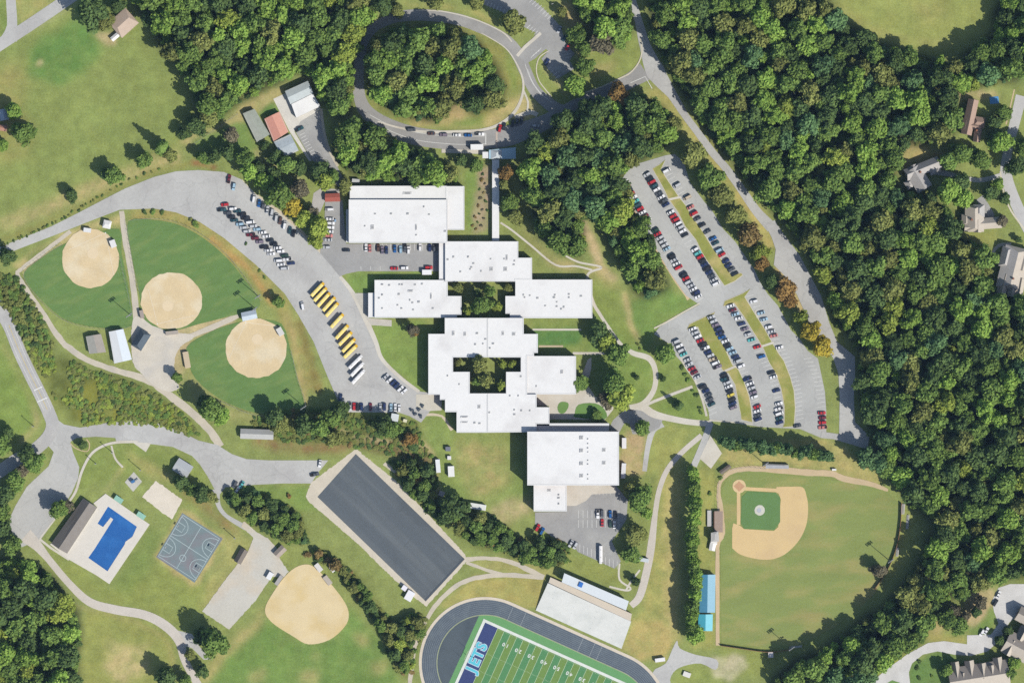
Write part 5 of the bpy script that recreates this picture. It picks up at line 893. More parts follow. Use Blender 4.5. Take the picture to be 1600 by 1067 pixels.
# scatter for closed woods and brush
def scatter(poly, rmin, rmax, tries, gap, seed, inset=0.0):
    r = np.random.default_rng(seed); xs = [p[0] for p in poly]; ys = [p[1] for p in poly]; out = []; cell = rmax * 2; H = {}
    CX, CY_ = r.uniform(max(min(xs), -25), min(max(xs), 1625), tries), r.uniform(max(min(ys), -25), min(max(ys), 1095), tries); IN = inside(CX, CY_, poly)
    if inset:
        RR = inset * (rmin + (rmax - rmin) * (1 - np.arange(tries) / tries) ** 1.5)
        for t8 in np.arange(8) * math.pi / 4: IN &= inside(CX + RR * math.cos(t8), CY_ + RR * math.sin(t8), poly)
    for j in np.nonzero(IN)[0]:
        rad = rmin + (rmax - rmin) * (1 - j / tries) ** 1.5; x, y = float(CX[j]), float(CY_[j])
        ci, cj = int(x // cell), int(y // cell); ok = True
        for a in (-1, 0, 1):
            for b in (-1, 0, 1):
                for (qx, qy, qr) in H.get((ci + a, cj + b), ()):
                    if (qx - x) ** 2 + (qy - y) ** 2 < (gap * (qr + rad)) ** 2: ok = False; break
                if not ok: break
            if not ok: break
        if ok: out.append((x, y, rad)); H.setdefault((ci, cj), []).append((x, y, rad))
    return out
def pick(r, w_): ks = list(w_); p = np.array([w_[k] for k in ks], float); return ks[int(r.choice(len(ks), p=p / p.sum()))]
MIX = {'east': dict(deep=22, mid=42, fresh=16, olive=16, blue=7, lime=3), 'northwest': dict(deep=14, mid=30, fresh=30, olive=14, lime=5), 'loop': dict(deep=26, mid=34, fresh=10, olive=22, blue=6), 'middle': dict(deep=18, mid=34, fresh=18, olive=10, blue=14, lime=2), 'hall': dict(deep=16, mid=40, fresh=26, olive=10), 'northlot': dict(mid=40, fresh=30, deep=14), 'southwest': dict(deep=20, mid=36, fresh=26, lime=8),
       'creek': dict(olive=36, lime=30, mid=28, deep=7), 'west': dict(deep=20, mid=34, olive=28), 'bank': dict(olive=34, deep=16, mid=28, russet=4), 'strip': dict(deep=24, mid=24, olive=26, lime=6, russet=4), 'practice': dict(deep=24, mid=30, olive=20, russet=4), 'slope': dict(deep=20, mid=30, olive=20, russet=6), 'park': dict(deep=34, mid=26, olive=22, blue=10)}
WHERE = {'east': 'in the big east woods', 'northwest': 'in the woods behind the maintenance yard', 'loop': 'on the island inside the loop road', 'middle': 'in the woods between school and student lot', 'hall': 'along the back of the white hall', 'northlot': 'in the grove beside the upper parking lot', 'southwest': 'in the southwest corner woods', 'strip': 'in the strip between sand field and practice pad', 'practice': 'in the thicket beside the practice pad', 'slope': 'on the slope below the gym lawn', 'park': 'in the grove north of the gravel lot'}
stuff_pts = {}; singles = []
for k, poly in WOODS.items():
    pts = scatter(poly, 6.5, 19.0, int(abs(area(poly)) / 13) + 400, 0.63, sum(map(ord, k)), 0.62)
    r = np.random.default_rng(sum(map(ord, k)) + 5); pts = [(x, y, rad, pick(r, MIX[k])) for x, y, rad in pts]
    stuff_pts[k] = pts
for k in ('strip', 'practice', 'slope', 'park'):
    pts = scatter(BRUSH[k], 5, 12, int(abs(area(BRUSH[k])) / 7) + 300, 0.64, sum(map(ord, k)), .5); r = np.random.default_rng(sum(map(ord, k)) + 5)
    for x, y, rad in pts: singles.append((x, y, rad, pick(r, MIX[k]), k))
# lone and edge trees read off the site: x, y, radius, hue, form, label tail
LONE = [(148, 22, 20, 'deep', 'broad', 'dark tree beside the tan roofed house'), (165, 36, 12, 'olive', 'broad', 'small olive tree at the tan house corner'), (186, 12, 9, 'deep', 'broad', 'tree behind the tan roofed house'),
 (40, 208, 15, 'mid', 'broad', 'rounded tree below the bluegrey house at the left edge'), (22, 178, 11, 'fresh', 'broad', 'tree shading the blue grey house at the left edge'), (6, 228, 8, 'fresh', 'broad', 'small tree at the left edge below the houses'),
 (362, 212, 10, 'bare', 'broad', 'lone grey tree on the lawn west of the long shed'), (330, 182, 13, 'olive', 'broad', 'first tree of the diagonal hedge by the meadow'), (308, 198, 12, 'deep', 'broad', 'second tree of the diagonal hedge by the meadow'), (290, 210, 9, 'deep', 'broad', 'last tree of the diagonal hedge by the meadow'), (345, 172, 12, 'mid', 'broad', 'tree where the meadow hedge meets the woods'),
 (255, 232, 11, 'mid', 'conifer', 'tallest pointed evergreen below the meadow'), (224, 250, 11, 'mid', 'broad', 'round tree below the meadow next to the evergreen'), (268, 244, 9, 'olive', 'broad', 'olive tree below the meadow'), (178, 276, 12, 'mid', 'broad', 'dense tree pair at the meadow edge above the road'), (164, 274, 8, 'deep', 'broad', 'smaller dark tree at the meadow edge above the road'), (113, 306, 8, 'deep', 'broad', 'single small dark tree on the meadow verge'), (318, 248, 8, 'mid', 'broad', 'small tree above the bus lot'), (338, 246, 9, 'deep', 'broad', 'dark tree above the bus lot'), (356, 240, 10, 'deep', 'broad', 'second dark tree above the bus lot'), (385, 250, 12, 'mid', 'broad', 'green tree above the bus lot cars'), (392, 268, 12, 'fresh', 'broad', 'bright tree closest to the bus lot corner'), (415, 288, 13, 'fresh', 'broad', 'bright tree in the row above the bus lot'), (441, 305, 17, 'mid', 'broad', 'largest green tree in the row above the bus lot'), (432, 272, 10, 'deep', 'broad', 'dark tree behind the bus lot row'), (458, 324, 13, 'gold', 'broad', 'golden tree in the row above the bus lot'), (476, 342, 12, 'lime', 'broad', 'yellow green tree at the end of the bus lot row'), (496, 358, 14, 'lime', 'broad', 'yellow green tree beside the staff lot'), (494, 378, 10, 'lime', 'broad', 'small yellow tree at the staff lot entrance'), (470, 296, 12, 'bare', 'broad', 'brown tree behind the golden tree'), (488, 330, 8, 'bare', 'broad', 'grey tree beside the driveway'), (450, 258, 12, 'mid', 'broad', 'tree south of the bluegrey roof'), (470, 262, 11, 'deep', 'broad', 'dark tree south of the maintenance lot'), (500, 270, 12, 'deep', 'broad', 'dark tree over the maintenance driveway'), (508, 284, 12, 'lime', 'broad', 'yellowing tree above the red shed'), (520, 276, 10, 'mid', 'broad', 'tree between driveway and hall'), (540, 290, 9, 'olive', 'broad', 'olive tree at the northwest corner of the hall'), (432, 246, 9, 'deep', 'broad', 'tree west of the bluegrey roof'), (405, 262, 9, 'deep', 'broad', 'dark small tree by the path above the bus lot'), (415, 228, 6, 'deep', 'broad', 'small dark tree below the long shed'),
 (645, 515, 8, 'bare', 'broad', 'small bare tree on the lawn between school wings'), (648, 520, 5, 'rust', 'broad', 'tiny rusty tree on the lawn between school wings'),
 (936, 522, 16, 'deep', 'broad', 'dark round tree at the corner of the east wing'), (948, 535, 14, 'lime', 'broad', 'yellow green tree beside the dark round tree'), (965, 556, 16, 'mid', 'broad', 'round tree on the entrance lawn'), (960, 600, 18, 'mid', 'broad', 'shaded tree on the entrance lawn circle'), (966, 622, 20, 'lime', 'broad', 'large yellow green tree on the entrance lawn circle'), (946, 622, 13, 'bare', 'broad', 'grey tree at the entrance paving'), (906, 600, 13, 'mid', 'broad', 'narrow tree against the square block'), (1002, 668, 12, 'mid', 'broad', 'round tree by the service drive'), (1038, 552, 15, 'mid', 'broad', 'tree at the corner of the lower student lot'), (995, 590, 4, 'deep', 'broad', 'sapling on the entrance lawn'), (1036, 592, 4, 'deep', 'broad', 'sapling between walk and student lot'), (1060, 634, 8, 'deep', 'conifer', 'small dark conifer on the triangular lawn'), (932, 650, 9, 'mid', 'broad', 'tree over the gym entrance roof'),
 (1000, 778, 17, 'mid', 'broad', 'tree at the corner of the gym lot'), (985, 762, 11, 'olive', 'broad', 'olive tree at the gym corner'), (1010, 800, 9, 'fresh', 'broad', 'small tree by the path below the gym'), (992, 832, 16, 'olive', 'broad', 'upper tree of the pair at the south lot edge'), (986, 866, 14, 'mid', 'broad', 'lower tree of the pair at the south lot edge'), (745, 258, 9, 'mid', 'broad', 'small tree beside the drop-off canopy'), (722, 250, 8, 'deep', 'broad', 'dark small tree by the loop pavement'), (790, 270, 10, 'rust', 'broad', 'rusty tree beside the covered walkway'), (788, 290, 7, 'olive', 'broad', 'olive shrubby tree beside the covered walkway'), (796, 318, 12, 'mid', 'broad', 'green tree shading the covered walkway'), (804, 340, 10, 'olive', 'broad', 'olive tree shading the walkway end'),
 (802, 38, 16, 'olive', 'broad', 'tree on the island beside the north lot'), (680, 6, 11, 'olive', 'broad', 'tree above the loop road'), (744, 6, 10, 'olive', 'broad', 'tree at the north lot entrance'), (902, 58, 14, 'mid', 'broad', 'tree over the cars at the north lot edge'), (912, 76, 12, 'mid', 'broad', 'second tree at the north lot edge'), (912, 108, 12, 'mid', 'broad', 'round tree alone east of the north lot'), (896, 134, 14, 'fresh', 'broad', 'round tree at the south tip of the north lot'), (936, 68, 16, 'bare', 'broad', 'dark purplish tree at the grove edge'), (878, 20, 7, 'olive', 'broad', 'shrubby tree at the north lot fence'), (600, 10, 13, 'deep', 'broad', 'tree where the loop road meets the woods'), (622, 18, 9, 'olive', 'broad', 'second tree where the loop road meets the woods'), (920, 176, 16, 'deep', 'broad', 'big dark tree over the loop road'), (966, 148, 14, 'rust', 'broad', 'rusty tree at the road junction'), (880, 190, 15, 'deep', 'broad', 'dark tree at the loop road bend'), (840, 225, 15, 'deep', 'broad', 'dark tree beside the drop-off canopy'), (1050, 195, 12, 'olive', 'broad', 'olive tree beside the east road bend'),
 (1082, 244, 17, 'olive', 'broad', 'first olive tree between student lot and road'), (1104, 280, 17, 'mid', 'broad', 'green tree between student lot and road'), (1125, 305, 16, 'olive', 'broad', 'third olive tree between student lot and road'), (1148, 338, 14, 'olive', 'broad', 'fourth olive tree between student lot and road'), (1168, 368, 16, 'russet', 'broad', 'brown tree between student lot and road'), (1186, 396, 11, 'lime', 'broad', 'yellow green tree near the lot cross aisle'), (1192, 412, 10, 'rust', 'broad', 'orange tree at the lot cross aisle'), (1204, 440, 10, 'deep', 'broad', 'dark tree below the lot cross aisle'), (1230, 452, 15, 'rust', 'broad', 'large orange tree above the yellow trees'), (1232, 470, 10, 'rust', 'broad', 'small orange red tree above the yellow trees'), (1250, 498, 10, 'lime', 'broad', 'small yellow green tree in the autumn row'), (1264, 520, 13, 'gold', 'broad', 'brightest yellow tree in the autumn row'), (1280, 544, 14, 'gold', 'broad', 'lowest yellow tree in the autumn row'),
 (300, 765, 9, 'mid', 'broad', 'tree below the park shelter'), (284, 752, 10, 'deep', 'broad', 'dark tree beside the park shelter'), (316, 772, 11, 'deep', 'broad', 'tree beside the drive to the gravel lot'), (330, 776, 8, 'olive', 'broad', 'olive tree beside the drive to the gravel lot'), (338, 1000, 18, 'mid', 'broad', 'big round tree at the foot of the gravel lot'), (318, 992, 12, 'deep', 'broad', 'darker tree at the foot of the gravel lot'), (262, 1056, 14, 'deep', 'broad', 'dark tree at the bottom edge by the park road'), (290, 1062, 9, 'mid', 'broad', 'smaller tree at the bottom edge by the park road'), (318, 1046, 9, 'deep', 'broad', 'tree on the islet beside the park road'), (298, 1022, 7, 'olive', 'broad', 'small tree on the islet beside the park road'), (55, 724, 13, 'mid', 'broad', 'first tree along the park lot edge'), (46, 712, 12, 'deep', 'broad', 'dark tree along the park lot edge'), (34, 738, 9, 'bare', 'broad', 'purplish small tree along the park lot edge'), (26, 752, 13, 'mid', 'broad', 'third tree along the park lot edge'), (10, 770, 14, 'deep', 'broad', 'fourth tree along the park lot edge'), (8, 796, 13, 'mid', 'broad', 'fifth tree along the park lot edge'), (6, 824, 12, 'deep', 'broad', 'sixth tree along the park lot edge'), (18, 850, 13, 'mid', 'broad', 'seventh tree along the park lot edge'), (6, 690, 14, 'mid', 'broad', 'tree west of the park road'), (14, 676, 8, 'deep', 'broad', 'dark tree west of the park road'), (131, 695, 6, 'deep', 'broad', 'small tree in the ringed bed at the park entrance'), (96, 795, 12, 'mid', 'broad', 'tree beside the pool house'), (108, 790, 8, 'bare', 'broad', 'brown tree beside the pool house'), (330, 640, 15, 'mid', 'broad', 'round tree beside the third outfield'), (348, 650, 10, 'fresh', 'broad', 'small tree beside the third outfield'), (322, 628, 10, 'deep', 'broad', 'dark tree beside the third outfield'), (278, 590, 7, 'mid', 'broad', 'small tree on the softball plaza edge'), (432, 562, 3, 'deep', 'shrub', 'unused'), (14, 400, 11, 'deep', 'broad', 'dark tree at the left end of the softball path'), (436, 470, 8, 'mid', 'broad', 'small tree on the bank above the third infield'), (532, 640, 12, 'deep', 'broad', 'dark tree at the corner of the bus lot'), (520, 656, 13, 'mid', 'broad', 'green tree below the bus lot corner'), (430, 650, 12, 'deep', 'broad', 'tree beside the long park building'), (440, 664, 12, 'olive', 'broad', 'olive tree beside the long park building'), (476, 664, 13, 'deep', 'broad', 'dark tree on the brushy bank'), (500, 668, 13, 'mid', 'broad', 'green tree on the brushy bank'), (520, 682, 12, 'olive', 'broad', 'olive tree on the brushy bank'), (600, 664, 12, 'deep', 'broad', 'dark tree behind the pale shed'), (612, 672, 11, 'mid', 'broad', 'green tree behind the pale shed'), (640, 684, 10, 'rust', 'broad', 'rusty tree on the bank near the path'), (645, 694, 8, 'deep', 'broad', 'dark tree on the bank near the path'), (706, 792, 18, 'deep', 'broad', 'dark tree beside the long trailer'),
 (1492, 952, 10, 'bare', 'broad', 'left purple shrub tree in the mulch bed'), (1531, 940, 10, 'bare', 'broad', 'right purple shrub tree in the mulch bed'), (1524, 955, 8, 'deep', 'broad', 'round clipped tree in the mulch bed'), (1498, 976, 12, 'mid', 'broad', 'tree at the left end of the mulch bed'), (1478, 966, 13, 'mid', 'broad', 'tree beside the mulch bed and woods'), (1507, 962, 8, 'bare', 'broad', 'low purple tree in the mulch bed'), (1574, 984, 8, 'deep', 'broad', 'tree between the row houses'), (1562, 1000, 8, 'deep', 'broad', 'tree by the turning circle drive'), (1582, 1034, 10, 'fresh', 'broad', 'bright tree between the row houses'), (1576, 1050, 9, 'mid', 'broad', 'tree at the end of the row house'), (1478, 1046, 8, 'mid', 'broad', 'tree at the left end of the row house'), (1566, 312, 9, 'deep', 'broad', 'tree beside the pale grey house drive'), (1544, 300, 12, 'deep', 'broad', 'tree at the driveway fork'), (1558, 288, 9, 'fresh', 'broad', 'bright tree at the driveway fork'), (1500, 285, 14, 'deep', 'broad', 'tree south of the wooded driveway'), (1480, 300, 16, 'fresh', 'broad', 'bright tree east of the angled grey house'), (1565, 345, 9, 'bare', 'broad', 'dark bush tree beside the garage wing'), (1552, 192, 11, 'deep', 'broad', 'tree over the brown roofed house'), (1553, 214, 11, 'deep', 'broad', 'tree east of the brown roofed house'), (1560, 225, 16, 'fresh', 'broad', 'bright tree beside the street'), (1566, 178, 12, 'mid', 'broad', 'tree east of the brown roofed house near the pool'), (1585, 260, 14, 'deep', 'broad', 'dark tree over the street'), (1598, 230, 14, 'mid', 'broad', 'tree at the right edge beside the street'), (1505, 310, 14, 'fresh', 'broad', 'tree behind the pale grey house'), (1500, 240, 15, 'mid', 'broad', 'tree between the two upper houses'), (1530, 250, 14, 'mid', 'broad', 'tree above the driveway fork'), (1480, 250, 12, 'mid', 'broad', 'tree north of the wooded driveway'), (1575, 395, 5, 'deep', 'broad', 'small bush tree beside the large taupe house'), (1590, 375, 5, 'deep', 'broad', 'small bush tree at the street bend'), (1526, 398, 13, 'olive', 'broad', 'olive tree on the slope below the pale grey house'), (1520, 425, 14, 'mid', 'broad', 'tree below the slope lawn'),
 (1372, 890, 9, 'bare', 'broad', 'thin grey tree inside the ballpark fence'), (1370, 722, 14, 'blue', 'broad', 'bluish tree at the end of the ballpark hedge'), (1350, 715, 14, 'blue', 'broad', 'bluish tree beside the end of the ballpark hedge'), (994, 908, 6, 'deep', 'broad', 'small dark tree by the stadium steps'), (1090, 992, 12, 'fresh', 'broad', 'tree at the foot of the tall hedge')]
LONE = [t for t in LONE if t[5] != 'unused']
LOW = {'narrow tree against the square block': .62, 'dark round tree at the corner of the east wing': .75, 'tree over the gym entrance roof': .6, 'upper tree of the pair at the south lot edge': .8, 'lower tree of the pair at the south lot edge': .8}
def lone_scale(x, y): return 1.12 if 895 < x < 1062 and 505 < y < 900 or x > 1490 else 1.28
for (x, y, r_, hue, form, lb) in LONE: tree(x, y, r_ * lone_scale(x, y), hue, form, lb, group=None, hs=LOW.get(lb, rng.uniform(.92, 1.15)), i=(int(rng.integers(0, NB // 2)) * 2 + 1) if form == 'broad' else None)
# tall hedge west of the ballpark and evergreen row below the student lot
n_ = 0
for y in np.arange(738, 1000, 10.5):
    n_ += 1; tree(1083 + 3 * math.sin(y * .05) + rng.uniform(-1.5, 1.5), y, rng.uniform(10, 12.5), 'fresh' if n_ % 3 else 'mid', 'broad', '%s tree from the top of the tall hedge beside the ballpark' % ordinal(n_), group='trees of the tall ballpark hedge', hs=1.5)
n_ = 0
for x in np.arange(1130, 1296, 10):
    n_ += 1; tree(x, 690 + (x - 1130) * .13 + rng.uniform(-3, 3), rng.uniform(10, 13), 'blue' if n_ % 3 else 'mid', 'broad', '%s bluish tree from the left in the row below the student lot' % ordinal(n_), group='bluish trees below the student lot', hs=1.6)
# courtyard trees
for (x, y, r_, hue, lb) in [(752, 478, 15, 'mid', 'largest tree in the upper courtyard'), (765, 456, 10, 'mid', 'tree by the north wall of the upper courtyard'), (778, 478, 8, 'lime', 'yellow green tree in the upper courtyard'), (730, 486, 7, 'lime', 'small yellow green tree in the upper courtyard corner'), (716, 450, 8, 'olive', 'tree in the northwest corner of the upper courtyard'), (793, 450, 7, 'olive', 'tree in the northeast corner of the upper courtyard'), (745, 458, 8, 'deep', 'dark tree in the upper courtyard'), (750, 570, 14, 'olive', 'largest tree in the lower courtyard'), (760, 596, 13, 'olive', 'tree at the foot of the lower courtyard'), (784, 568, 8, 'lime', 'yellow green tree in the lower courtyard'), (800, 568, 7, 'lime', 'small yellow green tree in the lower courtyard corner'), (783, 600, 9, 'lime', 'tree in the lower right of the lower courtyard'), (716, 566, 6, 'olive', 'small tree in the lower courtyard corner'), (744, 594, 8, 'mid', 'tree by the west wall of the lower courtyard')]: tree(x, y, r_, hue, 'broad', lb, group='courtyard trees')
for (x, y, r_, hue, k) in singles: pass
# thickets: each tree its own, named by the one next to it where they look alike
from collections import defaultdict
byk = defaultdict(list)
for t in singles: byk[(t[4], t[3])].append(t)
for (k, hue), L_ in byk.items():
    L_.sort(key=lambda t: t[0])
    for j, (x, y, r_, h_, _) in enumerate(L_): tree(x, y, r_, hue, 'broad', '%s %s tree from the left %s' % (ordinal(j + 1), HW[hue], WHERE[k]) if len(L_) > 1 else '%s tree %s' % (HW[hue], WHERE[k]), group='trees ' + WHERE[k], hs=rng.uniform(.85, 1.15))
# the largest crowns of the woods stand as trees of their own, the rest of each wood is one mass
allw = sorted([(t[2], k, t) for k in stuff_pts for t in stuff_pts[k] if 6 < t[0] < 1594 and 6 < t[1] < 1060], key=lambda q: -q[0])
room = max(0, 318 - COUNT['n']); chosen = defaultdict(list); names = set()
for rad, k, t in allw[:room]: chosen[(k, t[3])].append(t); names.add((k, t[0], t[1]))
for (k, hue), L_ in chosen.items():
    L_.sort(key=lambda t: t[0])
    for j, (x, y, r_, h_) in enumerate(L_): tree(x, y, r_ * 1.1, hue, 'broad', '%s broad %s crown from the left %s' % (ordinal(j + 1), HW[hue], WHERE[k]), group='broad crowns ' + WHERE[k])
TPL = bpy.data.collections.new('leafy_templates'); TIDX = {}
def template(form, i, hue):
    key = (form, i, hue)
    if key not in TIDX:
        V1, F1 = GEO[(form, i)]; V2, F2 = TRUNK[form]; n1 = len(V1)
        me_ = mesh_of('leafy_template', list(V1) + list(V2), list(F1) + [tuple(j + n1 for j in f) for f in F2], [FOL[hue], BARK], [0] * len(F1) + [1] * len(F2))
        o = bpy.data.objects.new('template_%03d' % len(TIDX), me_); TPL.objects.link(o); TIDX[key] = len(TIDX)
    return TIDX[key]
def gn_group():
    g = bpy.data.node_groups.new('scatter_leafy', 'GeometryNodeTree'); g.interface.new_socket('Geometry', in_out='INPUT', socket_type='NodeSocketGeometry'); g.interface.new_socket('Geometry', in_out='OUTPUT', socket_type='NodeSocketGeometry')
    n = g.nodes; l = g.links; gi, go = n.new('NodeGroupInput'), n.new('NodeGroupOutput'); iop = n.new('GeometryNodeInstanceOnPoints'); ci = n.new('GeometryNodeCollectionInfo')
    ci.inputs['Collection'].default_value = TPL; ci.inputs['Separate Children'].default_value = True; ci.inputs['Reset Children'].default_value = True; iop.inputs['Pick Instance'].default_value = True
    def na(nm, ty): a = n.new('GeometryNodeInputNamedAttribute'); a.data_type = ty; a.inputs['Name'].default_value = nm; return a.outputs['Attribute']
    l.new(gi.outputs[0], iop.inputs['Points']); l.new(ci.outputs[0], iop.inputs['Instance']); l.new(na('which', 'INT'), iop.inputs['Instance Index']); l.new(na('turn', 'FLOAT_VECTOR'), iop.inputs['Rotation']); l.new(na('size', 'FLOAT_VECTOR'), iop.inputs['Scale']); l.new(iop.outputs[0], go.inputs[0])
    return g
GN = None
def mass(name, label, cat, pts, form, zs=(1.0, 1.4), seed=0, fat=1.1):
    """one uncounted mass of trees or shrubs: pts are (x, y, radius, hue)"""
    global GN
    r = np.random.default_rng(seed); n = len(pts); nv = {'broad': NB, 'conifer': NC, 'shrub': NS}[form]
    me_ = bpy.data.meshes.new(name); me_.from_pydata([P(t[0], t[1]) for t in pts], [], [])
    wi = np.array([template(form, int(r.integers(0, nv)), t[3]) for t in pts], np.int32); sc = np.array([t[2] * fat * S / BASE_R[form] for t in pts])
    a = me_.attributes.new('which', 'INT', 'POINT'); a.data.foreach_set('value', wi)
    tv = np.zeros((n, 3), np.float32); tv[:, 2] = r.uniform(0, 6.28, n); a = me_.attributes.new('turn', 'FLOAT_VECTOR', 'POINT'); a.data.foreach_set('vector', tv.ravel())
    sv = np.stack([sc, sc, sc * r.uniform(*zs, n)], 1).astype(np.float32); a = me_.attributes.new('size', 'FLOAT_VECTOR', 'POINT'); a.data.foreach_set('vector', sv.ravel())
    o = link(name, me_); tag(o, label, cat, kind='stuff')
    if GN is None: GN = gn_group()
    md = o.modifiers.new('scatter', 'NODES'); md.node_group = GN
    return o
MN = {'east': ('forest', 'dense mixed green forest filling the east side'), 'northwest': ('forest', 'dense woods between meadow and loop road'), 'loop': ('forest', 'wooded mass on the loop road island'), 'middle': ('forest', 'wooded mass between school and student lot'), 'hall': ('forest', 'narrow woods along the back of the hall'), 'northlot': ('forest', 'small grove beside the upper parking lot'), 'southwest': ('forest', 'woods in the southwest corner')}
for k, pts in stuff_pts.items():
    rest = [t for t in pts if (k, t[0], t[1]) not in names]
    if rest:
        r = np.random.default_rng(900 + len(k)); low = [(x, y, rad, pick(r, MIX[k])) for x, y, rad in scatter(WOODS[k], 3.2, 6.0, int(abs(area(WOODS[k])) / 24) + 200, .8, 500 + len(k), .6)]
        mass(MN[k][0], MN[k][1], 'woods', rest + low, 'broad', seed=sum(map(ord, k)))
# understorey and brush
BL = {'creek': 'olive and yellow brush along the gravel path', 'west': 'green brush along the road at the left edge', 'bank': 'mixed brush on the bank below the bus lot', 'strip': 'undergrowth of the strip beside the sand field', 'practice': 'undergrowth beside the practice pad', 'slope': 'undergrowth on the slope below the lawn', 'park': 'undergrowth of the grove by the gravel lot'}
for k, poly in BRUSH.items():
    pts = scatter(poly, 1.8, 6.0 if k not in ('creek', 'bank') else 5.0, int(abs(area(poly)) / (2.2 if k == 'creek' else 4)) + 200, {'creek': .5, 'bank': .8}.get(k, .62), 77 + len(k)); r = np.random.default_rng(9 + len(k))
    if k == 'creek': pts = [p for p in pts if vnoise(np.array([p[0]]), np.array([p[1]]), 24, 31)[0] > -.16]
    if pts: mass('brush', BL[k], 'brush', [(x, y, rad, pick(r, MIX[k])) for x, y, rad in pts], 'shrub', (.32, .55) if k in ('creek', 'bank') else (.5, .8), 40 + len(k), 1.05)
# hedge shrubs along the approach road and the rock garden by the walkway
hedge = catmull([(0, 388), (40, 372), (80, 354), (120, 332), (160, 308), (196, 288), (236, 272), (262, 264)], 8); L = plen(hedge); n_ = 0; d = 2.0
while d < L:
    p, _ = along(hedge, d); n_ += 1; tree(p[0] + rng.uniform(-1, 1), p[1] - 3 + rng.uniform(-1, 1), rng.uniform(2.0, 3.6), ('mid', 'deep', 'olive')[n_ % 3], 'shrub', '%s shrub from the left in the roadside hedge above the approach road' % ordinal(n_), 'shrub', 'roadside hedge shrubs', hs=.6); d += rng.uniform(5, 9) if d < L * .6 else rng.uniform(8, 16)
n_ = 0
for (x, y) in [(755, 272), (752, 282), (758, 288), (749, 296), (755, 301), (751, 310), (760, 314), (747, 322), (754, 328), (749, 335), (742, 340), (756, 342), (746, 348), (738, 352), (752, 354), (762, 330), (744, 358)]:
    n_ += 1; tree(x, y, rng.uniform(2.4, 4.0), ('bare', 'deep', 'russet')[n_ % 3], 'shrub', '%s shrub from the top in the gravel bed beside the walkway' % ordinal(n_), 'shrub', 'shrubs of the gravel bed', hs=.6)
for (x, y, r_, hue, lb) in [(1066, 574, 4, 'deep', 'top shrub of the bed beside the lower student lot'), (1070, 584, 4, 'mid', 'second shrub of the bed beside the lower student lot'), (1074, 594, 4.5, 'mid', 'third shrub of the bed beside the lower student lot'), (1082, 611, 3.5, 'mid', 'upper shrub on the triangular lawn edge'), (1088, 617, 4, 'deep', 'middle shrub on the triangular lawn edge'), (1093, 636, 3.5, 'deep', 'lower shrub on the triangular lawn edge'), (1095, 645, 3.5, 'deep', 'lowest shrub on the triangular lawn edge'), (996, 537, 3, 'olive', 'upper shrub in the walk islet'), (999, 545, 3, 'olive', 'lower shrub in the walk islet'), (1436, 1032, 4, 'deep', 'top round bush on the corner lawn'), (1433, 1043, 4, 'deep', 'second round bush on the corner lawn'), (1436, 1058, 4, 'deep', 'lowest round bush on the corner lawn'), (1455, 1056, 3.5, 'mid', 'right round bush on the corner lawn'), (384, 381, 3, 'deep', 'small bush on the bank below the bus lot'), (405, 423, 3, 'mid', 'second bush on the bank below the bus lot'), (413, 434, 3, 'mid', 'third bush on the bank below the bus lot'), (1127, 747, 4, 'mid', 'bush behind the home plate corner'), (1110, 770, 4, 'mid', 'bush beside the west bleacher path'), (228, 331, 5, 'deep', 'left bush below the approach road bend'), (240, 331, 5, 'mid', 'middle bush below the approach road bend'), (254, 332, 4, 'deep', 'right bush below the approach road bend'), (306, 350, 6, 'mid', 'bush at the edge of the second outfield bank'), (297, 343, 4, 'olive', 'olive bush at the edge of the second outfield bank'), (450, 775, 5, 'rust', 'small red bush on the grass beside the practice pad')]: tree(x, y, r_, hue, 'shrub', lb, 'shrub', None, hs=.7)

# ------------------------------------------------------------------ cars
TYRE = mat('tyre_rubber', (44, 44, 46), amp=.05); CARGLASS = mat('car_glass', (52, 62, 74), rough=.15, amp=.04, spec=.5)
PAINT = {'W': ('white', (240, 240, 240)), 'S': ('silver', (200, 202, 204)), 'K': ('black', (44, 46, 52)), 'D': ('dark grey', (86, 90, 96)), 'R': ('red', (196, 48, 54)), 'M': ('maroon', (120, 48, 60)), 'N': ('navy', (44, 58, 100)), 'B': ('blue', (36, 96, 160)), 'L': ('pale blue', (168, 198, 216)), 'T': ('turquoise', (96, 186, 184)), 't': ('dark teal', (48, 84, 92)), 'G': ('dark green', (48, 74, 62)), 'Y': ('yellow', (226, 206, 90)), 'O': ('tan', (206, 190, 164)), 'P': ('salmon', (208, 130, 124)), 'V': ('mauve grey', (136, 124, 138)), 'E': ('brown', (96, 72, 64))}
def paint_mat(k):
    nm, c = PAINT[k]; return mat('car_paint_' + nm.replace(' ', '_'), c, rough=.35, amp=.03, spec=.35)
FORMS = {'sedan': dict(L=4.7, Wd=1.82, hood=.92, roof=1.42, c0=-.95, c1=1.75, r0=-.3, r1=1.0, tail=.98), 'suv': dict(L=4.7, Wd=1.9, hood=1.05, roof=1.72, c0=-1.05, c1=2.2, r0=-.5, r1=2.0, tail=1.05), 'pickup': dict(L=5.5, Wd=1.96, hood=1.1, roof=1.78, c0=-1.1, c1=1.0, r0=-.5, r1=.8, tail=1.1), 'van': dict(L=5.1, Wd=1.98, hood=1.1, roof=1.95, c0=-1.9, c1=2.45, r0=-1.2, r1=2.35, tail=1.1)}
BODY, GLZ = {}, {}
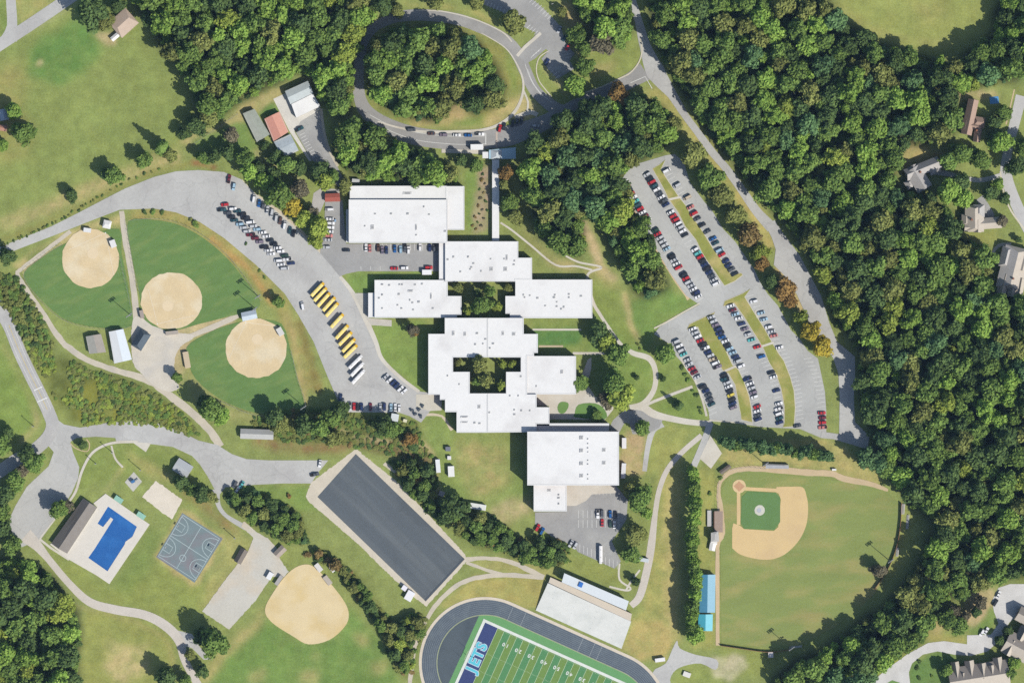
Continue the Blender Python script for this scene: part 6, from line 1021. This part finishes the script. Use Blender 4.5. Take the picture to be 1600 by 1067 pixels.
def car_meshes(form, k):
    if (form, k) in BODY: return BODY[(form, k)], GLZ[form]
    f = FORMS[form]; h = f['L'] / 2; hw = f['Wd'] / 2; v, fc, idx = [], [], []
    secs = [(-h, .38, .68, hw * .8), (-h + .15, .26, .78, hw * .95), (f['c0'], .24, f['hood'], hw), (f['c1'], .24, f['tail'], hw), (h - .12, .26, f['tail'] - .06, hw * .95), (h, .4, f['tail'] - .2, hw * .86)]
    for x, zb, zt, w_ in secs: v += [(x, -w_, zb), (x, w_, zb), (x, w_ * .97, (zb + zt) * .56), (x, w_ * .9, zt), (x, -w_ * .9, zt), (x, -w_ * .97, (zb + zt) * .56)]
    n = len(secs)
    for i in range(n - 1):
        for j in range(6): a = i * 6 + j; b = i * 6 + (j + 1) % 6; fc.append((a, a + 6, b + 6, b)); idx.append(0)
    fc += [tuple(range(6)), tuple(range(6 * n - 1, 6 * n - 7, -1))]; idx += [0, 0]
    k0 = len(v); rw = hw * .7; R_ = [(f['r0'], -rw, f['roof']), (f['r1'], -rw, f['roof']), (f['r1'], rw, f['roof']), (f['r0'], rw, f['roof'])]
    v += R_ + [(x, y * .9, z + .05) for x, y, z in R_]; fc += [(k0 + 4, k0 + 5, k0 + 6, k0 + 7), (k0, k0 + 1, k0 + 5, k0 + 4), (k0 + 1, k0 + 2, k0 + 6, k0 + 5), (k0 + 2, k0 + 3, k0 + 7, k0 + 6), (k0 + 3, k0, k0 + 4, k0 + 7)]; idx += [0] * 5
    if form == 'pickup':
        q = len(v); v += [(1.1, -hw * .8, f['tail'] + .01), (h - .15, -hw * .8, f['tail'] - .03), (h - .15, hw * .8, f['tail'] - .03), (1.1, hw * .8, f['tail'] + .01)]; fc.append((q, q + 1, q + 2, q + 3)); idx.append(1)
    for sx in (-h * .62, h * .6):
        for sy in (-1, 1):
            m_ = MB().cyl((sx, sy * (hw - .2), .32), (sx, sy * (hw + .01), .32), .32, .32, 10); q = len(v); v += m_.v; fc += [tuple(i + q for i in g) for g in m_.f]; idx += [1] * len(m_.f)
    BODY[(form, k)] = mesh_of('car_body', v, fc, [paint_mat(k), TYRE], idx)
    if form not in GLZ:
        b_ = [(f['c0'], -hw * .88, f['hood'] - .02), (f['c1'], -hw * .88, f['tail'] - .02), (f['c1'], hw * .88, f['tail'] - .02), (f['c0'], hw * .88, f['hood'] - .02)]
        GLZ[form] = mesh_of('car_windows', b_ + [(x, y * .99, z - .005) for x, y, z in R_], [(0, 1, 5, 4), (1, 2, 6, 5), (2, 3, 7, 6), (3, 0, 4, 7)], [CARGLASS])
    return BODY[(form, k)], GLZ[form]
NC_ = [0]
def car(x, y, k, ang, label, group, form=None):
    NC_[0] += 1
    form = form or ('sedan', 'suv', 'sedan', 'suv', 'pickup', 'sedan', 'suv', 'van')[int(rng.integers(0, 8))]; b_, g_ = car_meshes(form, k)
    o = link('parked_car', b_, None, P(x, y, .24), math.radians(ang + (180 if rng.random() < .5 else 0) + rng.uniform(-2, 2))); tag(o, label, 'car', group); link('windows', g_, o); o.scale = (1.07, 1.12, 1.05)
    return o
def nearest_gap(L_): return L_
ROWS = [
 ('westmost row of the upper student lot', 'upper student lot cars', 28, [(976, 285), (1002, 330), (1022, 357), (1045, 394), (1062, 421), (1095, 469)], 6.85, 'WRKRWTtRWMW..GRSSSL.KSWR.KRSSWNW'),
 ('second row of the upper student lot', 'upper student lot cars', 28, [(1011, 273), (1041, 321), (1071, 369), (1094, 402), (1121, 447)], 6.95, 'SKRtWDWDN.WRRWSWK...WTRKNKNDSW')]
LISTS = [
 ('third row of the upper student lot', 'upper student lot cars', 28, [(1041.5, 267, 'W'), (1058, 290, 'S'), (1074, 309, 'O'), (1079, 324, 'P'), (1084, 334, 'R'), (1089.5, 342, 'D'), (1097, 352, 'K'), (1105, 362, 'D'), (1114, 373, 'B'), (1118, 380, 't'), (1124, 391, 'L'), (1128, 398, 'R'), (1134, 408, 'N'), (1138, 414.5, 'N'), (1143, 421, 'D'), (1148, 428, 'K')]),
 ('westmost row of the lower student lot', 'lower student lot cars', 25, [(1056, 534, 'S'), (1061, 540.5, 'W'), (1065, 547, 'S'), (1068, 553.5, 'T'), (1074, 562, 'S'), (1077, 569, 'S'), (1081, 576, 'R'), (1085, 582, 'M'), (1090, 589, 'S'), (1098, 604, 'K'), (1103, 610.5, 'N'), (1107, 617, 'D'), (1109, 624, 'D'), (1112, 631.5, 't')]),
 ('second row of the lower student lot', 'lower student lot cars', 22, [(1082, 514, 'W'), (1086, 520, 'S'), (1090, 526, 'W'), (1094, 532, 'R'), (1098, 538, 'K'), (1102, 544, 'W'), (1106, 550, 'N'), (1110, 555.5, 'S'), (1114, 561, 'O'), (1118, 567, 'W'), (1121, 573, 'V'), (1131, 586, 'K'), (1132.5, 592, 't'), (1136, 598, 'S'), (1138.5, 604, 'W'), (1140, 610, 'K'), (1142, 617, 'Y'), (1144, 624, 'K'), (1145, 630, 'N'), (1146, 636.5, 'V')]),
 ('third row of the lower student lot', 'lower student lot cars', 21, [(1111, 495.5, 'S'), (1114.5, 502, 'S'), (1118, 508, 'V'), (1122, 514, 'N'), (1125, 520.5, 'N'), (1128, 527, 'B'), (1133, 533, 'W'), (1136, 539, 'K'), (1140, 545, 'L'), (1145, 551, 'L'), (1149, 557.5, 'N'), (1153, 564, 'S'), (1158, 572, 'W'), (1168, 592, 'N'), (1172, 599, 'W'), (1175, 606, 'S'), (1177, 613, 'V'), (1179, 620, 'W'), (1183, 635, 'R'), (1183.5, 642, 'W'), (1184, 648.5, 'D'), (1184.5, 655, 'N')]),
 ('fourth row of the lower student lot', 'lower student lot cars', 18, [(1141, 478, 'W'), (1145, 484.5, 'M'), (1149, 491, 'L'), (1154, 497.5, 'W'), (1159, 506, 'N'), (1164, 514, 'V'), (1169, 522.5, 'S'), (1174, 531, 'T'), (1183, 542, 'R'), (1190, 557, 'B'), (1205, 582, 'K'), (1208.5, 589, 'W'), (1213, 610, 'N'), (1217, 630.5, 'W'), (1217, 638.5, 'W'), (1217.5, 646, 'W'), (1218, 653, 't'), (1218, 660, 'N')]),
 ('fifth row of the lower student lot', 'lower student lot cars', 14, [(1178, 471, 'W'), (1189, 489, 'L'), (1194, 499, 'L'), (1201, 511, 'W'), (1205, 518, 'S'), (1209, 524.5, 'P'), (1218, 543, 'W'), (1246, 665, 'D')]),
 ('last row of the lower student lot', 'lower student lot cars', 4, [(1284, 645, 'R'), (1285, 652.5, 'M'), (1285, 660, 'R'), (1285.5, 667.5, 'P')]),
 ('west column of the bus lot double row', 'bus lot cars', 6, [(351.5, 320, 'R'), (347, 328, 't'), (356, 333, 'D'), (362, 339, 'K'), (366.5, 344.5, 't'), (375, 350.5, 'L'), (380.5, 356, 'S'), (386, 361.5, 'S'), (392, 367, 'M'), (399, 372.5, 'M'), (406, 378, 'V'), (413, 386, 'K'), (419.5, 391.5, 'W'), (424, 397, 'W'), (435, 407.5, 'W'), (439, 413.5, 'W'), (445, 419.5, 'S')]),
 ('east column of the bus lot double row', 'bus lot cars', 6, [(364, 326.5, 'W'), (371, 330, 't'), (378, 335, 'K'), (384, 341, 'K'), (391, 347.5, 'W'), (396, 353.5, 'S'), (402, 358.5, 'L'), (410.5, 363.5, 'W'), (416, 369.5, 'W'), (422, 375.5, 'K'), (428, 381.5, 'K'), (434, 387.5, 'W'), (438.5, 393, 'W'), (445, 399.5, 'G'), (449, 405.5, 'W'), (455, 411.5, 'N')]),
 ('line along the north kerb of the bus lot', 'bus lot cars', 80, [(358, 280, 'M'), (365.5, 292, 'L'), (397, 310.5, 'W'), (405, 318, 'B'), (411.5, 321, 'D'), (418, 328, 'S'), (425, 333, 'S'), (432, 340, 'S'), (438, 345, 'E'), (445, 352, 'W'), (453, 360, 't'), (459, 365, 'K')]),
 ('line along the south edge of the bus lot', 'bus lot cars', 90, [(547, 635, 'S'), (553.3, 635, 'R'), (559, 636, 'K'), (565, 635.5, 'N'), (579, 635.5, 'M'), (594.5, 636.5, 'S'), (600.8, 635.5, 'N'), (611, 636.5, 'L'), (617.8, 636.5, 'W'), (624, 638, 'W')]),
 ('slanted line at the east edge of the bus lot', 'bus lot cars', 42, [(602.5, 588.5, 'S'), (609, 593.5, 'W'), (614.5, 597.5, 'N'), (619.5, 602, 'N'), (625.5, 607.5, 'W'), (632, 611, 'W')]),
 ('column along the west side of the staff lot', 'staff lot cars', 0, [(515, 327.5, 'W'), (515.5, 342.5, 'W'), (517, 349, 'W'), (516.5, 355.6, 'W'), (515, 362, 'W'), (514, 368.5, 'P'), (513, 375, 'S'), (510.5, 386.6, 'S')]),
 ('line against the hall in the staff lot', 'staff lot cars', 90, [(572, 387, 'W'), (578, 388, 'P'), (591, 387.5, 'E'), (597.5, 391, 'V'), (604, 391, 'N'), (617, 389, 'B'), (626, 390, 'L'), (633, 387.5, 'D'), (638.5, 391, 'W'), (656.5, 386.5, 'W'), (671.5, 387.5, 'N'), (679, 387.5, 'D')]),
 ('line on the south side of the staff lot', 'staff lot cars', 0, [(616, 419.5, 'R'), (632, 418.8, 'W'), (670, 418, 'R')]),
 ('upper line in the gym lot', 'gym lot cars', 90, [(934, 802.7, 'W'), (940.5, 802, 'D'), (953.5, 803, 'B'), (961.5, 804, 'K')]),
 ('lower line in the gym lot', 'gym lot cars', 90, [(941, 816.5, 'R'), (953.5, 818, 'G'), (960, 819.5, 'W')]),
 ('shaded corner of the gym lot', 'gym lot cars', 62, [(840, 824, 'R'), (847, 829.5, 'B'), (892, 849, 'S'), (899, 852, 'S')]),
 ('kerb lane of the loop road', 'loop road cars', 0, [(643, 203, 'D'), (674, 209, 'E'), (693, 211, 'V'), (714, 211.5, 'W'), (731.5, 211.8, 'B'), (750, 210, 'W'), (837, 197, 'S')]),
 ('head of the loop road crossing', 'loop road cars', 80, [(781, 201, 'R'), (787.5, 198, 'K'), (801, 193, 'K'), (808, 191, 'D'), (815, 188.5, 'K')]),
 ('north lot beside the trees', 'north lot cars', 60, [(854.5, 97.5, 'N'), (874, 47, 'S'), (882, 60, 't'), (887, 74, 'R')]),
 ('turning circle of the southeast houses', 'southeast street cars', 60, [(1560, 928, 'W'), (1555, 941, 'K'), (1534, 988, 'W'), (1541, 985, 'W')])]
for desc, grp, ang, pl, pitch, codes in ROWS:
    L_ = []
    for i, c in enumerate(codes):
        if c != '.': p, _ = along(pl, min(i * pitch, plen(pl))); L_.append((float(p[0]), float(p[1]), c))
    LISTS.append((desc, grp, ang, L_))
for desc, grp, ang, L_ in LISTS:
    for i, (x, y, c) in enumerate(L_):
        horiz = grp == 'staff lot cars' and 'line' in desc or 'kerb lane' in desc or 'south edge' in desc or 'gym lot' in desc
        car(x, y, c, ang, '%s car, %s from %s, %s' % (PAINT[c][0], ordinal(i + 1), 'left' if horiz else 'top', desc), grp)
for x, y, c, a, lb, fm in [(473, 478, 'W', 100, 'white van standing alone west of the yellow buses', 'van'), (532, 621, 'N', 80, 'dark car alone at the southwest edge of the bus lot', 'sedan'), (541, 391, 'K', 0, 'small black car alone in the middle of the staff lot', 'sedan'), (468, 202, 't', 25, 'dark teal car in the maintenance lot', 'pickup'), (367, 757, 'D', 60, 'grey car at the park drive under the trees', 'suv'), (371, 765, 'W', 60, 'white car at the park drive under the trees', 'sedan'), (378, 757, 'T', 60, 'turquoise car at the park drive under the trees', 'sedan'), (500, 724, 'W', 80, 'white car at the end of the park drive near the practice pad', 'sedan'), (492, 741, 'D', 10, 'grey car at the end of the park drive near the practice pad', 'pickup'), (1246, 1, 'S', 0, '', 'suv')]:
    if lb: car(x, y, c, a, lb, 'cars standing alone', fm)
for j, (x, y) in enumerate([(644, 641), (649, 647), (655, 640), (660.5, 634.5), (658, 650.5)]):
    e = empty('utility_cart', P(x, y, .24), .4 * j); tag(e, '%s small dark cart from the left on the paving by the school' % ordinal(j + 1), 'cart', 'carts on the school paving')
    MB().box((0, 0, .45), (2.4, 1.2, .4)).build('body', paint_mat('t'), e); MB().box((0, 0, 1.75), (1.7, 1.25, .08)).build('canopy', paint_mat('D'), e)
    for sx in (-.7, .7): MB().box((sx, .5, 1.1), (.06, .06, 1.3)).build('post', UNITD, e)
    for sx in (-.8, .8):
        for sy in (-.55, .55): MB().cyl((sx, sy - .08, .0 + .22), (sx, sy + .08, .22), .22, .22, 8).build('wheel', TYRE, e)
# buses: rounded roof, hood, windscreen, side windows, hatches
BUSM = {}
def loft(secs, closed=True):
    v = []; f = []; n = len(secs[0][1])
    for x, ring_ in secs: v += [(x, y, z) for y, z in ring_]
    for i in range(len(secs) - 1):
        for j in range(n): a = i * n + j; b = i * n + (j + 1) % n; f.append((a, b, b + n, a + n))
    f += [tuple(range(n - 1, -1, -1)), tuple(range((len(secs) - 1) * n, len(secs) * n))]
    return v, f
def bus_parts(col):
    if col in BUSM: return BUSM[col]
    body_m, roof_m = (mat('bus_yellow', (238, 190, 44), rough=.5, amp=.04), mat('bus_roof_yellow', (248, 224, 132), rough=.55, amp=.06)) if col == 'yellow' else (mat('bus_white', (232, 232, 232), rough=.5, amp=.04), mat('bus_roof_white', (240, 238, 236), rough=.55, amp=.04))
    lower = [(-1.2, .5), (1.2, .5), (1.22, 1.5), (1.2, 2.3), (-1.2, 2.3), (-1.22, 1.5)]; hood = [(-1.0, .5), (1.0, .5), (1.0, 1.1), (.85, 1.5), (-.85, 1.5), (-1.0, 1.1)]; nose = [(-.85, .55), (.85, .55), (.85, 1.0), (.7, 1.25), (-.7, 1.25), (-.85, 1.0)]
    v, f = loft([(-4.6, lower), (5.9, lower)]); parts = [('body', mesh_of('body', v, f, [body_m]))]
    v, f = loft([(-6.0, nose), (-5.7, hood), (-4.6, hood)]); parts.append(('hood', mesh_of('hood', v, f, [body_m])))
    top = [(-1.18, 2.3), (1.18, 2.3), (1.14, 2.75), (.9, 3.02), (.45, 3.14), (-.45, 3.14), (-.9, 3.02), (-1.14, 2.75)]; t2 = [(y * .96, 2.3 + (z - 2.3) * .9) for y, z in top]
    v, f = loft([(-4.55, t2), (-4.3, top), (5.6, top), (5.88, t2)]); parts.append(('roof', mesh_of('roof', v, f, [roof_m])))
    m_ = MB().box((-4.62, 0, 1.95), (.06, 2.0, .8)); parts.append(('windscreen', mesh_of('windscreen', m_.v, m_.f, [CARGLASS])))
    for sy in (-1, 1):
        m_ = MB()
        for i in range(10): m_.box((-3.6 + i * .98, sy * 1.215, 2.0), (.75, .05, .55))
        parts.append(('side_windows', mesh_of('side_windows', m_.v, m_.f, [CARGLASS])))
    for hx in (-1.8, 3.2): m_ = MB().box((hx, 0, 3.17), (.7, .7, .1)); parts.append(('roof_hatch', mesh_of('roof_hatch', m_.v, m_.f, [mat('hatch_grey', (206, 204, 196), amp=.05)])))
    for wx in (-4.9, 3.4):
        for sy in (-1.05, 1.05): m_ = MB().cyl((wx, sy - .14, .5), (wx, sy + .14, .5), .5, .5, 12); parts.append(('wheel', mesh_of('wheel', m_.v, m_.f, [TYRE])))
    BUSM[col] = parts; return parts
BUSES = [(496.5, 452, 'yellow'), (501, 460, 'yellow'), (506, 468.5, 'yellow'), (513.5, 475.5, 'yellow'), (519, 484, 'yellow'), (527, 501, 'yellow'), (534.5, 519, 'yellow'), (539.5, 528.5, 'yellow'), (544.5, 539, 'yellow'), (548, 549, 'yellow'), (556, 565.5, 'white'), (558, 577, 'white'), (560.5, 588.5, 'white')]
cnt = {'yellow': 0, 'white': 0}
for x, y, c in BUSES:
    cnt[c] += 1; e = empty('school_bus', P(x + rng.uniform(-.8, .8), y + rng.uniform(-.5, .5), .24), math.radians(46 + rng.uniform(-2, 2)) + math.pi); tag(e, '%s school bus, %s from the top of the slanted line in the bus lot' % (c, ordinal(cnt[c])), 'bus', 'school buses parked in the bus lot')
    for nm, me_ in bus_parts(c): link(nm, me_, e)
e = empty('school_bus', P(938.5, 866, .12), math.radians(90)); tag(e, 'white bus standing alone in the gym lot', 'bus', 'school buses parked in the bus lot')
for nm, me_ in bus_parts('white'): link(nm, me_, e)

# ------------------------------------------------------------------ light poles, goal posts, fences, courts' hoops
POLE = mat('galvanised_steel', (150, 152, 154), amp=.06, rough=.5); WOODP = mat('brown_fence_board', (150, 112, 84), amp=.12)
def light_pole(x, y, h, label):
    e = empty('light_pole', P(x, y)); tag(e, label, 'light pole', 'field and park light poles'); MB().cyl((0, 0, 0), (0, 0, h), .28, .14, 8).build('pole', POLE, e)
    if h > 12:
        a = math.radians(35)
        for k in (0, 1): MB().box((0, 0, h - .3 - k * 1.2), (4.2, .2, .2), a).build('crossarm', POLE, e)
        for k in (0, 1):
            for j in range(4): t = -1.8 + j * 1.2; MB().box((t * math.cos(a), t * math.sin(a), h - .75 - k * 1.2), (.7, .7, .6), a).build('floodlight', UNITD, e)
    else: MB().box((.5, 0, h), (1.2, .4, .2)).build('lamp_head', UNITD, e)
for x, y, h, lb in [(205, 493, 18, 'tall floodlight pole at the foot of the first outfield'), (400, 483, 18, 'tall floodlight pole between second outfield and third infield'), (405, 464, 18, 'tall floodlight pole at the tip of the second outfield'), (476, 636, 18, 'tall floodlight pole at the tip of the third outfield'), (1388, 874, 18, 'tall floodlight pole at the curved ballpark fence'), (1234, 1010, 18, 'tall floodlight pole at the south ballpark fence'), (367, 840, 10, 'light pole beside the basketball court'), (176, 707, 11, 'park lamp nearest the curved path'), (150, 724, 9, 'park lamp on the lawn west of the curved path'), (220, 734, 11, 'park lamp above the play pad'), (53, 666, 11, 'street lamp beside the park road'), (1194, 724, 16, 'floodlight pole beside the north dugout'), (862, 8, 9, 'lamp at the north lot edge')]: light_pole(x, y, h, lb)
def fence(label, pl, h, kind='wire', group=None):
    c = catmull(pl, 5); e = house('fence', label, 'fence', pl[0]); L = plen(c); n = int(L * S / 3); m_ = MB(); rail = MB()
    for i in range(n + 1):
        p, d = along(c, L * i / n); q = P(*p); m_.box((q[0], q[1], h / 2), (.1, .1, h))
    m_.build('posts', POLE if kind == 'wire' else WOODP, e, kind='stuff')
    if kind == 'wire': ribbon('top_rail', pl, .2, h, POLE, e, sm=5); ribbon('bottom_rail', pl, .14, .3, POLE, e, sm=5)
    else:
        L_, R_ = ribbon_pts(c, .6); n = len(c); vs = [P(*p, .05) for p in L_] + [P(*p, .05) for p in R_] + [P(*p, h) for p in L_] + [P(*p, h) for p in R_]
        obj('boards', vs, [(i, i + 1, 2 * n + i + 1, 2 * n + i) for i in range(n - 1)] + [(n + i + 1, n + i, 3 * n + i, 3 * n + i + 1) for i in range(n - 1)] + [(2 * n + i, 2 * n + i + 1, 3 * n + i + 1, 3 * n + i) for i in range(n - 1)], WOODP, e)
    finish(e)
fence('curved brown board fence round the ballpark outfield', [(1408, 785), (1407, 815), (1402, 848), (1392, 878), (1380, 900), (1366, 920)], 2.4, 'board')
fence('straight brown board fence along the south end of the ballpark', [(1126, 1008), (1160, 1013), (1200, 1018), (1235, 1014)], 2.4, 'board')
fence('wire fence round the outside of the first softball field', [(97, 382), (64, 403), (38, 426), (46, 448), (66, 472), (96, 498), (130, 510), (172, 515), (206, 510)], 2.2)
fence('wire fence between the first softball field and the middle path', [(188, 404), (194, 432), (201, 462), (206, 490)], 2.2); fence('wire fence along the east side of the middle path', [(198, 346), (204, 390), (211, 430), (218, 456)], 2.2)
fence('wire fence curving round the second softball outfield', [(200, 345), (242, 342), (283, 350), (323, 372), (358, 402), (385, 436), (408, 470)], 2.2); fence('wire fence round the third softball outfield', [(455, 548), (465, 590), (478, 634), (464, 648), (428, 651), (386, 645), (340, 624)], 2.2)
fence('wire fence along the south side of the long shed lawn', [(302, 226), (340, 200), (372, 178)], 1.6)
fence('wire fence behind the ballpark home plate', [(1122, 800), (1122, 762), (1127, 748), (1142, 734), (1170, 730), (1196, 732)], 3.0)
for j, (uu, vv, lb) in enumerate([(.04, .26, 'top left'), (.04, .74, 'bottom left'), (.96, .26, 'top right'), (.96, .74, 'bottom right')]):
    x, y = B(uu, vv); e = empty('basketball_hoop', P(x, y), -math.atan2(bu[1], bu[0]) + (0 if uu < .5 else math.pi)); tag(e, 'hoop at the %s end of the basketball court' % lb, 'hoop', 'basketball hoops'); MB().cyl((0, 0, 0), (0, 0, 3), .09, .09, 8).build('pole', POLE, e); MB().box((.9, 0, 3.2), (.06, 1.8, 1.1)).build('backboard', WHITE, e); MB().box((.45, 0, 3.1), (.9, .1, .1)).build('arm', POLE, e)
    rv = []; rf = []
    for i in range(12): t = 2 * math.pi * i / 12; rv += [(1.2 + .23 * math.cos(t), .23 * math.sin(t), 3.05), (1.2 + .27 * math.cos(t), .27 * math.sin(t), 3.05)]
    obj('rim', rv, [(2 * i, 2 * i + 1, (2 * i + 3) % 24, (2 * i + 2) % 24) for i in range(12)], mat('rim_orange', (200, 90, 50)), e)
gp = empty('goal_post', P(*F(-6, 58)), FANG); tag(gp, 'football goal post on the dark area behind the end zone', 'goal post'); PALE = mat('pale_goal_paint', (224, 214, 190)); MB().cyl((0, 0, 0), (0, 0, 3), .15, .12, 8).build('upright_base', PALE, gp); MB().box((0, 0, 3.05), (.15, 7.1, .15)).build('crossbar', PALE, gp)
for sy in (-3.5, 3.5): MB().cyl((0, sy, 3.1), (0, sy, 10), .07, .05, 8).build('upright', PALE, gp)
pl_ = empty('play_structure', P(208, 752), .5); tag(pl_, 'small blue play structure on the pale pad', 'playground'); MB().box((0, 0, 1.4), (2.6, 1.8, .15)).build('platform', mat('play_blue', (70, 120, 170)), pl_); MB().box((0, 0, 2.8), (2.4, 1.8, .12), 0, .5).build('roof', mat('play_blue', (70, 120, 170)), pl_); MB().box((2.4, 0, .8), (2.6, .7, .12), .1).build('slide', mat('play_grey', (130, 140, 150)), pl_)
for sx in (-1.1, 1.1):
    for sy in (-.8, .8): MB().box((sx, sy, 1.4), (.12, .12, 2.8)).build('post', POLE, pl_)
for j, (x, y, a, w_, h_, lb) in enumerate([(1418, 815, 5, 4, 22, 'lower aluminium bleacher east of the ballpark fence'), (1411, 795, 5, 5, 16, 'upper aluminium bleacher east of the ballpark fence'), (1402, 862, 5, 4, 14, 'short aluminium bleacher at the curve of the ballpark fence'), (1243, 1010, -6, 20, 3, 'aluminium bleacher in the shade at the south ballpark fence')]):
    e = house('bleacher', lb, 'bleacher', (x, y)); e['group'] = 'ballpark bleachers'
    for k in range(3):
        lw = w_ > h_; q = rect(x + (0 if lw else (k - 1) * w_ / 3), y + ((k - 1) * h_ / 3 if lw else 0), w_ if lw else w_ / 3.6, h_ / 3.6 if lw else h_, a); MB().prism(W(q), .25 + .35 * k, .32 + .35 * k).build('row', mat('aluminium_row', (200, 198, 194), amp=.06), e)
    for k in range(3): MB().prism(W(rect(x, y, .4, .4, a)), 0, .5).build('leg', POLE, e) if k == 0 else None
    finish(e)

# ------------------------------------------------------------------ the thin blue air between the ground and the aircraft
hz = MB().box((0, 0, (CAM_H + 12) / 2 - .5), (17000, 17000, CAM_H + 13)); hm_ = bpy.data.materials.new('haze_air'); hm_.use_nodes = True; t_ = hm_.node_tree; t_.nodes.clear()
ho_ = t_.nodes.new('ShaderNodeOutputMaterial'); pv = t_.nodes.new('ShaderNodeVolumePrincipled'); pv.inputs['Color'].default_value = (0.42, 0.66, 1.0, 1); pv.inputs['Density'].default_value = 1.0e-5; pv.inputs['Anisotropy'].default_value = 0.0
t_.links.new(pv.outputs[0], ho_.inputs['Volume']); hzo = hz.build('haze', hm_); tag(hzo, 'thin blue haze of the air over the whole site', 'haze', kind='stuff')
